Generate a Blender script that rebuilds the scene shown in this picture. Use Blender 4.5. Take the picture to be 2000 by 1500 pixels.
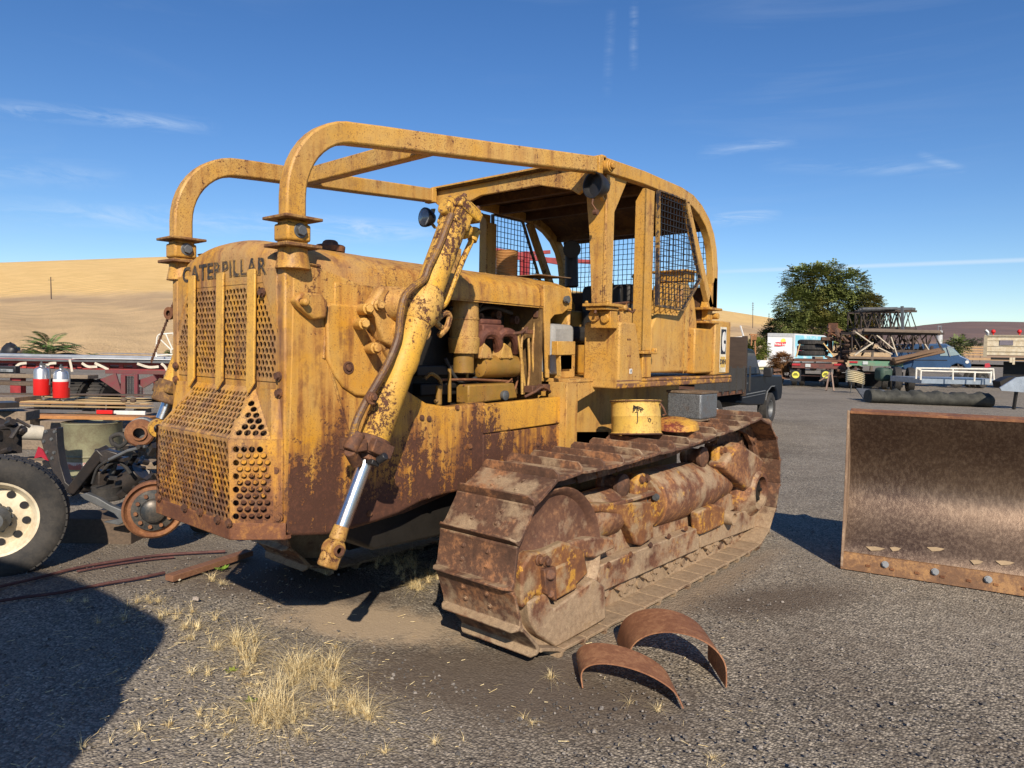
import bpy, math, random
from mathutils import Vector, Matrix
random.seed(7)
R=math.radians
for o in list(bpy.data.objects): bpy.data.objects.remove(o)
S=bpy.context.scene; COL=S.collection
# ---------------- camera
CAM=Vector((3.6578,-2.4954,1.7319)); YAW=.7011; PIT=-.0487; ROL=.0182; FPX=1383.3
FW=Vector((-math.sin(YAW)*math.cos(PIT),math.cos(YAW)*math.cos(PIT),math.sin(PIT)))
_r=FW.cross(Vector((0,0,1))).normalized(); _u=_r.cross(FW)
RT=_r*math.cos(ROL)+_u*math.sin(ROL); UP=-_r*math.sin(ROL)+_u*math.cos(ROL)
cd=bpy.data.cameras.new('camera'); cam=bpy.data.objects.new('camera',cd); COL.objects.link(cam)
cam.matrix_world=Matrix((( RT.x,UP.x,-FW.x,CAM.x),(RT.y,UP.y,-FW.y,CAM.y),(RT.z,UP.z,-FW.z,CAM.z),(0,0,0,1)))
cd.sensor_width=36; cd.lens=36*FPX/2000; cd.clip_end=20000; cd.clip_start=.05
S.camera=cam
# ---------------- world and sun
SUN_EL=R(32.); SUN_D=Vector((.72,-.69,0)).normalized()
w=bpy.data.worlds.new('World'); S.world=w; w.use_nodes=True
wn=w.node_tree; W=wn.nodes; WL=wn.links; W.clear()
sky=W.new('ShaderNodeTexSky'); sky.sky_type='NISHITA'; sky.sun_disc=False
sky.sun_elevation=SUN_EL; sky.sun_rotation=math.atan2(SUN_D.x,SUN_D.y)
sky.altitude=500; sky.air_density=1.0; sky.dust_density=.12; sky.ozone_density=3.2
bgn=W.new('ShaderNodeBackground'); bgn.inputs[1].default_value=.092
hsv=W.new('ShaderNodeHueSaturation'); hsv.inputs['Saturation'].default_value=1.23; hsv.inputs['Value'].default_value=1.06; hsv.inputs['Hue'].default_value=.508
wo=W.new('ShaderNodeOutputWorld')
tc=W.new('ShaderNodeTexCoord'); mp=W.new('ShaderNodeMapping'); mp.vector_type='POINT'
mp.inputs['Rotation'].default_value=(0,0,R(-42)); mp.inputs['Scale'].default_value=(1.4,4.,20.)
WL.new(tc.outputs['Generated'],mp.inputs[0])
n1=W.new('ShaderNodeTexNoise'); n1.inputs['Scale'].default_value=1.1; n1.inputs['Detail'].default_value=7; n1.inputs['Roughness'].default_value=.62; n1.inputs['Distortion'].default_value=.5
WL.new(mp.outputs[0],n1.inputs['Vector'])
n2=W.new('ShaderNodeTexNoise'); n2.inputs['Scale'].default_value=2.3; n2.inputs['Detail'].default_value=3
WL.new(tc.outputs['Generated'],n2.inputs['Vector'])
cr=W.new('ShaderNodeMapRange'); cr.inputs['From Min'].default_value=.50; cr.inputs['From Max'].default_value=.82; cr.inputs['To Max'].default_value=.16
WL.new(n1.outputs['Fac'],cr.inputs['Value'])
cr2=W.new('ShaderNodeMapRange'); cr2.inputs['From Min'].default_value=.42; cr2.inputs['From Max'].default_value=.62
WL.new(n2.outputs['Fac'],cr2.inputs['Value'])
mu=W.new('ShaderNodeMath'); mu.operation='MULTIPLY'; WL.new(cr.outputs[0],mu.inputs[0]); WL.new(cr2.outputs[0],mu.inputs[1])
mx=W.new('ShaderNodeMix'); mx.data_type='RGBA'; mx.inputs['B'].default_value=(5.2,6.0,7.2,1)
WL.new(sky.outputs[0],hsv.inputs['Color']); WL.new(hsv.outputs[0],mx.inputs['A']); WL.new(mu.outputs[0],mx.inputs['Factor'])
c1_=FW+RT*.40+UP*(750-525)/1383.3; c2_=FW+RT*.72+UP*(750-508)/1383.3; cn=c1_.cross(c2_).normalized(); cm=(FW+RT*.75+UP*.17).normalized()
def wm(op,a,b=None):
    nd=W.new('ShaderNodeMath'); nd.operation=op; nd.use_clamp=(op=='MULTIPLY')
    for i,v in enumerate((a,b)):
        if v is None: continue
        if isinstance(v,(int,float)): nd.inputs[i].default_value=v
        else: WL.new(v,nd.inputs[i])
    return nd.outputs[0]
def wdot(v):
    nd=W.new('ShaderNodeVectorMath'); nd.operation='DOT_PRODUCT'; WL.new(tc.outputs['Generated'],nd.inputs[0]); nd.inputs[1].default_value=v; return nd.outputs['Value']
def wr(v,a,b):
    nd=W.new('ShaderNodeMapRange'); WL.new(v,nd.inputs['Value']); nd.inputs['From Min'].default_value=a; nd.inputs['From Max'].default_value=b; return nd.outputs[0]
trail=wm('MULTIPLY',wr(wm('ABSOLUTE',wdot(cn)),.0035,.0008),wr(wdot(cm),.90,.985)); trail=wm('MULTIPLY',trail,.45)
def pd(px,py): return (FW+RT*((px-1000)/1383.3)+UP*((750-py)/1383.3)).normalized()
WN=W.new('ShaderNodeTexNoise'); WN.inputs['Scale'].default_value=9; WN.inputs['Detail'].default_value=8; WN.inputs['Roughness'].default_value=.7; WN.inputs['Distortion'].default_value=.8
mp2=W.new('ShaderNodeMapping'); mp2.inputs['Rotation'].default_value=(0,0,R(-40)); mp2.inputs['Scale'].default_value=(.6,1.6,7.); WL.new(tc.outputs['Generated'],mp2.inputs[0]); WL.new(mp2.outputs[0],WN.inputs['Vector'])
wf=wr(WN.outputs['Fac'],.42,.72)
for (x0,y0,x1,y1,wd_,st_) in ((-60,205,430,250,.012,.42),(-200,330,260,345,.02,.22),(-100,405,900,462,.020,.42),(560,430,860,455,.014,.35),(1360,300,1560,275,.010,.4),(1370,432,1530,415,.012,.6),(1480,322,1880,332,.012,.25),(1239,-40,1237,140,.007,.22),(1195,0,1185,190,.008,.14),(1790,300,1890,335,.006,.3),(1000,620,1600,520,.02,.15)):
    a_=pd(x0,y0); b_=pd(x1,y1); nn=a_.cross(b_).normalized(); ce=(a_+b_).normalized(); co=a_.dot(ce)
    s_=wm('MULTIPLY',wr(wm('ABSOLUTE',wdot(nn)),wd_,0.),wr(wdot(ce),1-(1-co)*1.05,1-(1-co)*.25)); s_=wm('MULTIPLY',s_,wm('MULTIPLY',wf,st_)); trail=wm('ADD',trail,s_)
mx2=W.new('ShaderNodeMix'); mx2.data_type='RGBA'; mx2.inputs['B'].default_value=(6.5,7.5,8.6,1); WL.new(trail,mx2.inputs['Factor']); WL.new(mx.outputs['Result'],mx2.inputs['A'])
WL.new(mx2.outputs['Result'],bgn.inputs[0]); WL.new(bgn.outputs[0],wo.inputs[0])
sd=bpy.data.lights.new('sun','SUN'); sd.energy=5.0; sd.angle=R(.53); sd.color=(1,.87,.70)
sun=bpy.data.objects.new('sun',sd); COL.objects.link(sun)
SV=Vector((SUN_D.x*math.cos(SUN_EL),SUN_D.y*math.cos(SUN_EL),math.sin(SUN_EL)))
sun.rotation_euler=SV.to_track_quat('Z','Y').to_euler(); sun.location=(20,-20,20)
S.view_settings.view_transform='Standard'; S.view_settings.look='None'; S.view_settings.exposure=.34; S.view_settings.gamma=1
# ---------------- helpers
def V(*a): return Vector(a)
def at(px,py,**k):
    d=FW+RT*((px-1000)/FPX)+UP*((750-py)/FPX)
    (a,v),=k.items()
    t=v if a=='D' else (v-CAM['xyz'.index(a)])/d['xyz'.index(a)]
    return CAM+d*t
def G(px,py): return at(px,py,z=0)
def GD(px,D,z=0):
    lo=at(px,700,D=D)
    p=lo.copy(); p.z=z; return p
FH=V(FW.x,FW.y,0).normalized(); RH=V(-FH.y,FH.x,0)*-1
ORG={}
class MB:
    def __init__(s): s.v=[]; s.f=[]
    def add(s,v,f):
        b=len(s.v); s.v+= [Vector(p) for p in v]; s.f+=[tuple(i+b for i in q) for q in f]; return s
    def box(s,c,d,rot=None):
        c=Vector(c); h=[x/2 for x in d]
        vs=[Vector((i*h[0],j*h[1],k*h[2])) for i in(-1,1) for j in(-1,1) for k in(-1,1)]
        if rot is not None: vs=[rot@p for p in vs]
        return s.add([p+c for p in vs],[(0,1,3,2),(4,6,7,5),(0,4,5,1),(2,3,7,6),(0,2,6,4),(1,5,7,3)])
    def bb(s,x0,x1,y0,y1,z0,z1): return s.box(((x0+x1)/2,(y0+y1)/2,(z0+z1)/2),(abs(x1-x0),abs(y1-y0),abs(z1-z0)))
    def prism(s,pts,ax,a0,a1):
        def m(p,a):
            return {'x':(a,p[0],p[1]),'y':(p[0],a,p[1]),'z':(p[0],p[1],a)}[ax]
        n=len(pts); v=[m(p,a0) for p in pts]+[m(p,a1) for p in pts]
        f=[tuple(range(n)),tuple(range(2*n-1,n-1,-1))]+[(i,n+i,n+(i+1)%n,(i+1)%n) for i in range(n)]
        return s.add(v,f)
    def slab(s,pts,off):
        off=Vector(off); n=len(pts); pts=[Vector(p) for p in pts]
        return s.add(pts+[p+off for p in pts],[tuple(range(n)),tuple(range(2*n-1,n-1,-1))]+[(i,n+i,n+(i+1)%n,(i+1)%n) for i in range(n)])
    def beam(s,p0,p1,w,h,up=(0,0,1)):
        p0=Vector(p0);p1=Vector(p1);t=(p1-p0);L=t.length;t.normalize();a=t.cross(Vector(up))
        if a.length<1e-4: a=t.cross(V(0,1,0))
        a.normalize();b=a.cross(t)
        return s.box((p0+p1)/2,(L,w,h),Matrix((t,a,b)).transposed())
    def loops(s,rings,cap=True,close=True):
        n=len(rings[0]); b=len(s.v)
        for r in rings: s.v+=[Vector(p) for p in r]
        for i in range(len(rings)-1):
            for j in range(n if close else n-1):
                k=(j+1)%n; s.f.append((b+i*n+j,b+i*n+k,b+(i+1)*n+k,b+(i+1)*n+j))
        if cap and close:
            s.f.append(tuple(b+j for j in range(n-1,-1,-1))); s.f.append(tuple(b+(len(rings)-1)*n+j for j in range(n)))
        return s
    def lathe(s,prof,p0,ax,n=20,cap=True):
        p0=Vector(p0); ax=Vector(ax).normalized(); a=ax.orthogonal().normalized(); c=ax.cross(a)
        return s.loops([[p0+ax*h+(a*math.cos(t*2*math.pi/n)+c*math.sin(t*2*math.pi/n))*max(r,1e-4) for t in range(n)] for r,h in prof],cap)
    def cyl(s,p0,p1,r0,r1=None,n=16):
        p0=Vector(p0);p1=Vector(p1); L=(p1-p0).length
        return s.lathe([(r0,0),(r0 if r1 is None else r1,L)],p0,p1-p0,n)
    def tube(s,pts,r,n=8,cap=True):
        pts=[Vector(p) for p in pts]; rings=[]; a=None
        for i,p in enumerate(pts):
            t=(pts[min(i+1,len(pts)-1)]-pts[max(i-1,0)]).normalized()
            if a is None: a=t.orthogonal().normalized()
            a=(a-t*a.dot(t)).normalized(); c=t.cross(a)
            rr=r[i] if isinstance(r,(list,tuple)) else r
            rings.append([p+(a*math.cos(k*2*math.pi/n)+c*math.sin(k*2*math.pi/n))*rr for k in range(n)])
        return s.loops(rings,cap)
    def rsweep(s,pts,side,w,h):
        # rectangular section along pts, side vector (width w), h across
        pts=[Vector(p) for p in pts]; side=Vector(side).normalized(); rings=[]
        for i,p in enumerate(pts):
            t=(pts[min(i+1,len(pts)-1)]-pts[max(i-1,0)]).normalized()
            sd_=(side-t*side.dot(t)).normalized(); nn=t.cross(sd_)
            rings.append([p+sd_*a*w/2+nn*b*h/2 for a,b in((-1,-1),(1,-1),(1,1),(-1,1))])
        return s.loops(rings)
    def sph(s,c,r,n=12,m=8,sc=(1,1,1)):
        c=Vector(c)
        return s.loops([[c+V(math.cos(2*math.pi*j/n)*math.sin(math.pi*i/m)*r*sc[0],math.sin(2*math.pi*j/n)*math.sin(math.pi*i/m)*r*sc[1],math.cos(math.pi*i/m)*r*sc[2]) if 0<i<m else c+V(math.cos(2*math.pi*j/n)*1e-4,math.sin(2*math.pi*j/n)*1e-4,(1 if i==0 else -1)*r*sc[2]) for j in range(n)] for i in range(m+1)])
    def bolt(s,p,d,r=.014,h=.014,n=6):
        p=Vector(p); d=Vector(d).normalized(); s.cyl(p-d*.002,p+d*h*.35,r*1.35,n=10); return s.cyl(p+d*h*.3,p+d*h,r,n=n)
    def build(s,name,mat,parent=None,bev=0,smooth=35,seg=2,org=None):
        o3=Vector(org) if org is not None else (ORG.get(parent.name,V(0,0,0)) if parent else V(0,0,0))
        me=bpy.data.meshes.new(name); me.from_pydata([tuple(p-o3) for p in s.v],[],s.f); me.update()
        if mat: me.materials.append(mat)
        import bmesh
        bm=bmesh.new(); bm.from_mesh(me); bmesh.ops.recalc_face_normals(bm,faces=bm.faces); bm.to_mesh(me); bm.free()
        if smooth:
            me.polygons.foreach_set('use_smooth',[True]*len(me.polygons)); me.set_sharp_from_angle(angle=R(smooth))
        o=bpy.data.objects.new(name,me); COL.objects.link(o)
        if parent: o.parent=parent; ORG[o.name]=o3
        elif org is not None: o.location=o3; ORG[o.name]=o3
        if bev:
            m=o.modifiers.new('bevel','BEVEL'); m.width=bev; m.segments=seg; m.limit_method='ANGLE'; m.angle_limit=R(38)
        return o
def arc(c,r,a0,a1,n): return [(c[0]+r*math.cos(R(a0+(a1-a0)*i/n)),c[1]+r*math.sin(R(a0+(a1-a0)*i/n))) for i in range(n+1)]
def tag(o,label=None,cat=None,group=None,kind=None):
    for k,v in(('label',label),('category',cat),('group',group),('kind',kind)):
        if v: o[k]=v
    return o
def thing(name,label,cat,loc=(0,0,0),group=None,rz=0):
    o=bpy.data.objects.new(name,None); COL.objects.link(o); o.location=loc; o.rotation_euler=(0,0,rz); o.empty_display_size=.2
    ORG[o.name]=Vector(loc); return tag(o,label,cat,group)
def kids(o): return [c for c in bpy.data.objects if c.parent==o]
def dup(o,parent=None,loc=None,rot=None,label=None):
    ch=kids(o); c=o.copy(); COL.objects.link(c); c.parent=parent
    if loc is not None: c.location=loc
    if rot is not None: c.rotation_euler=rot
    if label: c['label']=label
    for k in ch: dup(k,c)
    return c
# ---------------- materials
class NT:
    def __init__(s,name):
        s.m=bpy.data.materials.new(name); s.m.use_nodes=True; s.t=s.m.node_tree; s.t.nodes.clear()
        s.out=s.t.nodes.new('ShaderNodeOutputMaterial'); s.b=s.t.nodes.new('ShaderNodeBsdfPrincipled'); s.t.links.new(s.b.outputs[0],s.out.inputs[0])
        s.g=s.t.nodes.new('ShaderNodeNewGeometry'); s.pos=s.g.outputs['Position']
    def n(s,ty,ins=(),**k):
        nd=s.t.nodes.new('ShaderNode'+ty)
        for a,v in k.items(): setattr(nd,a,v)
        for a,v in (ins.items() if isinstance(ins,dict) else enumerate(ins)):
            s.set(nd.inputs[a],v)
        return nd
    def set(s,i,v):
        if v is None: return
        if isinstance(v,bpy.types.NodeSocket): s.t.links.new(v,i)
        else:
            if isinstance(v,(tuple,list)) and len(v)==3 and i.type=='RGBA': v=(*v,1)
            i.default_value=v
    def math(s,op,a,b=None,c=None,clamp=False):
        nd=s.n('Math',[a,b,c] if c is not None else [a,b],operation=op); nd.use_clamp=clamp; return nd.outputs[0]
    def map(s,v,sc,loc=(0,0,0),rot=(0,0,0)): return s.n('Mapping',{'Vector':v,'Scale':sc,'Location':loc,'Rotation':rot}).outputs[0]
    def noise(s,scale,det=5,rough=.6,vec=None,dist=0): return s.n('TexNoise',{'Vector':vec or s.pos,'Scale':scale,'Detail':det,'Roughness':rough,'Distortion':dist}).outputs['Fac']
    def vor(s,scale,vec=None,out='Distance',feature='F1'): return s.n('TexVoronoi',{'Vector':vec or s.pos,'Scale':scale},feature=feature).outputs[out]
    def step(s,v,a,b,lo=0.,hi=1.): return s.n('MapRange',{'Value':v,'From Min':a,'From Max':b,'To Min':lo,'To Max':hi}).outputs[0]
    def mix(s,f,a,b,mode='MIX'):
        nd=s.t.nodes.new('ShaderNodeMix'); nd.data_type='RGBA'; nd.blend_type=mode
        s.set(nd.inputs['Factor'],f); s.set(nd.inputs['A'],a); s.set(nd.inputs['B'],b); return nd.outputs['Result']
    def bump(s,h,st=.4,dist=.01,prev=None):
        nd=s.n('Bump',{'Height':h,'Strength':st,'Distance':dist})
        if prev: s.set(nd.inputs['Normal'],prev)
        return nd.outputs[0]
    def z(s): return s.n('SeparateXYZ',[s.pos]).outputs[2]
    def fin(s,col=None,rough=None,metal=None,nor=None,spec=None):
        if col is not None: s.set(s.b.inputs['Base Color'],col)
        if rough is not None: s.set(s.b.inputs['Roughness'],rough)
        if metal is not None: s.set(s.b.inputs['Metallic'],metal)
        if nor is not None: s.set(s.b.inputs['Normal'],nor)
        if spec is not None: s.set(s.b.inputs['Specular IOR Level'],spec)
        return s.m
def mat_paint(name,base=(.52,.255,.028),faded=(.50,.30,.075),wear=.3,stain=.4,zr=None,dust=0.,rust=(.07,.03,.019),org=(.27,.095,.022),fs=1.,obj=False):
    t=NT(name)
    if obj: t.pos=t.n('TexCoord').outputs['Object']
    A=t.noise(3.1*fs,6,.62); B=t.noise(34*fs,10,.72); Sx=t.noise(1,5,.6,vec=t.map(t.pos,(15*fs,15*fs,1.3))); F=t.noise(140,3,.6)
    ext=0.
    zf=None
    if zr: zf=t.step(t.z(),zr[1],zr[0])
    cv=t.math('ADD',B,t.math('MULTIPLY',t.math('SUBTRACT',A,.5),.6)); cv=t.math('ADD',cv,t.math('MULTIPLY',t.math('SUBTRACT',Sx,.5),.35))
    cv=t.math('ADD',cv,t.math('MULTIPLY',t.math('SUBTRACT',F,.5),.25))
    if zf: cv=t.math('ADD',cv,t.math('MULTIPLY',zf,.26))
    bv=t.n('Bevel',{'Radius':.011},samples=4).outputs[0]; ed=t.n('VectorMath',[bv,t.g.outputs['Normal']],operation='DOT_PRODUCT').outputs['Value']
    edge=t.math('MULTIPLY',t.step(ed,.985,.90),t.step(t.math('ADD',B,t.math('MULTIPLY',A,.6)),.66,.92),clamp=True)
    cv=t.math('ADD',cv,t.math('MULTIPLY',edge,.22+.2*wear))
    R2=t.noise(1.3*fs,4,.55,vec=t.map(t.pos,(1,1,1),(3,7,2))); cv=t.math('ADD',cv,t.math('MULTIPLY',t.math('SUBTRACT',R2,.5),.45))
    th=.775-wear*.32
    chip=t.step(cv,th,th+.055)
    sv=t.math('ADD',t.math('MULTIPLY',Sx,.6),t.math('MULTIPLY',A,.5))
    if zf: sv=t.math('ADD',sv,t.math('MULTIPLY',zf,.22))
    st=t.math('MULTIPLY',t.step(sv,.50,.72),stain,clamp=True)
    c=t.mix(t.step(A,.35,.65),base,faded)
    c=t.mix(t.step(F,.3,.7),c,t.mix(.5,c,(.30,.17,.05)),)if False else c
    spk=t.math('MULTIPLY',t.step(t.math('ADD',t.math('ADD',F,t.math('MULTIPLY',t.math('SUBTRACT',R2,.5),.35)),t.math('MULTIPLY',t.math('SUBTRACT',B,.5),.5)),.55,.62),.75*min(1,.45+stain)); c=t.mix(spk,c,(.20,.095,.035)); D2=t.noise(9*fs,7,.7); c=t.mix(t.step(D2,.5,.66,0,.35),c,(.30,.19,.075))
    c=t.mix(st,c,t.mix(t.step(B,.4,.6),org,(.42,.18,.035)))
    br=t.math('MULTIPLY',t.step(t.math('ADD',t.math('ADD',t.math('MULTIPLY',Sx,.55),t.math('MULTIPLY',D2,.45)),t.math('MULTIPLY',zf,.13) if zf else 0.),.565-.055*stain,.70-.055*stain),min(1.,.25+stain*.75),clamp=True); c=t.mix(br,c,t.mix(F,(.11,.045,.022),(.21,.09,.04)))
    c=t.mix(chip,c,t.mix(t.step(B,.5,.75),rust,(.14,.055,.03)))
    if dust:
        d=t.math('MULTIPLY',t.step(t.math('ADD',A,t.math('MULTIPLY',t.n('SeparateXYZ',[t.g.outputs['Normal']]).outputs[2],.12)),.45,.62),dust,clamp=True)
        c=t.mix(d,c,(.36,.27,.18))
    h=t.math('ADD',t.math('MULTIPLY',chip,-1.),t.math('MULTIPLY',F,.35))
    rg=t.math('ADD',t.math('MULTIPLY',chip,.25),t.math('ADD',t.math('MULTIPLY',B,.3),.38))
    return t.fin(c,rg,None,t.bump(t.math('ADD',h,t.math('MULTIPLY',A,3.)),.5,.004),.35)
def mat_rust(name,a=(.075,.04,.03),b=(.19,.085,.045),c3=(.34,.15,.05),hi=.35,dust=0.,yel=0.,dustc=(.40,.30,.20),bs=.6,fs=1.,zd=None):
    t=NT(name); A=t.noise(3.6*fs,7,.65); B=t.noise(30*fs,8,.7); F=t.noise(170,3,.6)
    c=t.mix(t.step(t.math('ADD',t.math('MULTIPLY',A,.6),t.math('MULTIPLY',B,.4)),.4,.6),a,b)
    c=t.mix(t.math('MULTIPLY',t.step(t.math('ADD',B,t.math('SUBTRACT',A,.5)),.52,.7),hi,clamp=True),c,c3)
    if yel:
        Y=t.noise(7*fs,8,.7,vec=t.map(t.pos,(1,1,1),(5,3,1)))
        c=t.mix(t.step(t.math('ADD',Y,t.math('MULTIPLY',t.math('SUBTRACT',B,.5),.5)),.62-yel*.2,.66-yel*.2),c,(.52,.27,.045))
    if dust:
        nz=t.n('SeparateXYZ',[t.g.outputs['Normal']]).outputs[2]
        dv=t.math('ADD',t.math('ADD',t.noise(5,7,.62,vec=t.map(t.pos,(1,1,1),(9,2,4))),t.math('MULTIPLY',nz,.12)),t.math('MULTIPLY',t.math('SUBTRACT',B,.5),.25))
        if zd: dv=t.math('ADD',dv,t.step(t.z(),zd[1],zd[0],0,.22))
        c=t.mix(t.step(dv,.68-dust*.3,.82-dust*.3,0,.9),c,t.mix(t.step(B,.4,.65),dustc,tuple(x*.62 for x in dustc)))
    c=t.mix(t.step(F,.35,.68,0,.35),c,tuple(x*.5 for x in a))
    return t.fin(c,t.math('ADD',t.math('MULTIPLY',B,.35),.5),None,t.bump(t.math('ADD',B,t.math('MULTIPLY',F,.5)),bs,.006),.3)
def mat(name,col,rough=.6,metal=0.,var=.25,fs=1.,bs=.15,col2=None,spec=.4,thr=(.4,.62)):
    t=NT(name); A=t.noise(6*fs,6,.65); F=t.noise(60*fs,4,.6)
    c=t.mix(t.step(t.math('ADD',t.math('MULTIPLY',A,.7),t.math('MULTIPLY',F,.3)),*thr),col,col2 or tuple(x*(1-var) for x in col))
    return t.fin(c,t.math('ADD',t.math('MULTIPLY',F,.2),rough-.1),metal,t.bump(t.math('ADD',A,F),bs,.004),spec)
def mat_wood(name,a,b,ax=(1,14,14)):
    t=NT(name); o=t.n('TexCoord').outputs['Object']; A=t.noise(3,8,.7,vec=t.map(o,ax)); B=t.noise(2.2,3,.5,vec=o)
    c=t.mix(t.step(A,.35,.68),a,b); c=t.mix(t.step(B,.4,.65,0,.5),c,tuple(x*.6 for x in a))
    return t.fin(c,.8,0,t.bump(A,.4,.004),.2)
YEL=mat_paint('worn_yellow_paint',wear=.28,stain=.45)
YELC=mat_paint('cab_yellow_paint',wear=.36,stain=.55,base=(.51,.27,.045),faded=(.52,.34,.115))
YELG=mat_paint('guard_rusty_yellow',wear=.50,stain=1.0,zr=(.8,1.5),faded=(.52,.33,.105))
YELS=mat_paint('strap_yellow',wear=.12,stain=.15,base=(.66,.36,.05),faded=(.60,.36,.09))
YELB=mat_paint('cylinder_yellow',wear=.62,stain=.3,base=(.62,.34,.035),faded=(.56,.34,.08),fs=1.2)
YELH=mat_paint('hull_yellow',wear=.44,stain=.55,base=(.60,.31,.035),zr=(.9,1.3),faded=(.52,.28,.05),fs=.9)
YELP=mat_paint('perforated_yellow',wear=.34,stain=.9,zr=(.75,1.25),faded=(.47,.29,.09),dust=.2)
RUST=mat_rust('brown_rust',hi=.5)
RUSTL=mat_rust('light_rust',a=(.15,.065,.035),b=(.27,.12,.055),c3=(.36,.18,.08),hi=.6)
TRK=mat_rust('track_steel',a=(.075,.042,.03),b=(.18,.09,.055),c3=(.42,.20,.09),hi=.7,dust=.38,dustc=(.42,.31,.20),zd=(.0,.55))
FRM=mat_rust('track_frame_rust',a=(.11,.05,.033),b=(.26,.12,.065),c3=(.44,.22,.09),hi=.8,dust=.56,yel=.10,dustc=(.46,.34,.22),zd=(.1,.6))
FRMY=mat_rust('track_frame_yellow',a=(.15,.065,.035),b=(.32,.14,.05),c3=(.46,.25,.08),hi=.6,dust=.55,yel=.34,dustc=(.44,.33,.2))
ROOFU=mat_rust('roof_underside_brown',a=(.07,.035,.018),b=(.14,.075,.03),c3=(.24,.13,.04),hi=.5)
IDL=mat_rust('idler_rust',a=(.10,.05,.035),b=(.22,.11,.065),c3=(.38,.2,.1),hi=.6,dust=.4,dustc=(.46,.34,.22),zd=(.1,.6))
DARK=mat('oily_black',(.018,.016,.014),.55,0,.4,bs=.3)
BLK=mat('black_paint',(.022,.022,.025),.45,0,.3)
BLKY=mat_paint('black_over_yellow',base=(.02,.02,.03),faded=(.03,.03,.04),rust=(.42,.25,.06),wear=.62,stain=0)
CHROME=mat('chrome_rod',(.72,.73,.75),.28,1.,.1,bs=.03)
STEEL=mat('galvanised_steel',(.34,.35,.36),.5,.7,.3,bs=.1)
GREY=mat('weathered_grey_metal',(.16,.17,.18),.55,.5,.35)
RUB=mat('black_rubber',(.022,.022,.023),.8,0,.25,col2=(.055,.05,.045),bs=.25)
WHT=mat('white_paint',(.74,.74,.72),.5,0,.15)
CREAM=mat('cream_paint',(.62,.56,.43),.55,0,.2,col2=(.45,.36,.22))
RED=mat('bright_red',(.58,.015,.015),.4,0,.15)
DRED=mat('faded_red_paint',(.30,.03,.035),.6,0,.4)
MAR=mat('maroon_paint',(.16,.03,.04),.6,0,.4,col2=(.12,.06,.05))
# ================= setting
def mat_ground():
    t=NT('gravel_ground'); p=t.pos
    cell=t.vor(70,out='Color'); cd_=t.vor(70); c2=t.vor(24,out='Color'); d2=t.vor(24)
    A=t.noise(.9,7,.62); B=t.noise(5,7,.7); F=t.noise(90,4,.7)
    s1=t.n('SeparateColor',[cell]).outputs[0]; s2=t.n('SeparateColor',[c2]).outputs[0]
    g=t.mix(t.math('POWER',s1,1.7),(.13,.115,.092),(.58,.51,.405)); g=t.mix(t.math('MULTIPLY',t.step(s2,.72,.9),.6),g,(.36,.32,.26)); g=t.mix(t.step(cd_,.45,.75,0,.8),g,(.05,.045,.04))
    LF=t.noise(.28,5,.6); g=t.mix(t.step(LF,.42,.6,0,.35),g,(.32,.29,.245)); g=t.mix(t.step(LF,.5,.38,0,.3),g,(.10,.09,.08))
    g=t.mix(t.step(t.math('ADD',t.math('MULTIPLY',B,.6),t.math('MULTIPLY',A,.4)),.44,.62,0,.55),g,t.mix(F,(.10,.082,.066),(.20,.165,.13)))
    # dirt patches placed where the machine has churned them up
    def blob(cx,cy,rx,ry,rot,soft=.35):
        m=t.map(p,(1,1,1)); q=t.n('VectorMath',[p,(cx,cy,0)],operation='SUBTRACT').outputs[0]
        q=t.n('VectorRotate',{'Vector':q,'Angle':-rot},rotation_type='Z_AXIS').outputs[0]
        q=t.n('VectorMath',[q,(1/rx,1/ry,0)],operation='MULTIPLY').outputs[0]
        l=t.n('VectorMath',[q],operation='LENGTH').outputs['Value']
        l=t.math('ADD',l,t.math('MULTIPLY',t.math('SUBTRACT',B,.5),1.3)); return t.step(l,1.,1.-soft)
    def at2(px,py): q=G(px,py); return q.x,q.y
    tan=blob(*at2(715,1212),.85,.36,R(22),.5)
    dk=blob(*at2(980,1330),1.25,.55,R(25),.5)
    dk2=blob(*at2(560,1130),1.2,.5,R(15),.4)
    mud=blob(*at2(1520,1170),.9,.35,R(60),.6)
    lane=blob(*at2(330,1100),1.6,.9,R(40),.6)
    bank=blob(1.44,2.25,.20,2.15,0,.7); g=t.mix(t.math('MULTIPLY',bank,.85),g,t.mix(F,(.17,.13,.09),(.33,.255,.18)))
    dirt=t.mix(F,(.075,.058,.045),(.15,.118,.09))
    g=t.mix(t.math('MULTIPLY',lane,.8),g,t.mix(B,(.11,.09,.07),(.23,.19,.145)))
    g=t.mix(t.math('MULTIPLY',dk,.85),g,dirt); g=t.mix(t.math('MULTIPLY',dk2,.9),g,dirt); g=t.mix(t.math('MULTIPLY',mud,.8),g,dirt)
    g=t.mix(t.math('MULTIPLY',tan,.95),g,t.mix(F,(.31,.235,.16),(.47,.37,.26)))
    dist=t.n('VectorMath',[p],operation='LENGTH').outputs['Value']
    far=t.step(dist,14,60); g=t.mix(t.math('MULTIPLY',far,.6),g,(.20,.18,.155))
    soft=t.math('MAXIMUM',tan,t.math('MULTIPLY',t.math('MAXIMUM',dk,dk2),.7))
    k=t.math('SUBTRACT',1.,t.math('MULTIPLY',soft,.8))
    h=t.math('MULTIPLY',t.math('ADD',t.math('MULTIPLY',cd_,-.9),t.math('MULTIPLY',d2,-.6)),k)
    h=t.math('ADD',h,t.math('MULTIPLY',B,.35)); h=t.math('ADD',h,t.math('MULTIPLY',F,.35))
    return t.fin(g,.92,0,t.bump(h,.75,.012),.15)
GM=mat_ground()
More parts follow.
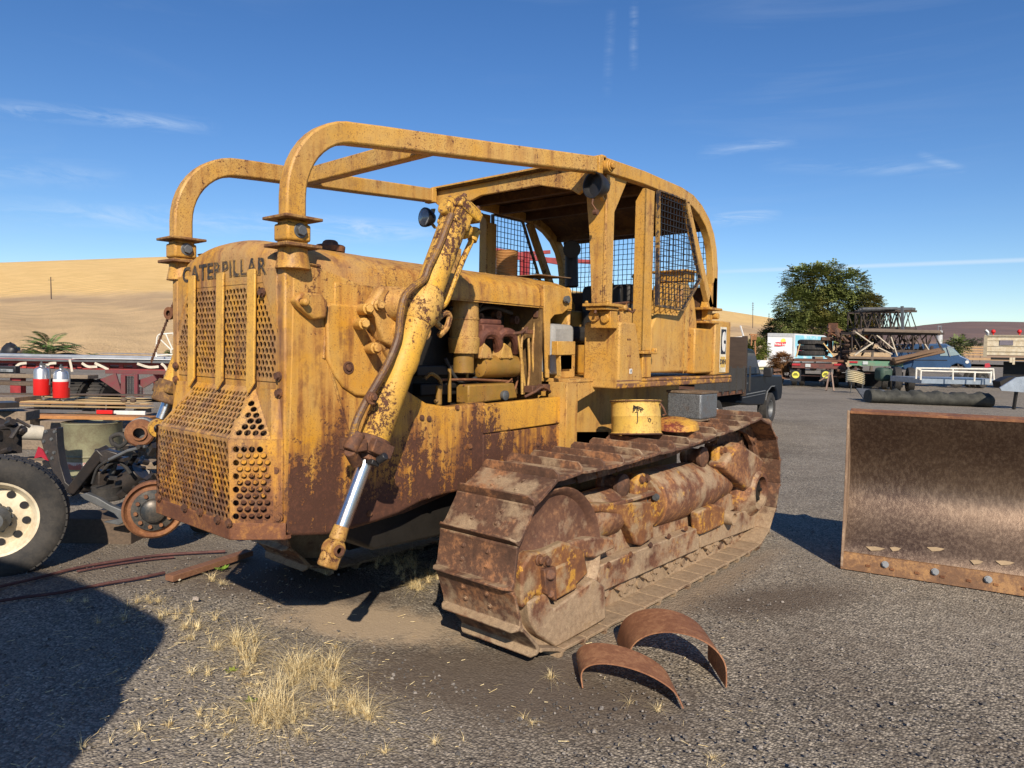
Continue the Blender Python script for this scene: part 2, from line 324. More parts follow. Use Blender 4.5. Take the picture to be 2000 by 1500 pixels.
def terrain_z(x,y): return 0.018*math.sin(x*1.7+.4)*math.sin(y*1.3+1)*1.0
m=MB(); 
xs=[-3000,-1200,-500,-200,-90,-40,-20]+[-12+i*.4 for i in range(61)]+[20,40,90,200,500,1200,3000]
ys=[-3000,-500,-100,-30,-12]+[-6+i*.4 for i in range(61)]+[24,40,90,200,500,1200,4000]
nx=len(xs)
for y in ys:
    for x in xs: m.v.append(V(x,y,-.012+(terrain_z(x,y) if abs(x)<12 and -6<y<18 else 0)*.6))
m.f=[(j*nx+i,j*nx+i+1,(j+1)*nx+i+1,(j+1)*nx+i) for j in range(len(ys)-1) for i in range(nx-1)]
tag(m.build('ground',GM,smooth=180),kind='structure')
def interp(tab,x):
    if x<=tab[0][0]: return tab[0][1]
    for (a,b),(c,d) in zip(tab,tab[1:]):
        if x<=c: return b+(d-b)*(x-a)/(c-a)
    return tab[-1][1]
def mat_hill(near,kind):
    t=NT(kind); A=t.noise(.012,6,.6); B=t.noise(.12,8,.7,vec=t.map(t.pos,(1,1,2.2))); F=t.noise(1.6,5,.75)
    wv=t.n('TexWave',{'Vector':t.map(t.pos,(1,1,1),rot=(0,0,R(25))),'Scale':.05,'Distortion':7.,'Detail':3,'Detail Scale':.3},wave_type='BANDS').outputs['Fac']
    if near:
        z=t.z(); gold=t.mix(t.step(B,.35,.65),(.80,.56,.25),(.68,.46,.19)); gold=t.mix(t.step(wv,.0,.14,.65,0.),gold,(.46,.30,.12))
        dry=t.mix(t.step(B,.4,.6),(.66,.47,.25),(.50,.35,.19)); dry=t.mix(t.step(F,.4,.62,0,.5),dry,(.60,.43,.25))
        zz=t.math('ADD',z,t.math('MULTIPLY',t.math('SUBTRACT',A,.5),22))
        k=t.step(zz,13,17); c=t.mix(k,dry,gold)
        band=t.math('MULTIPLY',t.step(zz,9,10.5),t.step(zz,14,11.5)); c=t.mix(t.math('MULTIPLY',band,.55),c,(.36,.26,.17))
        return t.fin(c,.95,0,t.bump(F,.8,.6),.1)
    c=t.mix(t.step(A,.4,.6),(.20,.135,.115),(.155,.11,.10)); c=t.mix(t.step(t.z(),30,12),c,(.36,.25,.16))
    return t.fin(c,.95,0,None,.1)
def hill(name,mtl,tab,Dr,D0,prof,pxs,kind='structure'):
    m=MB(); nr=len(prof)
    for px in pxs:
        py=interp(tab,px); top=at(px,py,D=Dr); zr=top.z
        for k,(fd,fz) in enumerate(prof):
            D=D0+(Dr-D0)*fd; p=at(px,700,D=D); p.z=-2+(zr+2)*fz+ (math.sin(px*.011+k*.8)*.012+math.sin(px*.031+k)*.006)*zr*(1 if 0<fd<.95 else 0)
            if fd==0: p.z=-3
            m.v.append(p)
    n=len(pxs); m.f=[(i*nr+k,i*nr+k+1,(i+1)*nr+k+1,(i+1)*nr+k) for i in range(n-1) for k in range(nr-1)]
    return tag(m.build(name,mtl,smooth=180),kind=kind)
pf=[(0,0),(.04,.06),(.10,.12),(.18,.17),(.26,.22),(.34,.28),(.42,.36),(.5,.45),(.6,.57),(.7,.69),(.8,.80),(.9,.91),(1.,1.),(1.2,.95),(1.6,.4),(2.,-.2)]
hill('hill',mat_hill(True,'stubble_hill'),[(-900,535),(0,514),(340,502),(600,506),(900,530),(1100,566),(1300,592),(1400,605),(1510,622),(1640,650),(1760,690),(1900,730),(2300,760)],430,75,pf,range(-900,2300,25))
hill('far_hill',mat_hill(False,'brown_far_hill'),[(900,700),(1500,672),(1700,652),(1790,636),(1870,628),(1930,628),(2000,629),(2300,640),(2800,665)],1900,500,pf,range(900,2900,30))
# ================= bulldozer
DZ=thing('bulldozer','rusty yellow crawler bulldozer with a curved tube roll cage and no blade attached','bulldozer')
def clip(poly,pg):
    out=poly
    for i in range(len(pg)):
        a=pg[i];b=pg[(i+1)%len(pg)]; inp=out; out=[]
        def sd_(p): return (b[0]-a[0])*(p[1]-a[1])-(b[1]-a[1])*(p[0]-a[0])
        for j in range(len(inp)):
            p=inp[j];q=inp[(j+1)%len(inp)];sp=sd_(p);sq=sd_(q)
            if sp>=0: out.append(p)
            if (sp>=0)!=(sq>=0):
                k=sp/(sp-sq); out.append((p[0]+(q[0]-p[0])*k,p[1]+(q[1]-p[1])*k))
        if not out: return []
    return out
def perf(m,pts,pitch,r,thick=.006,n=12,margin=.012,rowdir=0):
    """perforated sheet filling the convex polygon pts (3D, planar, CCW seen from front)"""
    P=[Vector(p) for p in pts]; U=(P[1]-P[0]).normalized(); N=U.cross(P[2]-P[1]).normalized(); Vv=N.cross(U)
    pg=[((p-P[0]).dot(U),(p-P[0]).dot(Vv)) for p in P]
    def to(u,v,d=0): return P[0]+U*u+Vv*v-N*d
    us=[p[0] for p in pg];vs=[p[1] for p in pg]; dy=pitch*.866; R_=pitch/math.sqrt(3)
    def inside(p,mg):
        for i in range(len(pg)):
            a=pg[i];b=pg[(i+1)%len(pg)];L=math.hypot(b[0]-a[0],b[1]-a[1])
            if ((b[0]-a[0])*(p[1]-a[1])-(b[1]-a[1])*(p[0]-a[0]))/L<mg: return False
        return True
    row=0; v=min(vs)-dy
    while v<max(vs)+dy:
        u=min(us)-pitch+(pitch/2 if row%2 else 0)
        while u<max(us)+pitch:
            hexa=[(u+R_*math.cos(R(30+60*i)),v+R_*math.sin(R(30+60*i))) for i in range(6)]
            if inside((u,v),r+margin):
                b=len(m.v); rr=r*random.uniform(.93,1.03)
                ring=[]
                for i in range(12):
                    a=30*i; 
                    if i%2==1: q=hexa[(i//2)%6]
                    else:
                        q0=hexa[(i//2-1)%6];q1=hexa[(i//2)%6]; q=((q0[0]+q1[0])/2,(q0[1]+q1[1])/2)
                    ring.append(q)
                m.v+=[to(*q) for q in ring]+[to(u+rr*math.cos(R(30*i)),v+rr*math.sin(R(30*i))) for i in range(12)]+[to(u+rr*math.cos(R(30*i)),v+rr*math.sin(R(30*i)),thick) for i in range(12)]
                for i in range(12):
                    j=(i+1)%12; m.f.append((b+i,b+j,b+12+j,b+12+i)); m.f.append((b+12+i,b+12+j,b+24+j,b+24+i))
            else:
                c=clip(hexa,pg)
                if len(c)>2:
                    b=len(m.v); m.v+=[to(*q) for q in c]; m.f.append(tuple(range(b,b+len(c))))
            u+=pitch
        v+=dy; row+=1
    return m
def mirror(m):
    k=MB(); k.v=[V(-p.x,p.y,p.z) for p in m.v]; k.f=[tuple(reversed(f)) for f in m.f]; return k
def px2(pts,x): return [(lambda p:(p.y,p.z))(at(a,b,x=x)) for a,b in pts]
# ---- radiator guard side slabs
gp=px2([(557,1047),(600,1047),(640,1045),(677,1034),(740,1018),(779,1004),(824,980),(870,966),(950,950),(1000,930),(1000,800),(945,786),(880,795),(835,788),(800,765),(775,722),(760,690),(728,655),(725,562),(700,552),(625,522),(570,505)],.60)
gp=[(max(y,-.58),z) for y,z in gp]; gp[0]=(-.58,gp[0][1])
m=MB().prism(gp,'x',.50,.60); GD_=m.build('radiator_guard',YELG,DZ,bev=.018,seg=3)
mirror(m).build('radiator_guard',YELG,DZ,bev=.018,seg=3)
# embossed lobe and ribs on the side
lp=px2([(632,598),(640,592),(724,598),(760,640),(790,700),(775,740),(745,765),(715,775),(690,772),(665,755),(648,730),(634,700)],.60)
m=MB().prism(lp,'x',.598,.624); m.build('side_boss',YELG,DZ,bev=.014,seg=3)
m=MB()
for (a,b) in (((640,700),(690,880)),((640,600),(632,700)),((560,505),(625,520))):
    pa=at(*a,x=.6);pb=at(*b,x=.6); m.tube([pa,(pa+pb)/2,pb],.009,6)
m.build('weld_seam',YELG,DZ)
q=at(680,718,x=.624); m=MB().lathe([(.033,0),(.033,.006),(.024,.006),(.024,.002),(.017,.002),(.017,.012),(.006,.014)],q,(1,0,0),16); m.build('side_plug',RUST,DZ)
# upper side tank strip (radiator side) and seam plates
u0=at(625,545,x=.605);u1=at(722,560,x=.605)
m=MB().bb(.5,.606,-.30,-.05,1.93,2.06); m.build('side_plate',YELG,DZ,bev=.006)
# lifting eye at the corner
m=MB(); ey=at(600,600,x=.62); m.prism([(ey.y-.09,ey.z+.03),(ey.y-.05,ey.z+.07),(ey.y+.06,ey.z+.07),(ey.y+.10,ey.z+.03),(ey.y+.09,ey.z-.05),(ey.y+.02,ey.z-.06),(ey.y-.07,ey.z-.0)],'x',.598,.655); m.cyl((.62,ey.y-.05,ey.z+.02),(.70,ey.y-.05,ey.z+.02),.018); m.build('lifting_lug',YELG,DZ,bev=.012,seg=3)
# ---- front face frame
for sgn in (1,-1):
    m=MB(); m.prism([(.530,.79),(.598,.79),(.598,2.17),(.530,2.17)],'y',-.583,-.46)
    m.prism([(.39,2.05),(.531,1.79),(.531,2.12),(.39,2.12)],'y',-.584,-.50)
    (m if sgn>0 else mirror(m)).build('grille_frame',YELP,DZ,bev=.01,seg=2)
def nose_sec(x): return 2.20+.092*(1-(min(abs(x),.46)/.52)**2.4)-(.085*((abs(x)-.44)/.09)**2 if abs(x)>.44 else 0)
m=MB(); rings=[]
NX=28
for i in range(NX+1):
    x=-.53+1.06*i/NX; zt=nose_sec(x); rr=.10
    prof=[(-.581,2.045),(-.581,zt-rr)]+[(-.581+rr*(1-math.cos(R(a))),zt-rr+rr*math.sin(R(a))) for a in (20,40,60,80,90)]+[(-.30,zt-.002),(.095,zt-.006),(.095,zt-.05)]
    rings.append([V(x,y,z) for y,z in prof])
rings=[[V(p.x*1.0,p.y,2.0) for p in rings[0]]]+rings+[[V(p.x,p.y,2.0) for p in rings[-1]]]
m.loops(rings,cap=False,close=False); m.build('radiator_top',YELP,DZ,smooth=60)
# hood
def hood_sec(lift=0,w=.47):
    return [(-w,2.05),(-w,2.12+lift)]+[(-w+.10*(1-math.cos(R(a))),2.13+lift+.09*math.sin(R(a))) for a in (25,50,70)]+[(x,2.235+lift+.06*(1-(x/.36)**2)) for x in (-.33,-.2,-.07,.07,.2,.33)]+[(w-.10*(1-math.cos(R(a))),2.13+lift+.09*math.sin(R(a))) for a in (70,50,25)]+[(w,2.12+lift),(w,2.05)]
def hood(name,y0,y1,lift,w=.47,mt=YELG):
    m=MB(); s=hood_sec(lift,w); m.loops([[V(x,y,z) for x,z in s] for y in (y0,(y0*2+y1)/3,(y0+2*y1)/3,y1)],cap=False,close=False)
    s2=[(x*.985,z-.012) for x,z in s]; m.loops([[V(x,y,z) for x,z in s2] for y in (y0,y1)],cap=False,close=False)
    for y in (y0,y1):
        m.loops([[V(x,y,z) for x,z in s],[V(x,y,z) for x,z in s2]],cap=False,close=False)
    return m.build(name,mt,DZ,smooth=50)
HOODM=mat_paint('hood_yellow',wear=.3,stain=.85,faded=(.50,.31,.09))
hood('hood',.13,1.58,.0); hood('hood',1.585,1.97,.006,.476)
for o in kids(DZ):
    if o.name.startswith('hood'): o.data.materials[0]=HOODM
m=MB().lathe([(.055,0),(.055,.04),(.085,.04),(.088,.07),(.08,.078),(.05,.082),(.042,.1),(.03,.108),(0,.11)],at(645,502,x=.1)-V(0,0,.01),(0,0,1),20); m.build('radiator_cap',RUST,DZ)
hb_=at(400,500,y=-.40); m=MB().box(hb_-V(0,0,.03),(.05,.03,.07)).box(hb_+V(.02,0,.008),(.13,.05,.01)); m.build('hood_bracket',YELS,DZ,bev=.004)
# text on the nose
def text_obj(name,body,mt,parent,size,origin,X,Y,offset=0.,ext=.0015,bend=None,sx=1.):
    c=bpy.data.curves.new(name,'FONT'); c.body=body; c.size=size; c.align_x='CENTER'; c.align_y='CENTER'; c.offset=offset; c.extrude=ext; c.space_character=1.08
    o=bpy.data.objects.new(name+'_curve',c); COL.objects.link(o); bpy.context.view_layer.update()
    me=bpy.data.meshes.new_from_object(o.evaluated_get(bpy.context.evaluated_depsgraph_get())); bpy.data.objects.remove(o)
    X=Vector(X);Y=Vector(Y);Z=X.cross(Y); og=Vector(origin); po=ORG.get(parent.name,V(0,0,0)) if parent else V(0,0,0)
    for v in me.vertices:
        p=v.co; x=p.x*sx; q=og+X*x+Y*p.y+Z*p.z
        if bend: q+=bend(x)
        v.co=q-po
    me.name=name; me.materials.clear(); me.materials.append(mt)
    o=bpy.data.objects.new(name,me); COL.objects.link(o)
    if parent: o.parent=parent; ORG[o.name]=po
    return o
LET=mat_paint('worn_black_lettering',base=(.02,.02,.022),faded=(.035,.03,.028),rust=(.45,.27,.07),wear=.38,stain=0)
text_obj('lettering','CATERPILLAR',LET,DZ,.118,(-.015,-.5835,2.117),(1,0,0),(0,0,1),offset=.0035,bend=lambda x:V(0,0,.010*(1-(x/.5)**2)),sx=1.17)
# upper grille
GB=.0
m=MB(); yc=-.578
perf(m,[(-.531,yc,1.55),(.531,yc,1.55),(.531,yc,1.79),(.39,yc,2.05),(-.39,yc,2.05),(-.531,yc,1.79)],.0355,.0135,margin=.004)
m.build('upper_grille',YELP,DZ,smooth=0)
m=MB()
for sx in (-.325,-.005,.315):
    m.slab([(sx-.036,-.618,2.115),(sx+.036,-.618,2.115),(sx+.036,-.618,1.545),(sx+.022,-.628,1.50),(sx-.036,-.640,1.475)],(0,.008,0)) if sx<-.4 else None
    m=MB(); m.add([(sx-.037,-.600,2.115),(sx+.037,-.600,2.115),(sx+.037,-.606,1.55),(sx+.0,-.625,1.50),(sx-.037,-.640,1.47)],[])
    b=MB().slab([(sx-.037,-.600,2.115),(sx+.037,-.600,2.115),(sx+.037,-.606,1.54),(sx+.005,-.622,1.485),(sx-.037,-.606,1.52)],(0,.012,0))
    b.build('grille_strap',YELS,DZ,bev=.003)
m=MB().bb(-.53,.53,-.572,-.555,1.50,1.553); m.build('cross_strip',YELP,DZ,bev=.003)
# ledge and lower grille
a=(-.31,-.573,1.515);b=(.31,-.573,1.515);c=(.39,-.755,1.272);d=(-.39,-.755,1.272)
m=MB(); perf(m,[d,c,b,a],.037,.0138,margin=.006); m.slab([(-.395,-.757,1.268),(.395,-.757,1.268),(.395,-.748,1.276),(-.395,-.748,1.276)],(0,.004,-.012))
m.build('sloping_grille',YELP,DZ,smooth=0)
for sg in (1,-1):
    e=(.585,-.583,1.272); bb_=(.555,-.578,1.515)
    m=MB(); A_,D_,E_,B_=b,c,e,bb_
    E2=(.545,-.623,1.272); B2=(.50,-.60,1.515); perf(m,[D_,E2,A_],.040,.0165,margin=.004); m.add([A_,E2,B2],[(0,1,2)]); m.add([E2,E_,B_,B2],[(0,1,2,3)])
    perf(m,[(.41,-.76,.86),(.557,-.621,.86),(.548,-.624,1.272),(.39,-.757,1.272)],.038,.0155,margin=.002); m.add([(.557,-.621,.86),(.592,-.588,.86),(.59,-.586,1.272),(.548,-.624,1.272)],[(0,1,2,3)])
    if sg<0: m=mirror(m)
    m.build('corner_grille',YELP,DZ,smooth=0)
m=MB(); perf(m,[(-.41,-.76,.855),(.41,-.76,.855),(.39,-.757,1.27),(-.39,-.757,1.27)],.037,.0150,margin=-.004); m.build('lower_grille',YELP,DZ,smooth=0)
m=MB(); pts=[(-.598,-.58),(-.41,-.765),(.41,-.765),(.598,-.58),(.598,-.54),(.40,-.73),(-.40,-.73),(-.598,-.54)]
m.prism(pts[::1],'z',.775,.862); m.build('bottom_strip',mat_rust('bottom_strip_rust',a=(.12,.05,.03),b=(.24,.10,.045),c3=(.42,.2,.05),hi=.6),DZ,bev=.006)
m=MB().prism([(.395,-.752),(.57,-.583),(.56,-.56),(-.56,-.56),(-.57,-.583),(-.395,-.752)],'z',.80,.80001)
m=MB(); m.slab([(-.36,-.715,.80),(.36,-.715,.80),(.36,-.715,1.25),(-.36,-.715,1.25)],(0,.01,0)).slab([(.37,-.71,.80),(.55,-.545,.80),(.55,-.545,1.2),(.37,-.71,1.2)],(0,.01,0)); m.build('inner_screen',YELH,DZ)
m=MB().bb(-.5,.5,-.44,-.40,.8,2.1); m.build('radiator_core',mat_rust('core_rust',a=(.05,.035,.028),b=(.10,.06,.04),c3=(.2,.12,.05)),DZ)
m=MB()
for px,py,y in ((513,556+15,-.58),(545,735,-.58),(546,768,-.58)): m.bolt(at(px,py,y=-.585),(0,-1,0),.018,.02)
for x,z in ((.56,1.12),(.578,.89)): m.bolt((x,-.60,z),(.4,-1,0),.018,.014,n=10)
for x,z in ((-.54,1.52),(-.54,1.60),(-.36,.87),(-.05,.862),(.12,.868),(.3,.86),(.41,.862)): m.bolt((x,-.59 if z>1 else -.768,z),(0,-1,0),.017,.014,n=8)
m.build('grille_bolts',RUST,DZ)
# belly
m=MB().prism(px2([(600,1040),(680,1030),(780,1000),(870,962),(960,930),(1180,905),(1180,840),(860,840),(600,800)],.45),'x',-.5,.5); m.build('belly_guard',RUST,DZ,bev=.01)
m=MB().prism([(-.35,.80),(.1,.55),(3.6,.42),(3.7,.8)],'x',-.44,.44).bb(-.95,.95,1.2,1.36,.42,.62); m.build('belly_shade_fill',DARK,DZ,bev=.02)  # belly space filled with a dark mass, standing in for shade under the nose
# hull side panel rear of guard
hp=px2([(943,790),(1092,775),(1092,826),(943,847)],.602); m=MB().prism(hp,'x',.56,.612); m.build('hull_panel',YELH,DZ,bev=.006)
hp=px2([(943,850),(1092,829),(1100,905),(943,950)],.602); m=MB().prism(hp,'x',.54,.604); m.build('hull_panel',YELG,DZ,bev=.006)
m=MB(); 
for px,py in ((893,796),(824,816),(838,818),(918,872),(838,968),(722,1003),(1050,868),(1032,902)): m.bolt(at(px,py,x=.604),(1,0,0),.013,.010)
m.build('hull_bolts',RUST,DZ)
m=MB().bb(-.5,.5,1.75,3.75,.62,1.47); m.build('rear_hull',YELC,DZ,bev=.02)
m=MB().bb(.5,.56,1.78,2.0,.95,1.49).slab([at(1094,745,x=.70),at(1106,745,x=.76),at(1106,865,x=.76),at(1094,865,x=.70)],(-.2,.02,0)); 
m=MB().bb(.50,.66,1.66,1.70,.95,1.50).bb(.655,.67,1.66,1.80,.95,1.50); m.prism([(1.70,1.50),(2.3,1.50),(1.70,1.32)],'x',.64,.655); m.build('fender_support',YELC,DZ,bev=.004)
# platform
m=MB().bb(.35,.885,2.01,4.06,1.50,1.525).bb(.85,.885,2.01,4.06,1.455,1.50); mirror(m).build('fender_platform',YELC,DZ,bev=.006)
pl=mat_rust('platform_edge',a=(.14,.07,.05),b=(.30,.15,.06),c3=(.52,.30,.08),hi=.6,yel=.5); m.build('fender_platform',pl,DZ,bev=.01)
m=MB().bb(-.35,.35,1.9,4.0,1.47,1.52).bb(-.8,.66,1.70,2.01,1.497,1.523); m.build('floor_plate',YELC,DZ,bev=.004)
# ---- sweeps (front roll guard tubes)
for sg in (1,-1):
    bx=.585*sg
    def sx_(y): return sg*(.585+(.845-.585)*max(0,(y+.2))/1.95)
    pts=[]
    prof=[(-.535,2.34),(-.535,2.45)]+[(-.535+.37*(1-math.cos(R(a))),2.45+.385*math.sin(R(a))) for a in (8,16,24,32,40,48,56,64,72,80,87)]+[(-.02,2.853),(.3,2.885),(.9,2.945),(1.40,2.998),(1.69,3.028)]
    for y,z in prof: pts.append((sx_(y) if y>-.2 else bx,y,z))
    MB().rsweep(pts,(1,0,0),.078,.112).build('roll_guard_tube',YELC,DZ,bev=.012,seg=2)
    m=MB().bb(bx-.05,bx+.05,-.59,-.475,2.17,2.34); m.bb(bx-.062,bx+.062,-.60,-.468,2.235,2.32); m.build('tube_socket',YEL,DZ,bev=.012,seg=2)
    m=MB().bb(bx-.105,bx+.105,-.635,-.43,2.337,2.352).bb(bx-.10,bx+.10,-.63,-.43,2.205,2.222)
    MB().lathe([(.085,0),(.075,.05),(.068,.10)],(bx,-.53,2.105),(0,0,1),20).build('socket_base',YELG,DZ)
    m.build('socket_flange',mat_rust('flange_rust%d'%sg,a=(.12,.055,.035),b=(.26,.13,.05),c3=(.45,.27,.08),hi=.7),DZ,bev=.004)
    MB().cyl((bx+.062,-.53,2.285),(bx+.085,-.53,2.285),.026,n=6).cyl((bx+.06,-.53,2.285),(bx+.066,-.53,2.285),.036).build('bolt',GREY,DZ,bev=.002)
    e=pts[-1]; m=MB().box((e[0],e[1]+.02,e[2]),(.10,.05,.12)).cyl((e[0]+sg*.0,e[1]+.085,e[2]+.0),(e[0]+sg*.085,e[1]+.085,e[2]),.045).bolt((e[0]+sg*.085,e[1]+.085,e[2]),(sg,0,0),.026,.03); m.build('clevis_joint',YEL,DZ,bev=.005)
def rail(y,sg): 
    return V(sg*(.585+.26*max(0,(y+.2))/1.95),y,2.853+(y+.02)*.101)
MB().rsweep([rail(.36,-1)+V(0,0,0),rail(.32,1)],(0,0,1),.11,.075).build('cross_tube',YELC,DZ,bev=.01)
# ---- cab
X=.87
def XZ(pts,y): return [(lambda p:(p.x,p.z))(at(a,b,y=y)) for a,b in pts]
# front posts
for sg in (1,-1):
    y=1.85
    poly=[(.655,2.98),(.70,2.60),(.735,2.08),(.855,2.08),(.845,3.0)]
    m=MB().prism(poly,'y',y,y+.012).prism([(.83,2.08),(.845,2.08),(.845,3.0),(.83,3.0)],'y',y-.004,1.96).prism([(.735,2.08),(.75,2.08),(.72,2.6),(.705,2.6)],'y',y+.012,1.96)
    m.prism([(1.96,3.03),(2.16,3.03),(1.96,2.72)],'x',.82,.834)
    m.bb(.74,.84,1.95,1.965,2.08,3.0)
    if sg<0: m=mirror(m)
    m.build('front_post',YELC,DZ,bev=.004)
    m=MB().bb(.68,.90,1.81,2.02,2.055,2.078).bb(.70,.88,1.83,2.0,2.03,2.053)
    for dx in (.70,.88): m.bolt((dx,1.84,2.078),(0,0,1),.013,.02)
    m.cyl((.735,1.88,1.99),(.735,1.97,1.99),.045).cyl((.83,1.88,1.97),(.83,1.99,1.97),.035).bb(.70,.87,1.90,2.0,1.90,2.03)
    (m if sg>0 else mirror(m)).build('post_mount',YEL,DZ,bev=.005)
    # roof side rail continuing into the curved rear post
    prof=[(1.76,3.05),(2.34,3.065),(2.95,3.055),(3.16,3.03),(3.32,2.975),(3.46,2.89),(3.56,2.78),(3.62,2.66),(3.655,2.5),(3.665,2.12)]
    m=MB().rsweep([(sg*(X-.035),a,b) for a,b in prof],(1,0,0),.07,.10); m.build('roof_rail',YELC,DZ,bev=.006)
    # mid post
    m=MB().prism([(.78,1.74),(.87,1.74),(.87,2.99),(.84,2.99),(.78,2.90)],'y',2.36,2.372).bb(.858,.87,2.36,2.50,1.74,2.99).bb(.78,.792,2.372,2.50,1.74,2.9)
    (m if sg>0 else mirror(m)).build('middle_post',YELC,DZ,bev=.004)
    m=MB().bb(.76,.90,2.34,2.56,1.715,1.738).bb(.78,.87,2.38,2.52,1.53,1.715)
    for yy in (2.52,2.545): m.lathe([(.012,0),(.02,.0),(.02,.02),(.012,.02)],(.88,yy,1.745),(0,1,0),10)
    (m if sg>0 else mirror(m)).build('middle_post_foot',YELG,DZ,bev=.006)
    # slanting brace to the rear foot
    m=MB().rsweep([(sg*.845,3.06,3.0),(sg*.845,3.60,2.14)],(1,0,0),.05,.075); m.build('rear_brace',YELC,DZ,bev=.005)
    m=MB().prism([(3.5,2.14),(3.70,2.14),(3.70,2.42),(3.64,2.42)],'x',.80,.87).bb(.74,.91,3.46,3.74,2.12,2.142); 
    m.bb(.80,.86,3.54,3.64,2.03,2.12).cyl((.78,3.68,2.07),(.90,3.68,2.07),.028).bb(.74,.89,3.46,3.72,2.0,2.02)
    (m if sg>0 else mirror(m)).build('rear_post_foot',YELG,DZ,bev=.004)
    # side screen
    scr=px2([(1286,372),(1337,391),(1367,545),(1333,606),(1283,597)],.875)
    if sg>0: sc=scr
    m=MB(); n=len(sc)
    for i in range(n):
        a=sc[i];b=sc[(i+1)%n]; m.beam((.875,*a),(.875,*b),.012,.035 if i!=1 else .03,up=(1,0,0))
    (m if sg>0 else mirror(m)).build('side_screen_frame',BLKY,DZ)
    m=MB(); pg=[(a,b) for a,b in sc]
    def span(c,axis):
        v=[]
        for i in range(n):
            a=pg[i];b=pg[(i+1)%n]
            if (a[axis]-c)*(b[axis]-c)<0:
                k=(c-a[axis])/(b[axis]-a[axis]); v.append(a[1-axis]+(b[1-axis]-a[1-axis])*k)
        return (min(v),max(v)) if len(v)>=2 else None
    y=min(p[0] for p in pg)+.02
    while y<max(p[0] for p in pg):
        s_=span(y,0)
        if s_:
            L_=[V(.872+random.uniform(-.002,.002),y+random.uniform(-.002,.002),s_[0]+(s_[1]-s_[0])*k/6) for k in range(7)]; m.tube(L_,.0035,4)
        y+=.05
    z=min(p[1] for p in pg)+.02
    while z<max(p[1] for p in pg):
        s_=span(z,1)
        if s_: m.tube([V(.878,s_[0],z),V(.878,s_[1],z)],.0035,4)
        z+=.05
    (m if sg>0 else mirror(m)).build('side_screen',BLK,DZ)
# roof
roofp=[(1.72,3.10),(2.34,3.115),(2.95,3.105),(3.16,3.08),(3.33,3.02),(3.48,2.93)]
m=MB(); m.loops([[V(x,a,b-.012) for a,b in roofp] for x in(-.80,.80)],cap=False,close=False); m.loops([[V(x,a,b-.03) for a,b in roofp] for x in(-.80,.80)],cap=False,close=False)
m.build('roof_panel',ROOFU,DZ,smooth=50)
hd=[(-.87,3.10),(.87,3.10),(.87,3.0),(.66,2.86),(.60,2.90),(.30,2.975),(-.30,2.975),(-.60,2.90),(-.66,2.86),(-.87,3.0)]
m=MB().prism(hd,'y',1.76,1.79).bb(-.87,.87,1.74,1.80,3.085,3.11); m.build('front_header',YELC,DZ,bev=.005)
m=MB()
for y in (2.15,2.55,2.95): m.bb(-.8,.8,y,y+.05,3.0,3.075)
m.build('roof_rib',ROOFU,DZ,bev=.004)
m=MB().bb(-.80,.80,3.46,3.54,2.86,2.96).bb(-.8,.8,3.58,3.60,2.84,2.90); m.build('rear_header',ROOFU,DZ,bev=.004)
# rear screen
m=MB(); x=-.78
while x<.8:
    m.tube([V(x,3.6+.003*math.sin(k*3+x*9),2.33+.53*k/10) for k in range(11)],.0035,4); x+=.05
z=2.34
while z<2.86: m.tube([V(-.8,3.597,z),V(.8,3.597,z)],.0035,4); z+=.05
m.build('rear_screen',BLK,DZ)
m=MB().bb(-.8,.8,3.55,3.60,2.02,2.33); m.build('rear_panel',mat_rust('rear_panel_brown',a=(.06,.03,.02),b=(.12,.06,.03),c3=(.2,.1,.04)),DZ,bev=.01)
# consoles and boxes
m=MB().prism([(2.01,1.45),(2.38,1.49),(2.24,1.95),(2.03,1.955),(2.01,1.93)],'x',.565,.884); cons=m.build('side_console',YELC,DZ,bev=.022,seg=3)
m=MB()
for (px,py) in ((1226,663),(1230,663),(1226,695),(1230,695)): m.bolt(at(px,py,x=.884),(1,0,0),.006,.006)
m.build('console_rivets',RUST,DZ)
p=at(1232,725,x=.886); s=MB().box(p,(.003,.035,.036)); st=s.build('sticker',WHT,DZ); text_obj('sticker_print','8',BLK,DZ,.034,p+V(.002,0,0),(0,1,0),(0,0,1))
m=MB().bb(-.884,-.5,2.01,2.40,1.45,1.95); m.build('side_console',YELC,DZ,bev=.02,seg=3)
m=MB().bb(.66,.84,2.06,2.26,1.93,2.03).prism([(2.03,1.95),(2.2,1.95),(2.2,2.09),(2.1,2.09)],'x',.76,.80); m.cyl((.80,2.12,2.06),(.87,2.12,2.06),.022); m.build('lever_bracket',YELC,DZ,bev=.008)
m=MB().tube([at(1162,612,x=.78),at(1165,600,x=.78),at(1185,595,x=.78),at(1215,592,x=.72),at(1250,588,x=.66)],.010,8).tube([at(1222,591,x=.7),at(1226,605,x=.76),at(1235,610,x=.8),at(1240,605,x=.8)],.009,8); m.build('hand_rail',RUST,DZ)
fb=px2([(1282,618),(1352,618),(1342,560),(1352,545),(1362,570),(1368,612),(1368,726),(1282,722)],.80)
fb=[(2.62,1.56),(2.62,1.93),(2.72,2.05),(3.12,2.07),(3.18,2.33),(3.26,2.36),(3.40,2.2),(3.46,2.0),(3.46,1.56)]
m=MB().prism(fb,'x',.5,.80); m.build('fender_tank',YELC,DZ,bev=.02,seg=3)
m=MB().prism(fb,'x',-.80,-.5); m.build('fender_tank',YELC,DZ,bev=.02,seg=3)
m=MB().prism([(3.20,1.55),(3.215,1.55),(3.215,2.3),(3.20,2.3)],'x',.80,.805).bb(.5,.79,3.22,3.40,2.36,2.44).bb(.45,.82,3.18,3.43,2.44,2.455); m.build('tank_cover',YEL,DZ,bev=.006)
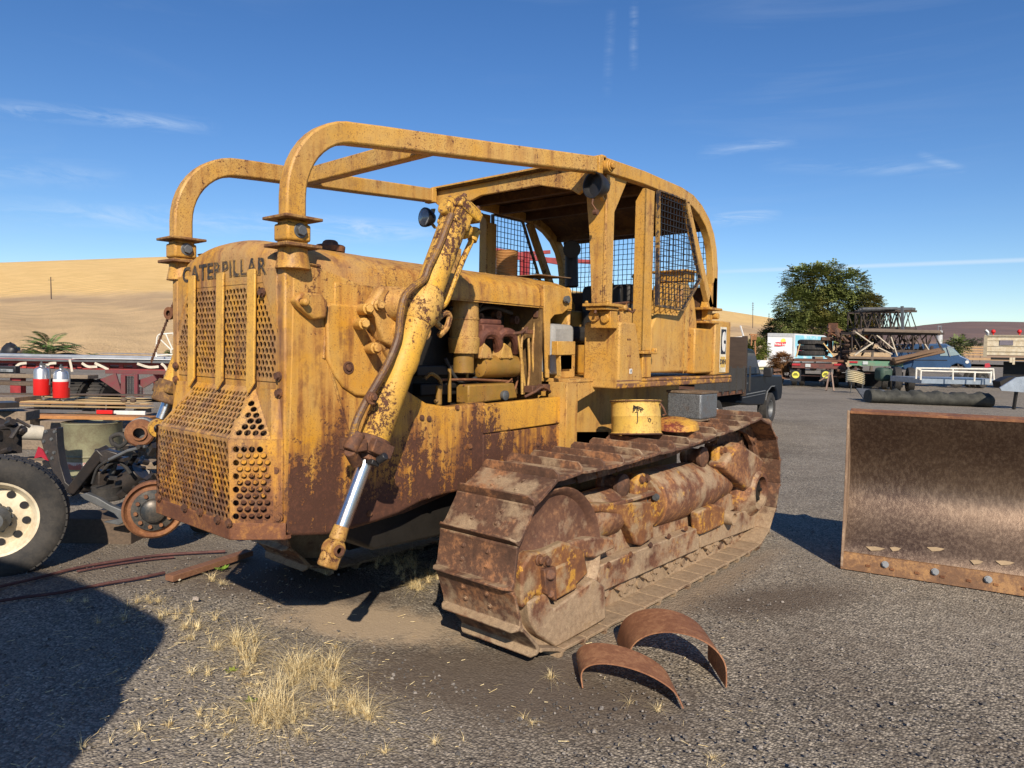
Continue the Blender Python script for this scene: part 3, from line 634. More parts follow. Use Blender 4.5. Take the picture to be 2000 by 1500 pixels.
m=MB().prism([(3.66,1.53),(4.0,1.54),(4.0,2.03),(3.66,2.03)],'x',.62,.884); bx_=m.build('rear_tool_box',YELC,DZ,bev=.012,seg=2)
m=MB().bb(-.884,-.62,3.66,4.0,1.53,2.03); m.build('rear_tool_box',YELC,DZ,bev=.012)
m=MB().bb(.62,.86,3.3,3.66,1.55,1.95).bb(-.86,-.62,3.3,3.66,1.55,1.95); m.build('rear_fender_box',YEL,DZ,bev=.015)
# decals on tool box (outer side)
c0=at(1412,683,x=.888)
WD=mat('decal_white',(.72,.70,.62),.6,0,.2,col2=(.5,.42,.25)); BK=mat('decal_black',(.02,.02,.03),.5,0,.2)
m=MB().box(c0+V(.0,0,.0),(.003,.135,.42)); dec=m.build('decal',WD,DZ)
dc=c0+V(.003,0,.075); m=MB().box(dc,(.002,.105,.23)); m.build('decal_block',BK,DZ)
m=MB(); g_=MB()
# emblem: white C shape with a vertical bar, angular
def P2(a,b,d=.0025): return dc+V(d,a,b)
cs=[(.005,.095),(-.022,.08),(-.036,.04),(-.040,0),(-.036,-.04),(-.022,-.08),(.005,-.095),(.005,-.012),(-.003,-.012),(-.003,.012),(.005,.012)]
m.slab([P2(a,b) for a,b in cs],(.0015,0,0))
m.slab([P2(a,b) for a,b in [(.012,.095),(.03,.085),(.038,.045),(.038,.012),(.012,.012)]],(.0015,0,0)).slab([P2(a,b) for a,b in [(.012,-.095),(.03,-.085),(.038,-.045),(.038,-.02),(.012,-.02)]],(.0015,0,0))
m.build('emblem',WHT,DZ)
text_obj('decal_print','D8H',BK,DZ,.062,c0+V(.003,.0,-.115),(0,1,0),(0,0,1),offset=.002)
m=MB().box(c0+V(.0022,0,-.115),(.0012,.105,.10)); m.build('decal_panel',mat('decal_yellow',(.62,.42,.12),.6),DZ)
# seat, levers, grey battery jug, dash
m=MB().bb(-.30,.26,2.75,3.25,1.80,1.95).bb(-.30,.26,3.2,3.34,1.9,2.36); m.build('seat',mat('cracked_black_vinyl',(.03,.028,.026),.6),DZ,bev=.05,seg=3)
m=MB().bb(-.40,-.32,2.7,3.3,1.95,2.12).bb(.30,.38,2.7,3.3,1.95,2.12).bb(-.3,.3,2.8,3.2,1.52,1.8); m.build('seat_frame',YEL,DZ,bev=.02)
m=MB()
for px,t_,x in ((1172,560,.3),(1188,556,.2),(1205,560,.15),(1232,540,.3)): 
    a=at(px,620,x=x);b=at(px+6,t_,x=x); m.tube([a,(a+b)/2+V(.01,0,0),b],.009,6); m.sph(b,.02,8,6)
m.build('control_lever',BLK,DZ)
j=MB().bb(.12,.50,1.70,1.99,1.55,1.93); j.build('battery_box',mat('dusty_grey_plastic',(.33,.33,.32),.7,0,.3),DZ,bev=.04,seg=3)
m=MB().bb(.28,.50,1.80,2.0,1.52,1.72); m.build('step_box',YELC,DZ,bev=.01)
m=MB().bb(-.46,.44,1.98,2.02,1.55,2.22); m.build('dashboard',YELC,DZ,bev=.02)
m=MB().beam(at(1092,735,x=.62),at(1090,692,x=.62),.04,.01).beam(at(1083,680,x=.62),at(1118,680,x=.62),.055,.10); m.build('step_bracket',YELC,DZ,bev=.008)
# cowl side plate
cw=[(1062,556),(1107,562),(1113,575),(1110,603),(1098,613),(1083,615),(1075,624),(1073,738),(1067,738),(1063,600)]
for sg in (1,-1):
    m=MB().prism(px2(cw,.478),'x',.462,.480)
    (m if sg>0 else mirror(m)).build('cowl_side',YELC,DZ,bev=.004)
m=MB().bb(-.46,.46,1.60,1.63,1.40,2.12); m.build('firewall',mat_rust('firewall_rust',a=(.12,.07,.03),b=(.22,.13,.05),c3=(.4,.24,.07),hi=.6),DZ)
m=MB().cyl(at(1104,585,x=.47)-V(.02,0,0),at(1104,585,x=.47)+V(.03,0,0),.028).bolt(at(1104,585,x=.5),(1,0,0),.018,.02); m.build('cowl_knob',GREY,DZ)
# lamps
def lamp(px,py,x,r,mt,lens):
    c=at(px,py,x=x)+(V(.04,-.09,.0) if not lens else V(0,0,0)); m=MB().lathe([(r*.55,.13),(r*.8,.09),(r,.03),(r,0),(r*.9,0),(r*.86,.02),(r*.8,.05),(0,.055)] if not lens else [(r*.5,.10),(r*.85,.06),(r,.02),(r,0),(r*.9,-.004)],c,(0.12,1,0) ,24,cap=False)
    o=m.build('work_lamp',mt,DZ)
    if lens: MB().lathe([(r*.9,0),(r*.6,-.014),(0,-.02)],c,(.12,1,0),20).build('lens',mat('lamp_glass',(.35,.37,.4),.12,.3,.5),o)
    else:
        MB().tube([c+V(0,.01,-r),c+V(.0,.0,-r-.04),c+V(.02,.02,-r-.08)],.006,6).lathe([(.02,0),(.02,.03)],c+V(.01,.01,-r-.10),(1,0,0),10).build('lamp_wire',RUST,o)
    MB().beam(c+V(0,.06,-r*.2),c+V(0,.14,-r*.9),.03,.012).beam(c+V(0,.08,-r*.2),c+V(-.02,.13,r*1.1),.04,.01).build('lamp_bracket',YELC,o)
lamp(1162,367,.80,.092,BLK,False)
lamp(828,424,-.99,.085,BLK,True)
c=at(1117,485,x=-.15)
m=MB().cyl(at(1117,560,y=3.2),at(1116,500,y=3.2),.065).cyl(at(1117,487,y=3.05),at(1117,487,y=3.2),.085).cyl(at(1117,487,y=3.2),at(1117,487,y=3.3),.085,.05); m.build('rear_work_lamp',BLK,DZ,bev=.004)
# ---- hydraulic lift cylinder
def ram(name,top,eye,rodlen,sg=1,full=True):
    t=(Vector(top)-Vector(eye)).normalized(); top=Vector(top); eye=Vector(eye); L=(top-eye).length
    up=t; xa=V(1,0,0); fa=t.cross(xa).normalized() # fa: in-plane normal
    b0=eye+t*(.10+rodlen)
    m=MB().lathe([(.070,0),(.076,.01),(.076,.42),(.083,.45),(.083,.50),(.078,.53),(.078,L-rodlen-.26),(.073,L-rodlen-.24)],b0,t,28)
    cyl=m.build('cylinder_barrel',YELB,DZ)
    # head
    h0=b0+t*(L-rodlen-.26)
    q=Matrix((t,xa,fa)).transposed()
    MB().box(h0+t*.03,(.10,.15,.12),q).box(h0+t*.10+fa*.02,(.06,.17,.19),q).box(h0+t*.135+fa*.02,(.025,.15,.17),q).cyl(h0+t*.02-xa*.0+fa*.03,h0+t*.02+fa*.12,.045).cyl(h0+t*.05-fa*.02,h0+t*.05-fa*.11,.045).build('cylinder_head',YELB,cyl,bev=.014,seg=3)
    m=MB()
    for i in (-1,1):
        for k in (-1,1): m.bolt(h0+t*.147+xa*i*.055+fa*(.02+k*.06),t,.012,.016)
    m.build('bolt',RUST,cyl)
    # bottom gland
    MB().cyl(b0-t*.04,b0+t*.05,.088).box(b0+t*.0,(.07,.20,.13),q).cyl(b0-t*.07,b0-t*.02,.06).build('cylinder_gland',RUST,cyl,bev=.006)
    MB().box(b0-t*.075,(.025,.16,.05),q).cyl(b0-t*.06+xa*.09,b0-t*.03+xa*.13,.02).build('gland_clip',BLK,cyl,bev=.004)
    MB().cyl(eye+t*.07,b0-t*.02,.036,n=24).build('cylinder_rod',CHROME,cyl)
    e=MB().cyl(eye+t*.12,eye+t*.04,.037,.042,n=20)
    for s_ in (1,): e.cyl(eye-xa*.038,eye+xa*.038,.050,n=20).box(eye-t*.045,(.09,.07,.085),q).cyl(eye-t*.04+fa*.045,eye-t*.04-fa*.052,.024)
    e.build('rod_eye',mat_paint('rod_eye_paint',base=(.50,.29,.05),faded=(.34,.22,.10),wear=.55,stain=.8),cyl,bev=.012,seg=3)
    MB().lathe([(.028,0),(.028,.012),(.016,.012),(.016,.0)],eye+xa*.038,xa,16).build('eye_bush',RUST,cyl)
    return b0,h0,t,fa,cyl
TOP=V(.85,.37,2.56); EYE=V(.85,-.475,.76)
b0,h0,t_,fa,cy=ram('lift_cylinder',TOP,EYE,.42)
# hose pipe along the front of the barrel and return pipe behind
PIPE=mat_paint('pipe_brown_yellow',base=(.085,.045,.03),faded=(.15,.075,.035),rust=(.50,.28,.04),org=(.1,.05,.03),wear=.5,stain=.1,fs=1.5)
pp=[(882,418),(873,440),(858,480),(838,520),(828,545),(808,560),(790,580),(782,615),(777,660),(760,705),(738,745),(712,790),(694,830),(688,862)]
m=MB()
def crv(P,n=4):
    P=[Vector(p) for p in P]; o=[]
    for i in range(len(P)-1):
        p0=P[max(i-1,0)];p1=P[i];p2=P[i+1];p3=P[min(i+2,len(P)-1)]
        for k in range(n):
            u=k/n; o.append(.5*((2*p1)+(p2-p0)*u+(2*p0-5*p1+4*p2-p3)*u*u+(3*p1-p0-3*p2+p3)*u*u*u))
    o.append(P[-1]); return o
m.tube(crv([at(a,b,x=.90) for a,b in pp],4),.020,10); m.build('hydraulic_pipe',PIPE,cy)
m=MB().cyl(at(700,845,x=.90),at(683,880,x=.90),.037).box(at(690,868,x=.87),(.12,.08,.06)).cyl(at(683,880,x=.90),at(697,905,x=.86),.03); m.build('pipe_fitting',RUST,cy,bev=.006)
m=MB().tube(crv([at(a,b,x=.82) for a,b in [(928,455),(922,468),(905,505),(885,555),(872,588),(862,600)]],4),.017,10).cyl(at(930,448,x=.82),at(922,470,x=.82),.028); m.build('return_pipe',YELB,cy)
m=MB().cyl(at(728,778,x=.93)-V(.02,0,0),at(728,778,x=.93)+V(.0,0,0),.032).bolt(at(728,776,x=.93),(1,0,0),.016,.02); m.build('pipe_clamp',RUST,cy,bev=.003)
# trunnion
tc_=b0+t_*.80
q=Matrix((t_,V(1,0,0),fa)).transposed()
m=MB().lathe([(.080,-.10),(.098,-.06),(.102,0),(.098,.06),(.080,.10)],tc_,t_,24); m.build('trunnion_collar',mat_paint('collar_paint',base=(.66,.39,.07),faded=(.55,.34,.10),wear=.6,stain=.3),cy)
YT=mat_paint('casting_paint',base=(.56,.32,.07),faded=(.48,.30,.11),wear=.42,stain=.7)
YK=MB(); c1=V(.60,tc_.y-.03,tc_.z-.02)
YK.slab([c1+V(.02,-.20,.02),c1+V(.02,-.12,.12),c1+V(.02,.06,.13),c1+V(.02,.14,.02),c1+V(.02,.10,-.12),c1+V(.02,0,-.22),c1+V(.02,-.1,-.18)],(.08,0,0))
YK.cyl(c1+V(.05,-.03,.03),V(.79,tc_.y-.02,tc_.z),.095,.075,n=20)
yk=YK.build('trunnion_bracket',YT,DZ,bev=.02,seg=3)
for (px,py,x0) in ((720,603,.74),(712,632,.74),(742,596,.73),(735,680,.74)):
    p=at(px,py,x=x0); MB().cyl(V(.60,p.y+.05,p.z),p,.030,n=14).cyl(p,p+V(.03,-.012,0),.022,n=6).build('anchor_bolt',YT,yk,bev=.003)
MB().prism([(a+c1.y,b+c1.z) for a,b in ((-.16,-.10),(-.02,-.28),(.06,-.26),(.14,-.1),(.05,.1),(-.1,.1))],'x',.60,.66).build('trunnion_web',YT,yk,bev=.02,seg=3)
m=MB().tube(crv([at(a,b,x=.80) for a,b in [(862,640),(852,628),(868,612),(878,618),(872,640),(858,655)]],4),.018,8); m.build('hook_lug',YT,yk)
MB().cyl(V(.55,.05,1.82),V(.90,.05,1.82),.05).build('trunnion_pin',YT,yk)
# other side ram, swung down and forward
e2=at(309,836,x=-.86); t2=at(385,640,x=-.80)
dd=(t2-e2).normalized(); q2=Matrix((dd,V(1,0,0),dd.cross(V(1,0,0)).normalized())).transposed()
m=MB().lathe([(.075,.26),(.078,.86)],e2,dd,20); c2=m.build('cylinder_barrel',YELB,DZ)
MB().cyl(e2+dd*.16,e2+dd*.30,.10).box(e2+dd*.25,(.07,.22,.16),q2).build('cylinder_gland',mat_rust('gland_r',a=(.09,.05,.03),b=(.22,.12,.05),c3=(.5,.28,.05),hi=.7),c2,bev=.01)
MB().cyl(e2+dd*.06,e2+dd*.18,.036,n=20).build('cylinder_rod',CHROME,c2)
MB().lathe([(.03,-.04),(.055,-.04),(.06,0),(.055,.04),(.03,.04)],e2,(1,-.3,0),20,cap=False).build('rod_eye',YELB,c2)
MB().tube([e2+dd*.3+V(.12,-.03,.05),e2+dd*.7+V(.12,-.05,.08),e2+dd*1.1+V(.12,-.03,.08)],.03,8).build('hydraulic_pipe',PIPE,c2)
# chain hanging at the right side
m=MB().lathe([(.018,-.01),(.038,-.01),(.038,.01),(.018,.01)],at(331,612,x=-.70),(.3,-1,0),16,cap=False); m.build('shackle',RUSTL,DZ)
m=MB(); a=at(340,590,x=-.66);b=at(296,705,x=-.95)
for i in range(28):
    p=a+(b-a)*(i/27); m.box(p,(.012,.006,.024) if i%2 else (.006,.012,.024))
m.build('chain',RUST,DZ)
# ---- engine
en=MB().bb(-.26,.20,.15,1.5,1.2,1.98).bb(-.46,-.40,.1,1.6,1.2,2.06); eng=en.build('engine',DARK,DZ,bev=.01)
YE=mat_paint('engine_yellow',base=(.50,.29,.05),faded=(.45,.30,.12),wear=.3,stain=.6)
YD=mat_paint('oily_yellow',base=(.20,.12,.025),faded=(.30,.17,.03),rust=(.04,.03,.02),wear=.5,stain=.4)
ax=.34
c=at(902,660,x=ax); zt=at(905,572,x=ax).z; zb=at(905,690,x=ax).z
m=MB().lathe([(.10,0),(.105,.05),(.107,.06),(.107,.10),(.098,.11),(.098,.22),(.102,.225),(.102,.235),(.098,.24),(.096,.33),(.08,.39),(.04,.42),(0,.43)],(c.x,c.y+.02,zb),(0,0,1),24); m.build('air_cleaner',YE,DZ)
m=MB().cyl((c.x,c.y+.02,zb-.13),(c.x,c.y+.02,zb),.07).cyl(at(912,740,x=ax),at(912,700,x=ax),.01); m.build('cleaner_pipe',YD,DZ)
MR=mat_rust('manifold_rust',a=(.10,.04,.03),b=(.17,.07,.05),c3=(.28,.11,.06),hi=.5)
m=MB()
for px in (952,985):
    m.tube(crv([at(px-12,690,x=.30),at(px-14,665,x=.36),at(px-4,650,x=.38),at(px+14,652,x=.38),at(px+22,672,x=.36),at(px+20,688,x=.32)],3),.033,10)
m.box(at(950,648,x=.32),(.14,.22,.10)).tube([at(935,628,x=.33),at(975,630,x=.33)],.028,8); m.build('exhaust_manifold',MR,DZ,bev=.01)
m=MB()
for px in (948,988): m.prism([(a.y,a.z) for a in (at(px-13,700,x=.38),at(px+13,700,x=.38),at(px+8,680,x=.38),at(px-4,670,x=.38))],'x',.3,.39).bolt(at(px-9,697,x=.39),(1,0,0),.012,.012).bolt(at(px+8,697,x=.39),(1,0,0),.012,.012)
m.build('manifold_clamp',YE,DZ,bev=.005)
m=MB().lathe([(.03,-.02),(.075,0),(.08,.03),(.08,.36),(.072,.41),(.03,.43)],at(935,716,x=.32),(0,1,0),20); m.build('starter_motor',YD,DZ)
m=MB().bb(.0,.30,.55,1.55,1.55,1.62).bb(.0,.28,.6,1.5,1.42,1.50); m.build('engine_cover',DARK,DZ,bev=.01)
m=MB().tube([at(855,742,x=.36),at(925,741,x=.36),at(1000,745,x=.36)],.009,6).tube(crv([at(905,752,x=.38),at(950,757,x=.38),at(985,750,x=.38),at(1000,740,x=.38)],3),.006,6); m.build('fuel_pipe',RUSTL,DZ)
pb=px2([(915,752),(1005,748),(1012,778),(915,790)],.42); m=MB().prism(pb,'x',.30,.42); m.build('oil_pan_box',YD,DZ,bev=.012)
MB().lathe([(.03,0),(.035,.01),(.035,.03),(.028,.034),(0,.036)],at(982,772,x=.42),(1,0,0),16).build('round_gauge',GREY,DZ)
m=MB()
for P in ([(1010,650),(1018,700),(1020,770)],[(1022,640),(1018,690),(1026,765)],[(1045,620),(1040,690),(1045,755)],[(1052,618),(1050,700),(1052,758)],[(1032,660),(1034,720),(1030,765)],[(1060,612),(1058,690),(1060,740)]):
    m.tube(crv([at(a,b,x=.40) for a,b in P],4),.010,6)
m.build('linkage_rods',YE,DZ)
m=MB().tube([at(1000,652,x=.4),at(1018,650,x=.42),at(1030,640,x=.42)],.014,6).box(at(1050,614,x=.42),(.04,.06,.05)).box(at(1030,648,x=.42),(.05,.08,.03)); m.box(at(1040,760,x=.46),(.08,.10,.05)).box(at(1062,757,x=.50),(.06,.08,.05)).tube(crv([at(1025,775,x=.5),at(1045,765,x=.52),at(1060,756,x=.54),at(1075,765,x=.52),at(1078,775,x=.5)],4),.011,6)
m.build('linkage_joint',RUST,DZ,bev=.004)
m=MB().tube(crv([at(830,740,x=.4),at(842,730,x=.42),at(860,745,x=.42),at(858,775,x=.42),at(850,785,x=.42)],4),.013,6).cyl(at(857,752,x=.42),at(857,790,x=.42),.02); m.cyl(at(878,785,x=.4),at(878,720,x=.4),.012); m.build('oil_filler',YD,DZ)
for P,r_,mt_,nm in (([(880,600),(905,640),(930,610),(960,600),(1000,612)],.014,RUB,'engine_hose'),([(935,600),(960,575),(1000,590),(1040,600)],.012,RUB,'engine_hose'),([(870,700),(885,730),(900,745),(930,738)],.012,RUB,'engine_hose'),([(1000,690),(1012,720),(1006,760),(990,778)],.008,RUSTL,'engine_pipe'),([(905,590),(925,640),(928,700)],.010,YE,'engine_pipe'),([(940,735),(970,728),(1005,732)],.012,YD,'engine_pipe')):
    MB().tube(crv([at(a,b,x=.31) for a,b in P],5),r_,7).build(nm,mt_,DZ)
for x_,y_ in ((930,620),(965,615),(1000,625)):
    q=at(x_,y_,x=.26); MB().cyl(q,q+V(.05,0,0),.03,n=12).bolt(q+V(.05,0,0),(1,0,0),.014,.014).build('injector_cap',RUST,DZ)
m=MB().cyl((.15,.14,1.55),(.15,.20,1.55),.30,n=28); m.build('fan_pulley',DARK,DZ)
# ---- tracks
C1=V(0,.77,.53); R1=.49; C2=V(0,3.55,.60); R2=.56
def tpath():
    P=[]
    n=40
    for i in range(n+1):  # top run rear -> front with sag between carriers
        k=i/n; y=C2.y+(C1.y-C2.y)*k; z=(C2.z+R2)+((C1.z+R1)-(C2.z+R2))*k-.035*math.sin(math.pi*k)-.012*abs(math.sin(3*math.pi*k)); P.append((y,z))
    for i in range(1,30): a=R(90+180*i/30); P.append((C1.y+R1*math.cos(a),C1.z+R1*math.sin(a)))
    for i in range(n+1): P.append((C1.y+(C2.y-C1.y)*i/n,.04))
    for i in range(1,30): a=R(-90+180*i/30); P.append((C2.y+R2*math.cos(a),C2.z+R2*math.sin(a)))
    return P
TP=tpath(); L=[0]
for i in range(len(TP)):
    a=TP[i];b=TP[(i+1)%len(TP)]; L.append(L[-1]+math.hypot(b[0]-a[0],b[1]-a[1]))
def tpt(s):
    s%=L[-1]
    for i in range(len(TP)):
        if L[i+1]>=s:
            a=TP[i];b=TP[(i+1)%len(TP)];k=(s-L[i])/(L[i+1]-L[i]); return (a[0]+(b[0]-a[0])*k,a[1]+(b[1]-a[1])*k)
NS=round(L[-1]/.2286); pt=L[-1]/NS
def shoe():
    m=MB(); w=.285; p=pt
    prof=[(-p*.50,0.002),(-p*.30,.0),(p*.22,.0),(p*.40,.004),(p*.50,.006),(p*.50,.022),(p*.475,.072),(p*.42,.072),(p*.385,.026),(p*.25,.019),(-p*.40,.019),(-p*.47,.026),(-p*.52,.022)]
    # corners chamfered at the grouser ends
    rings=[]
    for x in (-w,-w+.03,-.1,.1,w-.03,w):
        e=abs(x)>w-.01
        rings.append([V(x,a,(b if not(e and b>.05) else .045)) for a,b in prof])
    m.loops(rings)
    for x in (-.09,.09):
        for a in (-.055,.02): m.bolt((x,a,.019),(0,0,1),.012,.012)
    return m
def link():
    m=MB(); p=pt
    for s in (-1,1):
        m.prism([(-p*.55,-.02),(-p*.3,-.001),(p*.3,-.001),(p*.55,-.02),(p*.60,-.06),(p*.45,-.10),(-p*.45,-.10),(-p*.60,-.06)],'x',s*.055,s*.095)
        m.cyl((s*.094,p*.5,-.055),(s*.112,p*.5,-.055),.03,n=12)
    return m
sh=None; cx=1.36-.285
for sg in (1,-1):
    for i in range(NS):
        s0=(i+.35)*pt; a=tpt(s0-pt*.5);b=tpt(s0+pt*.5); ty,tz=b[0]-a[0],b[1]-a[1]; l=math.hypot(ty,tz); ty/=l;tz/=l
        c=V(sg*cx,(a[0]+b[0])/2,(a[1]+b[1])/2)
        if sh is None:
            sh=shoe().build('track_shoe',TRK,None,bev=.003,seg=1); sh.parent=DZ; lk=link().build('track_link',TRK,None); lk.parent=DZ; o=sh;o2=lk
        else:
            o=sh.copy();COL.objects.link(o); o2=lk.copy() if sg>0 else None
            if o2: COL.objects.link(o2)
        # local y -> tangent, local z -> outward normal
        T=V(0,ty,tz); N=V(0,tz,-ty)
        # outward check
        if i==0: pass
        M=Matrix(((-1 if False else 1,0,0),(0,0,0),(0,0,0)))
        N=V(1,0,0).cross(T)
        mid=V(0,(C1.y+C2.y)/2,.55)
        out=(V(0,c.y,c.z)-V(0,min(max(c.y,C1.y),C2.y),.55))
        if N.dot(out)<0: N=-N; Xx=V(-1,0,0)
        else: Xx=V(1,0,0)
        wob=random.uniform(-.012,.012)
        M=Matrix((Xx,T,N)).transposed().to_4x4(); M.translation=c+V(random.uniform(-.004,.004),0,0)
        M=M@Matrix.Rotation(wob,4,'X')
        o.matrix_world=M
        if o2: o2.matrix_world=M
# idlers, sprocket, rollers, frames
FR=FRM
for sg in (1,-1):
    def B(m,name,mt,bev=.01,seg=2,**k):
        return (m if sg>0 else mirror(m)).build(name,mt,DZ,bev=bev,seg=seg,**k)
    idl=B(MB().lathe([(.0,.27),(.16,.27),(.20,.25),(.33,.235),(.40,.25),(.425,.285),(.445,.295),(.452,.285),(.447,.25),(.42,.235),(.41,.04),(.42,.0),(0,0)],(1.0,C1.y-.03,C1.z-.03),(1,0,0),56,cap=False),'front_idler',IDL,bev=0)
    # sprocket with teeth
    m=MB(); n=25
    ring=[]
    for i in range(n*4):
        a=2*math.pi*i/(n*4); r=[.44,.50,.50,.44][i%4]; ring.append((C2.y+r*math.cos(a),C2.z+r*math.sin(a)))
    m.prism(ring,'x',1.03,1.10); B(m,'drive_sprocket',TRK,bev=0)
    if sg<0:
        mirror(MB().prism([(.9,.12),(.9,.42),(1.3,.62),(3.3,.66),(3.6,.5),(3.5,.14)],'x',.86,1.2).bb(.79,1.3,1.3,1.4,.6,.95)).build('track_frame',DARK,DZ,bev=.02)
        continue
    cov=px2([(1441,864),(1411,905),(1409,913),(1455,957),(1470,945),(1490,900),(1480,890)],1.25)
    m=MB().prism(cov,'x',1.12,1.27); m.build('final_drive_cover',FR,DZ,bev=.03,seg=3)
    cc=at(1487,960,x=1.30)
    MB().lathe([(.0,0),(.30,.0),(.30,.06),(.20,.12),(.165,.17),(.135,.17),(.13,.10),(.0,.09)],(1.13,cc.y-.0,cc.z),(1,0,0),28,cap=False).build('sprocket_hub',FR,DZ)
    m=MB().lathe([(.125,0),(.125,.02),(.0,.02)],(1.225,cc.y,cc.z),(1,0,0),24,cap=False)
    for i in range(6): m.bolt((1.245,cc.y+.09*math.cos(i*1.05),cc.z+.09*math.sin(i*1.05)),(1,0,0),.018,.02)
    m.build('hub_cap',DARK,DZ)
    # recoil housing cylinders lying along the frame
    m=MB().lathe([(.12,0),(.15,.06),(.165,.2),(.165,.55),(.15,.6)],(1.07,1.02,.63),(0,1,0.03),26); m.build('recoil_housing',FR,DZ)
    m=MB().lathe([(.15,.0),(.215,.0),(.215,.05),(.20,.06),(.20,.11),(.21,.12)],(1.06,1.97,.64),(0,1,0.0),26); h=m.build('recoil_flange',FRMY,DZ)
    m=MB()
    for a in (20,70,120): m.bolt((1.06+.195*math.cos(R(a)),1.97,.64+.195*math.sin(R(a))),(0,-1,0),.02,.025)
    m.lathe([(.09,0),(.09,.02),(0,.03)],(1.1,1.955,.66),(0,-1,0),16); m.build('flange_bolts',GREY,h)
    m=MB().lathe([(.205,0),(.215,.03),(.22,.4),(.21,.85),(.17,1.15),(.15,1.35)],(1.05,2.08,.64),(0,1,-.02),28); m.build('recoil_housing',FR,DZ)
    # saddle bracket
    m=MB().prism(px2([(1190,982),(1272,980),(1274,1050),(1250,1066),(1238,1062),(1225,1030),(1205,1005),(1175,1000),(1128,1002),(1132,992),(1150,984)],1.22),'x',1.14,1.235); m.build('saddle_bracket',FRMY,DZ,bev=.02,seg=3)
    MBB=MB()
    for k in range(7):
        yy=1.35+k*.27; MBB.bolt((1.25,yy,.36+.01*k),(1,0,0),.016,.014)
    MBB.build('flange_bolts',RUST,DZ)
    p0=at(1190,981,x=1.2);p1=at(1272,978,x=1.2)
    m=MB().bb(.98,1.235,p0.y,p1.y,p0.z-.03,p0.z); m.build('saddle_top',FR,DZ,bev=.008)
    # carrier rollers
    for (bx0,rx,rz) in ((1250,1218,950),(1405,1375,893)):
        c=at(rx,rz,x=1.16); cb=at(bx0-3,rz-2,x=1.16)
        MB().lathe([(.05,-.02),(.075,-.02),(.085,.0),(.085,.03),(.065,.04),(.065,.12),(.085,.13),(.085,.16),(.05,.18)],(1.0,c.y,c.z),(1,0,0),20).build('carrier_roller',TRK,DZ)
        m=MB().prism([(cb.y-.09,cb.z-.16),(cb.y+.07,cb.z-.16),(cb.y+.08,cb.z+.05),(cb.y+.03,cb.z+.09),(cb.y-.05,cb.z+.09),(cb.y-.09,cb.z+.04)],'x',1.13,1.20)
        k=m.build('roller_bracket',FRMY,DZ,bev=.02,seg=3)
        MB().bolt((1.2,cb.y-.03,cb.z+.05),(1,0,0),.022,.02).bolt((1.2,cb.y+.04,cb.z+.05),(1,0,0),.022,.02).build('bolt',RUST,k)
    # frame beam
    m=MB().prism([(1.05,.42),(1.12,.56),(3.3,.56),(3.62,.45),(3.62,.34),(1.05,.28)],'x',.90,1.16); m.build('track_frame',FR,DZ,bev=.015)
    m=MB().prism(px2([(1165,1106),(1230,1080),(1363,1030),(1364,1072),(1170,1157)],1.24),'x',1.16,1.25); m.build('frame_guard',FR,DZ,bev=.008)
    m=MB().prism(px2([(1364,1028),(1490,985),(1502,1000),(1500,1020),(1366,1070)],1.22),'x',1.16,1.23); m.build('frame_guard',FR,DZ,bev=.008)
    m=MB().prism(px2([(1030,1176),(1068,1158),(1080,1190),(1160,1130),(1181,1145),(1183,1208),(1150,1228),(1085,1264),(1050,1240),(1035,1215)],1.32),'x',1.22,1.325); m.build('idler_guard',FR,DZ,bev=.012)
    # idler slide block
    m=MB().prism(px2([(1018,1175),(1018,1110),(1038,1080),(1060,1078),(1100,1058),(1140,1072),(1148,1120),(1120,1148),(1070,1168),(1045,1162),(1020,1190)],1.31),'x',1.22,1.315); m.build('slide_block',FRMY,DZ,bev=.014,seg=2)
    m=MB().prism(px2([(1083,1110),(1125,1092),(1128,1150),(1088,1172)],1.33),'x',1.30,1.33); k=m.build('slide_plate',FRMY,DZ,bev=.012)
    m=MB().prism(px2([(1062,1112),(1085,1106),(1087,1176),(1066,1160)],1.34),'x',1.30,1.345); m.cyl(at(1075,1122,x=1.34),at(1075,1122,x=1.36),.03).cyl(at(1076,1160,x=1.34),at(1076,1160,x=1.35),.022); m.bolt(at(1052,1093,x=1.315),(1,0,0),.024,.03).bolt(at(1066,1096,x=1.315),(1,0,0),.024,.03); m.build('slide_clamp',RUST,DZ,bev=.006)
    m=MB().prism(px2([(1042,1082),(1095,1064),(1150,1050),(1195,1050),(1200,1070),(1160,1090),(1120,1086),(1060,1098)],1.29),'x',1.2,1.30); m.build('slide_arm',FR,DZ,bev=.012)
    m=MB().prism(px2([(1142,1130),(1168,1096),(1172,1110),(1150,1146)],1.25),'x',1.2,1.26); m.build('slide_arm',FR,DZ,bev=.008)
    # side pads with pipe stub
    p=at(1385,1010,x=1.25); m=MB().prism(px2([(1362,1000),(1395,985),(1415,990),(1413,1025),(1380,1040),(1366,1045)],1.27),'x',1.2,1.28); m.build('side_pad',FRMY,DZ,bev=.02,seg=3)
    p=at(1428,1012,x=1.28); MB().lathe([(.05,0),(.058,.01),(.058,.11),(.045,.11),(.045,.06),(0,.06)],(1.20,p.y,p.z),(1,0,0),20,cap=False).build('pipe_stub',FR,DZ)
    # roller guard and bottom rollers
    y=1.35
    for i in range(7):
        m=MB().lathe([(.0,0),(.05,0),(.085,.02),(.09,.06),(.06,.07),(0,.07)],(1.13,y,.165),(1,0,0),18,cap=False).bolt((1.2,y,.165),(1,0,0),.03,.02); m.build('track_roller',FR,DZ); y+=.34
    m=MB().prism(px2([(1183,1150),(1366,1068),(1500,1012),(1505,1045),(1380,1108),(1182,1200)],1.17),'x',1.13,1.17)
    y=1.2
    while y<3.4:
        m.prism([(y,.29),(y+.05,.29),(y+.06,.14),(y+.03,.12),(y+.0,.14)],'x',1.17,1.215); y+=.17
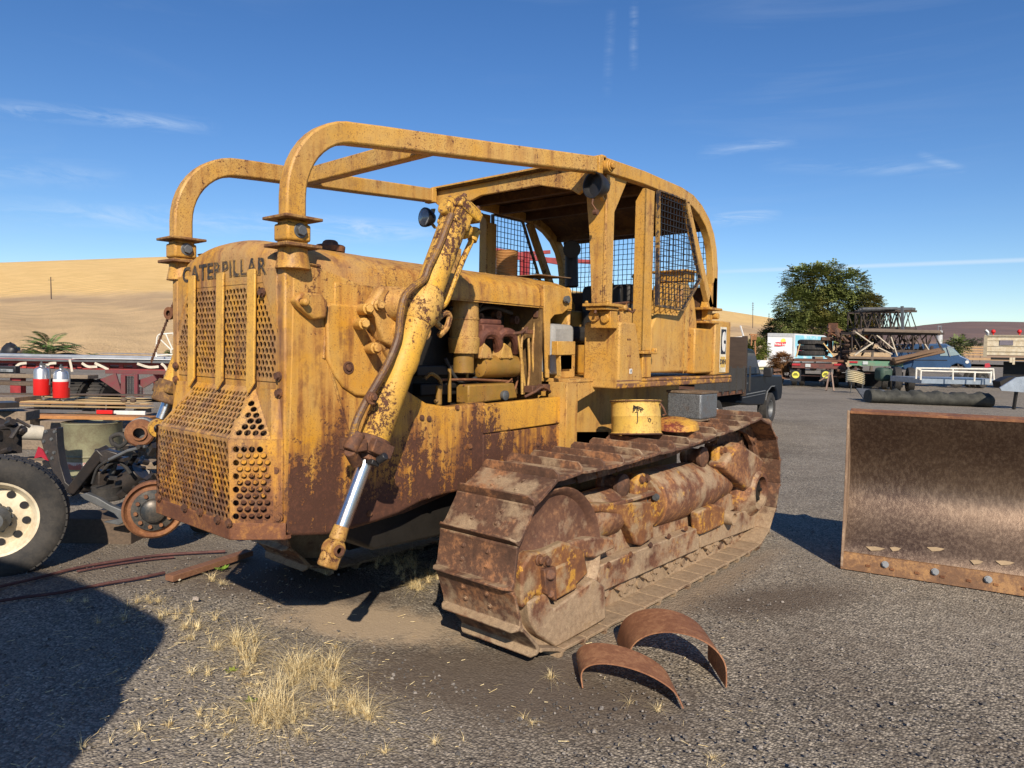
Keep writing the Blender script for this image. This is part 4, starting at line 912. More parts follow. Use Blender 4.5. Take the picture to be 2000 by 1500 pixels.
    m.build('roller_guard',FR,DZ,bev=.006)
# ================= loose things on and around the machine
def crv2(P,n=4): return crv(P,n)
# yellow drum pan on the track
DP=mat_paint('drum_yellow',base=(.66,.42,.07),faded=(.62,.42,.12),wear=.22,stain=.15)
p=at(1243,838,x=.98); bz=1.115
t=thing('drum_can','open yellow steel can with a black scrawl, standing tilted on the track','can',(p.x,p.y,bz))
o3=V(p.x,p.y,bz); M3=Matrix.Rotation(R(-5),3,'Y')@Matrix.Rotation(R(-4),3,'X'); up=M3@V(0,0,1)
m=MB().lathe([(0,.004),(.178,.004),(.186,.0),(.190,.012),(.184,.02),(.182,.13),(.184,.135),(.182,.14),(.182,.235),(.190,.245),(.188,.255),(.176,.25),(.174,.02),(0,.02)],o3,up,40,cap=False); m.build('can_body',DP,t)
m=MB(); m.tube([o3+M3@V(.192*math.cos(a/20*6.283),.192*math.sin(a/20*6.283),.247) for a in range(21)],.005,5); m.tube([o3+M3@V(.19,.02,.23),o3+M3@V(.215,.03,.19),o3+M3@V(.22,.05,.15),o3+M3@V(.20,.04,.14)],.008,6); m.tube([o3+M3@V(.192*math.cos(a/20*6.283),.192*math.sin(a/20*6.283),.006) for a in range(21)],.006,5); m.build('rim_clamp',RUST,t)
ms=MB()
def scr(pts):
    q=[]
    for a,z in pts:
        a=R(a); q.append(o3+M3@V(.1845*math.cos(a),.1845*math.sin(a),z))
    ms.tube(q,.0034,5)
c_=-52
for k in range(9): scr([(c_-12+k*2.2,.215-.004*k),(c_-14+k*3,.16+.012*(k%3))])
scr([(c_-14,.19),(c_-4,.205),(c_+8,.19)]);scr([(c_-10,.16),(c_-4,.165),(c_-4,.10),(c_-6,.08)]);scr([(c_+24,.12),(c_+20,.10),(c_+25,.09),(c_+27,.11),(c_+24,.12)])
ms.build('paint_scrawl',BLK,t)
# yellow and rust lid
p=at(1318,862,x=1.12); p.z=1.155
LD=mat_paint('lid_paint',base=(.60,.34,.05),faded=(.50,.26,.05),rust=(.16,.03,.02),org=(.30,.06,.03),wear=.5,stain=.8)
m=MB().lathe([(0,.05),(.10,.055),(.165,.035),(.175,.0),(.180,.0),(.178,.012),(.168,.045),(.1,.068),(0,.062)],p,V(.05,-.08,1),36,cap=False)
tag(m.build('lid',LD,None,org=p),'shallow round rusty yellow lid leaning between the can and the perforated box','lid')
# perforated box filter
p=at(1345,838,x=.98); p.z=1.165
t=thing('perforated_box','grey perforated metal box with a rusty top rim, standing on the track','filter box',(p.x,p.y,p.z))
pm=NT('perforated_sheet'); fn=pm.noise(230,2,.6); sp=pm.noise(14,6,.7)
PMM=pm.fin(pm.mix(pm.step(sp,.55,.7,0,.7),pm.mix(pm.step(fn,.40,.60),(.07,.075,.08),(.27,.29,.31)),(.16,.11,.08)),.45,.5,pm.bump(fn,.5,.003))
h=.245
m=MB().bb(p.x-.20,p.x+.115,p.y-.02,p.y+.30,p.z+.012,p.z+h-.012); m.build('box_screen',PMM,t,bev=.02,seg=4)
m=MB().bb(p.x-.205,p.x+.12,p.y-.025,p.y+.305,p.z+h-.02,p.z+h).bb(p.x-.205,p.x+.12,p.y-.025,p.y+.305,p.z,p.z+.014); m.build('box_rim',mat_rust('rim_rust',a=(.10,.07,.05),b=(.2,.14,.09),c3=(.35,.28,.2)),t,bev=.004)
# coil element on the hood
p=at(989,548,x=.0); p.z=2.30
m=MB(); pr_=[(0,0),(.088,0)]
for i in range(16): z=.005+i*.012; pr_+=[(.088,z),(.081,z+.006)]
pr_+=[(.088,.20),(.07,.205),(.068,.18),(0,.18)]
m.lathe(pr_,p,(0,0,1),32,cap=False); tag(m.build('filter_element',mat('tan_ribbed_filter',(.45,.24,.09),.5,.1,.3),None,org=p),'ribbed orange brown filter element standing upright on the hood','filter')
p=at(1048,546,x=.15); p.z=2.30
m=MB().slab([p+V(-.16,-.16,.004),p+V(.17,-.18,.002),p+V(.16,.25,.012),p+V(-.05,.27,.03),p+V(-.17,.2,.02)],(0,0,.006)); tag(m.build('cardboard',mat('cardboard',(.22,.14,.08),.8),None,org=p),'flat piece of brown cardboard lying on the rear of the hood','cardboard')
# ---- dozer blade standing by itself
BL=NT('polished_brown_steel'); A=BL.noise(1.8,6,.6); Bn=BL.noise(40,6,.75,vec=BL.map(BL.pos,(1,1,.4))); Fn=BL.noise(160,4,.7); Sc=BL.noise(8,4,.8,vec=BL.map(BL.pos,(1,1,5)),dist=2)
bc=BL.mix(BL.step(A,.38,.62),(.085,.055,.042),(.13,.09,.065)); bc=BL.mix(BL.step(Bn,.45,.7,0,.6),bc,(.30,.225,.165)); bc=BL.mix(BL.step(Fn,.6,.72,0,.6),bc,(.42,.34,.27)); bc=BL.mix(BL.step(Sc,.66,.72,0,.6),bc,(.45,.34,.22))
BLM=BL.fin(bc,BL.math('ADD',BL.math('MULTIPLY',Bn,.3),.28),.7,BL.bump(BL.math('ADD',Fn,Bn),.3,.004),.5)
bo=V(2.05,3.60,0); ex=V(.982,.188,0); ey=V(-.188,.982,0)
t=thing('dozer_blade','large brown steel dozer blade standing upright on the gravel','dozer blade',bo)
def bp(u,d,z): return bo+ex*u+ey*d+V(0,0,z)
pr_=[(.02,.0),(.035,.12)]+[(.03+.36*math.sin(math.pi*(k/14)**.9)*1.0,.14+1.13*k/14) for k in range(1,14)]+[(.05,1.27)]
BLN=4.1
m=MB(); m.loops([[bp(u,d,z) for d,z in pr_]+[bp(u,d+.02,z) for d,z in reversed(pr_)] for u in (0.015,1,2,3,BLN)]); m.build('moldboard',BLM,t,smooth=60)
m=MB().slab([bp(0,-.012,.02),bp(0,.0,.10),bp(0,-.0,.10),bp(0,.04,.4),bp(0,.06,.8),bp(0,.03,1.29),bp(0,.45,1.15),bp(0,.45,.2),bp(0,.1,.0)],ex*.018); m.build('end_plate',mat_rust('blade_edge_rust',a=(.2,.13,.09),b=(.34,.24,.16),c3=(.5,.38,.27),hi=.6),t,bev=.003)
m=MB().slab([bp(0.02,.05,1.262),bp(BLN,.05,1.262),bp(BLN,.16,1.278),bp(.02,.16,1.278)],(0,0,.022)); m.build('top_flange',RUSTL,t,bev=.004)
CE=mat_rust('cutting_edge',a=(.13,.07,.04),b=(.26,.14,.07),c3=(.44,.25,.10),hi=.6)
m=MB().slab([bp(0,-.012,.0),bp(BLN,-.012,.0),bp(BLN,.018,.135),bp(0,.018,.135)],ey*.03); m.build('cutting_edge',CE,t,bev=.003)
u=.32
while u<BLN: MB().bolt(bp(u,.0,.085),-ey+V(0,0,.2),.020,.022,6).build('bolt',STEEL,t); u+=.34
u=.2
m=MB()
while u<BLN: m.box(bp(u,-.004,.055),(.03,.012,.016)); u+=.17
m.build('bolt_heads',RUSTL,t)
m=MB(); 
for u in (.5,1.6,2.7,3.8): m.slab([bp(u,.16,.05),bp(u,.55,.1),bp(u,.52,1.1),bp(u,.14,1.24),bp(u,.34,1.0),bp(u,.43,.7),bp(u,.34,.35)],ex*.03)
m.slab([bp(.1,.46,.5),bp(BLN,.46,.5),bp(BLN,.46,.75),bp(.1,.46,.75)],ey*.1); m.build('rear_ribs',RUST,t)
m=MB()
for k in range(16):
    u=.12+k*.24+random.uniform(-.08,.08); z=.165+random.uniform(0,.07); w_=random.uniform(.05,.16)
    def dz_(z): return .03+.36*math.sin(math.pi*(max(z-.14,.0)/1.13)**.9)-.003
    m.slab([bp(u,dz_(z),z),bp(u+w_*.5,dz_(z+.008),z+.008),bp(u+w_,dz_(z+.004),z+.004),bp(u+w_*.75,dz_(z-.012),z-.012),bp(u+w_*.3,dz_(z-.022),z-.022)],ey*-.003)
m.build('caked_mud',mat('dried_tan_mud',(.36,.27,.17),.95,0,.3),t)
# ---- two rusty bent sheets
RS=mat_rust('orange_sheet_rust',a=(.20,.085,.045),b=(.32,.15,.08),c3=(.42,.22,.11),hi=.6,bs=.4)
def strip(name,label,pts,wv,th=.007,n=4):
    P=crv([Vector(p) for p in pts],n); wv=Vector(wv); rings=[]
    for i,p in enumerate(P):
        tt=(P[min(i+1,len(P)-1)]-P[max(i-1,0)]).normalized(); nn=tt.cross(wv).normalized()
        rings.append([p-wv/2,p+wv/2,p+wv/2+nn*th,p-wv/2+nn*th])
    m=MB().loops(rings); o=m.build(name,RS,None,org=P[0]+V(0,0,0)); return tag(o,label,'fender')
f0=G(1135,1322); f1=G(1322,1360)
d=(f1-f0); wv=V(-.10,.09,0)*.9
q_=at(1215,1226,D=(f0-CAM).dot(FW)*.985+.05)
def arch(f0,f1,h,n=9,lean=V(0,0,0),sk=0.):
    P=[]
    for i in range(n+1):
        a=math.pi*i/n; k=.5-.5*math.cos(a)*1.0; z=h*math.sin(a)**.75
        P.append(f0+(f1-f0)*(k+sk*math.sin(a))+V(0,0,z)+lean*math.sin(a))
    return P
strip('rusty_fender','narrow rusty sheet bent into an arch, standing nearest on the gravel',arch(f0,f1,.15,9,V(0,0,0),-.14),V(-.16,.19,0))
g0=G(1212,1290); g1=G(1398,1322)
strip('rusty_fender','wide rusty sheet bent into an arch, standing behind the narrow one',arch(g0+V(-.05,.1,0),g1+V(-.02,.05,0),.235,9,V(0,0,0),.06),V(-.22,.26,0))
# ---- pebbles and dry grass
def scatter_stones():
    m=MB(); rnd=random.Random(3)
    for i in range(9500):
        px=rnd.uniform(-60,2060); py=1500-720*rnd.random()**.55 if i%3 else rnd.uniform(1000,1540)
        if py<800: continue
        p=G(px,py)
        if (p-CAM).length>12: continue
        if -.7<p.x<1.5 and .1<p.y<4.2 : continue
        s=rnd.uniform(.003,.010)*(1.8 if rnd.random()<.05 else 1)
        c=p+V(0,0,s*.15-.005); b=len(m.v); r3=Matrix.Rotation(rnd.random()*6.28,3,'Z')
        for v in ((1,0,0),(.2,1,.1),(-1,.1,0),(-.1,-.9,0),(.5,.5,.6),(-.4,.3,.75),(.1,-.4,.7)): m.v.append(c+r3@V(v[0]*s*rnd.uniform(.7,1.2),v[1]*s*rnd.uniform(.7,1.2),v[2]*s))
        m.f+=[tuple(b+k for k in f) for f in ((0,1,4),(1,5,4),(1,2,5),(2,3,6),(2,6,5),(3,0,6),(0,4,6),(4,5,6))]
    t=NT('pebble'); i_=t.vor(35,out='Color'); s=t.n('SeparateColor',[i_]).outputs[0]
    return tag(m.build('gravel',t.fin(t.mix(t.math('POWER',s,2.),(.07,.065,.062),(.30,.27,.24)),.9),smooth=0),kind='stuff')
scatter_stones()
GR=NT('dry_straw'); gi=GR.vor(60,out='Color'); gs=GR.n('SeparateColor',[gi]).outputs[0]; GRM=GR.fin(GR.mix(gs,(.44,.31,.13),(.82,.70,.42)),.8,0,None,.2)
def grass():
    m=MB(); rnd=random.Random(11)
    def blade(p,h,lean,w=.0018,a=None):
        a=rnd.random()*6.283 if a is None else a; d=V(math.cos(a),math.sin(a),0); s=V(-d.y,d.x,0)*w; n=5; b=len(m.v)
        wv_=rnd.uniform(-.25,.25)
        for i in range(n+1):
            k=i/n; q=p+(d*k*k*lean+V(-d.y,d.x,0)*wv_*k*k)*h+V(0,0,h*k*(1-.42*k*lean)); m.v+= [q-s*(1-k*.85),q+s*(1-k*.85)]
        m.f+=[(b+2*i,b+2*i+1,b+2*i+3,b+2*i+2) for i in range(n)]
    def tuft(px,py,n,r,h,lean=.7):
        c=G(px,py)
        for i in range(n):
            if i%38==0: sc=c+V(rnd.gauss(0,r*.45),rnd.gauss(0,r*.45),0); sh_=rnd.uniform(.55,1.25)
            a=rnd.random()*6.283; rr=.018*rnd.random(); blade(sc+V(math.cos(a)*rr,math.sin(a)*rr,-.004),h*sh_*rnd.uniform(.3,1.15)*(1.35 if rnd.random()<.07 else 1),lean*abs(rnd.gauss(1.8,1.)),rnd.uniform(.0007,.0016),a+rnd.gauss(0,.5))
    T=[(545,1400,170,.07,.19),(520,1385,110,.08,.15),(575,1330,120,.09,.17),(600,1310,90,.07,.17),(640,1340,90,.06,.14),(690,1375,110,.06,.17),(715,1395,60,.05,.13),(650,1300,50,.05,.2),(480,1290,90,.07,.16),(470,1260,60,.06,.15),(440,1245,40,.08,.12),(420,1270,40,.08,.08),(400,1310,30,.08,.08),(370,1220,90,.12,.09),(340,1200,80,.10,.09),(300,1180,60,.10,.08),(270,1175,40,.1,.08),(390,1240,40,.1,.06),(420,1390,40,.10,.07),(470,1440,30,.12,.06),(330,1440,30,.12,.06),(250,1440,20,.12,.05),(190,1450,14,.08,.06),(560,1450,30,.15,.05),(830,1130,160,.12,.13),(800,1110,120,.13,.16),(815,1150,80,.07,.1),(760,1100,60,.15,.16),(700,1090,50,.2,.14),(620,1110,40,.2,.10),(440,1140,24,.04,.09),(420,1130,30,.05,.08),(215,1210,40,.12,.07),(120,1180,30,.12,.06),(1250,1380,25,.08,.05),(1030,1420,25,.1,.05),(900,1450,20,.1,.05),(1370,1470,20,.1,.05),(1080,1320,20,.05,.06),(760,1490,20,.1,.05),(1430,1300,14,.1,.05),(60,1330,20,.2,.06),(500,1340,80,.16,.05),(620,1390,60,.1,.05),(520,1450,60,.3,.04),(640,1280,30,.2,.05)]
    for px,py,n,r,h in T: tuft(px,py,int(n*2.2),r*1.45,h*1.08)
    for i in range(1300):  # lying straws
        px=rnd.gauss(470,190);py=rnd.gauss(1340,90); 
        if i%4==0: px=rnd.uniform(0,1500); py=rnd.uniform(1130,1500)
        p=G(px,py); a=rnd.random()*6.28; L=rnd.choice((.01,.015,.02,.03,.05))*rnd.uniform(.7,1.4); d=V(math.cos(a),math.sin(a),0); s=V(-d.y,d.x,0)*.0007; b=len(m.v)
        q=p+d*L; m.v+=[p-s+V(0,0,.004),p+s+V(0,0,.006),q+s+V(0,0,.01),q-s+V(0,0,.008)]; m.f.append((b,b+1,b+2,b+3))
    return tag(m.build('dry_grass',GRM,smooth=0),kind='stuff')
grass()
def leafy(name,label,px,py,n,r,h,col):
    p=G(px,py); m=MB(); rnd=random.Random(px)
    for i in range(n):
        a=rnd.random()*6.28; d=V(math.cos(a),math.sin(a),rnd.uniform(.1,.9)).normalized(); L=rnd.uniform(.5,1)*h; s=d.cross(V(0,0,1)).normalized()*L*.28; c=p+V(math.cos(a),math.sin(a),0)*r*rnd.random()
        m.add([c,c+d*L*.5+s,c+d*L,c+d*L*.5-s],[(0,1,2,3)])
    return tag(m.build(name,mat(name+'_leaf%d'%px,col,.6),None,org=p,smooth=0),label,'weed')
leafy('weed','tiny green weed sprouting at the end of the wooden plank',437,1112,16,.02,.07,(.16,.26,.03))
leafy('weed','small yellow green weed among the dry grass tufts',452,1312,10,.01,.04,(.20,.24,.03))
leafy('weed','low green weed at the foot of the nearest grass tuft',493,1372,9,.01,.04,(.16,.20,.03))
def stone(label,px,py,s,col=(.36,.31,.27)):
    p=G(px,py); m=MB().sph(p+V(0,0,s*.35),s,9,6,(1.3,.9,.55)); rnd=random.Random(px)
    m.v=[v+V(rnd.uniform(-1,1),rnd.uniform(-1,1),rnd.uniform(-1,1))*s*.16 for v in m.v]
    tag(m.build('stone',mat('stone_%d'%px,col,.9),None,org=p,smooth=0),label,'stone')
stone('pale stone lying alone on the dirt left of the grass tufts',383,1172,.024)
stone('small pale pebble beside the near end of the brown plank',349,1133,.016,(.6,.55,.42))
# hoses and plank on the ground
HS=mat_rust('hose_red_brown',a=(.07,.03,.03),b=(.12,.05,.045),c3=(.2,.1,.08),hi=.3)
def rod(label,pts,r=.011): 
    P=crv([G(a,b)+V(0,0,r) for a,b in pts],5); tag(MB().tube(P,r,8).build('ground_hose',HS,None,org=P[0]),label,'hose')
rod('reddish hose lying on the ground, nearest the big truck wheel',[(-60,1162),(60,1135),(150,1112),(230,1098),(300,1088),(350,1084),(440,1079)])
rod('thin reddish line lying right beside the upper ground hose',[(150,1118),(215,1106),(290,1095),(340,1090)],.008)
rod('reddish hose lying on the ground that runs into the end of the brown plank',[(-60,1188),(30,1172),(120,1160),(210,1142),(260,1134),(322,1121)])
PW=mat_wood('red_brown_plank',(.24,.12,.07),(.14,.07,.045))
a=G(330,1136);b=G(450,1098)+(G(450,1098)-G(330,1136))*.35
PK=MB().beam(a+V(0,0,.025),b+V(0,0,.03),.085,.045).build('wood_plank',PW,None,bev=.003,org=a); tag(PK,'reddish brown wooden plank lying on the ground in front of the crawler','plank')
# ================= yard on the left
PL=None
def setpl(px=None,D0=0):
    global PL
    if px is None: PL=None; return
    P0=at(px,700,D=D0); f=P0-CAM; f.z=0; f.normalize(); PL=(P0,f,V(f.y,-f.x,0),D0)
def ff(): return PL[1] if PL else FH
def rr_(): return PL[2] if PL else RH
def pb(m,x0,y0,x1,y1,D,dep,yaw=0.):
    """box whose near face spans the two picture corners at distance D, dep metres deep"""
    a=pt_(x0,y0,D);b=pt_(x1,y1,D); c=(a+b)/2; r=rr_();f=ff(); wd=abs((b-a).dot(r)); ht=abs(b.z-a.z)
    if yaw: q=Matrix.Rotation(yaw,3,'Z'); r=q@r;f=q@f
    return m.box(c+f*(dep/2),(wd,dep,ht),Matrix((r,f,V(0,0,1))).transposed())
def pt_(x,y,D):
    if PL is None: return at(x,y,D=D)
    d=FW+RT*((x-1000)/FPX)+UP*((750-y)/FPX); return CAM+d*(((PL[0]-CAM).dot(PL[1])+(D-PL[3]))/d.dot(PL[1]))
LUM=[mat_wood('pale_lumber_%d'%i,a,b,(1.5,22,22)) for i,(a,b) in enumerate((((.66,.47,.22),(.52,.36,.16)),((.60,.42,.20),(.46,.31,.14)),((.55,.33,.15),(.38,.22,.10))))]
GWD=mat_wood('grey_timber',(.28,.22,.16),(.13,.105,.085)); BWD=mat_wood('dark_timber',(.15,.11,.08),(.07,.055,.045)); OWD=mat_wood('orange_plank',(.50,.24,.09),(.34,.15,.06))
# truck tyre
def wheel(parent,c,axis,r,w,rimr,rimmat,holes=0,tread=True):
    ax=Vector(axis).normalized()
    m=MB(); s=w/2
    m.lathe([(rimr,-s*.75),(rimr+.02,-s*.9),(rimr+(r-rimr)*.5,-s*1.05),(r*.94,-s*.98),(r*.985,-s*.85),(r,-s*.5),(r,s*.5),(r*.985,s*.85),(r*.94,s*.98),(rimr+(r-rimr)*.5,s*1.05),(rimr+.02,s*.9),(rimr,s*.75)],c,ax,56,cap=False)
    if tread:
        u=ax.orthogonal().normalized(); v=ax.cross(u)
        for i in range(56):
            a=2*math.pi*i/56
            for k,o in ((-1,0),(0,.5),(1,0)):
                aa=a+o*2*math.pi/56; d=u*math.cos(aa)+v*math.sin(aa); tg=-u*math.sin(aa)+v*math.cos(aa)
                m.box(c+d*(r-.003)+ax*k*s*.62,(2*math.pi*r/56*.8,s*.5,.012),Matrix((tg,ax,d)).transposed())
    ty=m.build('tyre',RUB,parent)
    m=MB()
    ring=[(rimr+.012,s*.85),(rimr-.005,s*.80),(rimr-.02,s*.55),(rimr-.04,s*.2),(rimr*.80,s*.02),(rimr*.62,s*.10),(rimr*.30,s*.30),(rimr*.28,s*.30)]
    rm=m.lathe(ring,c,ax,48,cap=False).build('rim',rimmat,parent)
    if holes:
        m=MB(); u=ax.orthogonal().normalized(); v=ax.cross(u)
        for i in range(holes):
            a=2*math.pi*(i+.5)/holes; d=u*math.cos(a)+v*math.sin(a); q=c+d*rimr*.70+ax*(s*.08)
            m.cyl(q-ax*.01,q+ax*.006,rimr*.105,n=20)
        m.build('hand_hole',BLK,rm)
    return rm
RIMW=mat('cream_wheel_paint',(.66,.60,.46),.5,0,.25,fs=.7,col2=(.50,.40,.27))
c=pt_(-6,1010,5.3); wax=(-FH*.88+RH*.47)
t=thing('spare_truck_tyre','big black truck tyre on a cream wheel with round holes at the left edge','wheel',(c.x,c.y,0))
rm=wheel(t,c,wax,.455,.25,.268,RIMW,10)
MB().lathe([(.10,.02),(.10,.09),(.07,.12),(.06,.16),(0,.165)],c-Vector(wax).normalized()*.0,wax,20).build('hub',GREY,t)
m=MB(); u=Vector(wax).normalized().orthogonal().normalized(); v=Vector(wax).normalized().cross(u)
for i in range(10):
    a=2*math.pi*i/10; q=c+(u*math.cos(a)+v*math.sin(a))*.10+Vector(wax).normalized()*.03; m.cyl(q,q+Vector(wax).normalized()*.04,.014,n=6)
m.build('lug_nuts',GREY,t)
# axle assembly
AX=mat('axle_black',(.022,.022,.024),.42,.1,.3,bs=.3,col2=(.05,.04,.035))
c=pt_(200,960,6.3)
t=thing('truck_axle','black steerable truck axle stripped of its frame, with air bag and arms','axle',(c.x,c.y,.2))
D=6.2
m=MB().slab([pt_(x,y,D) for x,y in ((85,840),(110,836),(112,870),(117,905),(128,942),(150,960),(140,970),(112,945),(100,915),(88,890),(80,862))],FH*.10); m.build('frame_bracket',AX,t,bev=.006)
m=MB()
for x,y in ((90,843),(107,843),(101,858),(86,862),(106,884),(92,883),(102,895)): m.bolt(pt_(x,y,D),-FH,.012,.012)
m.build('bracket_bolts',GREY,t)
MB().slab([pt_(76,872,D),pt_(84,877,D),pt_(96,900,D),pt_(88,897,D),pt_(82,892,D),pt_(68,895,D)],-FH*.01).build('red_reflector',mat('red_reflector',(.35,.02,.04),.3),t)
m=MB().beam(pt_(145,958,D),pt_(205,880,D-.2),.09,.12,up=-FH).slab([pt_(x,y,D-.25) for x,y in ((190,882),(205,878),(230,885),(225,900),(195,905))],FH*.08); m.build('upper_arm',AX,t,bev=.01)
m=MB().lathe([(.12,0),(.135,.01),(.135,.03),(.122,.04),(.12,.10),(.125,.115),(.11,.12)],pt_(210,975,D-.1),(0,0,1),28); m.build('air_bag',RUB,t)
m=MB().slab([pt_(x,y,D-.3) for x,y in ((155,967),(168,963),(190,972),(215,987),(240,997),(246,1018),(232,1026),(200,1020),(232,1014),(222,1003),(190,988),(165,976))],FH*.05); m.build('lower_arm',GREY,t,bev=.006)
m=MB().tube([pt_(215,935,D-.1),pt_(222,915,D-.1),pt_(228,893,D-.1)],.022,10).tube([pt_(213,898,D-.3),pt_(250,880,D-.3),pt_(285,872,D-.3)],.014,8); m.build('shock_absorber',GREY,t)
m=MB().cyl(pt_(240,950,D),pt_(275,920,D),.10,n=20).cyl(pt_(160,950,D),pt_(172,948,D),.06).box(pt_(205,930,D+.1),(.4,.25,.16)); m.build('axle_housing',AX,t,bev=.01)
m=MB().tube(crv([pt_(200,925,D-.2),pt_(215,905,D-.2),pt_(238,905,D-.2),pt_(255,925,D-.2)],4),.016,8).tube(crv([pt_(180,945,D-.3),pt_(190,915,D-.3),pt_(210,900,D-.35)],4),.012,6).tube(crv([pt_(222,870,D-.3),pt_(217,855,D-.3),pt_(235,848,D-.3),pt_(248,860,D-.3),pt_(235,872,D-.3),pt_(222,866,D-.3)],4),.018,8); m.build('air_hose',RUB,t)
m=MB(); rnd=random.Random(4)
for i in range(34):
    x=rnd.uniform(205,300);y=rnd.uniform(868,965); q=pt_(x,y,D+rnd.uniform(-.3,.4)); 
    if i%3: m.box(q,(rnd.uniform(.02,.12),rnd.uniform(.02,.1),rnd.uniform(.02,.07)),Matrix.Rotation(rnd.uniform(0,3),3,'X')@Matrix.Rotation(rnd.uniform(0,3),3,'Z'))
    else: q2=q+V(rnd.uniform(-.15,.15),rnd.uniform(-.15,.15),rnd.uniform(-.1,.1)); m.cyl(q,q2,rnd.uniform(.01,.03),n=8)
m.build('brackets_and_fittings',AX,t)
# brake drum
dc_=pt_(300,996,5.75); dax=-FH*.86+RH*.42+V(0,0,.02)
t=thing('brake_drum','rusty brake drum with a black studded hub, half hidden behind the grille','brake drum',(dc_.x,dc_.y,.05))
MB().lathe([(.20,-.14),(.225,-.13),(.232,-.02),(.232,.0),(.215,.02),(.205,.0),(.19,-.01),(.165,.0),(.16,.01)],dc_,dax,40,cap=False).build('drum',RUSTL,t)
hb=MB().lathe([(.165,.0),(.165,.02),(.10,.03),(.09,.07),(.06,.09),(0,.09)],dc_,dax,32,cap=False).build('hub',mat('hub_black',(.03,.035,.04),.4,.2,.4,col2=(.12,.10,.08)),t)
m=MB(); ax_=dax.normalized(); u=ax_.orthogonal().normalized(); v=ax_.cross(u)
for i in range(10):
    a=i*.628; q=dc_+(u*math.cos(a)+v*math.sin(a))*.13+ax_*.02; m.cyl(q,q+ax_*.03,.016,n=6)
m.build('stud',RUSTL,hb)
hc=pt_(272,846,5.9); hx=-FH*.9+RH*.3
t=thing('flanged_hub','rusty cast flange with a round hole, resting on the stripped axle','hub',(hc.x,hc.y,hc.z-.12))
MB().lathe([(.045,-.03),(.045,.02),(.06,.02),(.063,.0),(.10,.0),(.115,-.015),(.115,-.045),(.08,-.06),(.075,-.2),(.045,-.2)],hc,hx,32,cap=False).build('flange',RUSTL,t)
MB().lathe([(.10,-.20),(.12,-.19),(.12,-.10),(.10,-.09)],hc,hx,24).build('housing',GREY,t)
# timbers near the ground
def lump(name,label,cat,mt,group=None,bev=.006): pass
def tim(label,x0,y0,x1,y1,D,dep,mt,yaw=0,group='timbers stacked in the scrap yard'):
    m=MB(); pb(m,x0,y0,x1,y1,D,dep,yaw); o3=sum(m.v,V(0,0,0))/8; o=m.build('timber',mt,None,bev=.008,org=o3); o.rotation_euler=(random.uniform(-.01,.01),random.uniform(-.012,.012),random.uniform(-.04,.04)); tag(o,label,'timber',group); return o
tim('thick dark timber lying on the ground under the stripped axle',105,1012,256,1082,6.1,.35,BWD)
tim('short dark timber lying on the ground behind the big wheel',20,1040,120,1090,6.7,.3,BWD)
tim('thick grey timber lying high at the left edge beside the orange plank',-60,802,47,823,6.6,.25,GWD,.15)
tim('long grey timber lying low behind the drum',-30,898,330,918,8.6,.3,GWD)
tim('dark brown timber lying on the ground behind the drum',90,930,330,962,8.4,.3,BWD)
tim('pale grey timber on edge above the white pipe',-30,858,128,880,8.6,.2,GWD)
tim('grey timber just right of the drum',236,872,325,898,8.9,.3,GWD)
tim('short weathered block between the white pipe and the drum',78,822,128,842,8.3,.3,GWD)
tim('grey beam at the far left under the pale lumber',-60,775,30,786,9.2,.5,GWD)
tim('long dark beam lying across under the red trailer deck',-60,729,170,741,11.2,.3,GWD)
tim('long grey beam just under the upper dark beam',-60,744,90,754,11.0,.3,BWD)
tim('dark rusty beam lying behind the two extinguishers',-40,767,340,776,10.6,.25,BWD)
tim('dark timber low under the pale lumber',-40,846,330,866,9.6,.4,BWD)
# drum
q=pt_(181,872,8.0); zb=pt_(181,925,8.0).z; zt=pt_(181,823,8.0).z
GB_=mat('faded_green_drum',(.24,.24,.15),.6,.1,.3,col2=(.16,.14,.09))
t=thing('oil_drum','faded green steel drum with a dented side among the timbers','drum',(q.x,q.y,zb))
r=.30
MB().lathe([(0,zt-.02),(r-.02,zt-.02),(r,zt),(r+.008,zt-.008),(r,zt-.02),(r,zb+.24),(r+.012,zb+.225),(r,zb+.21),(r,zb+.03),(r+.012,zb+.02),(r,zb),(0,zb)],V(q.x,q.y,0),(0,0,1),40,cap=False).build('shell',GB_,t)
MB().lathe([(r+.003,zb+.09),(r+.004,zb+.10),(r+.004,zb+.16),(r+.003,zb+.17)],V(q.x,q.y,0),(0,0,1),40,cap=False).build('red_label_band',mat('torn_label',(.30,.10,.08),.7,0,.5,col2=(.45,.40,.36),thr=(.48,.5)),t)
# white pipes
o=MB().cyl(pt_(22,843,7.9),pt_(83,846,8.1),.085,n=24); o.lathe([(.088,0),(.088,.02)],pt_(57,844,8.02),(pt_(83,846,8.1)-pt_(22,843,7.9)),24); tag(o.build('white_pipe',mat('dirty_white_pipe',(.55,.52,.45),.5,0,.25),None,org=pt_(22,843,7.9)),'fat dirty white pipe lying between timbers at the left','pipe')
o=MB().cyl(pt_(100,855,8.5),pt_(150,857,8.5),.07,n=20); tag(o.build('white_pipe',mat('silver_pipe',(.6,.6,.6),.35,.6,.2),None,org=pt_(100,855,8.5)),'silver pipe end showing just left of the drum','pipe')
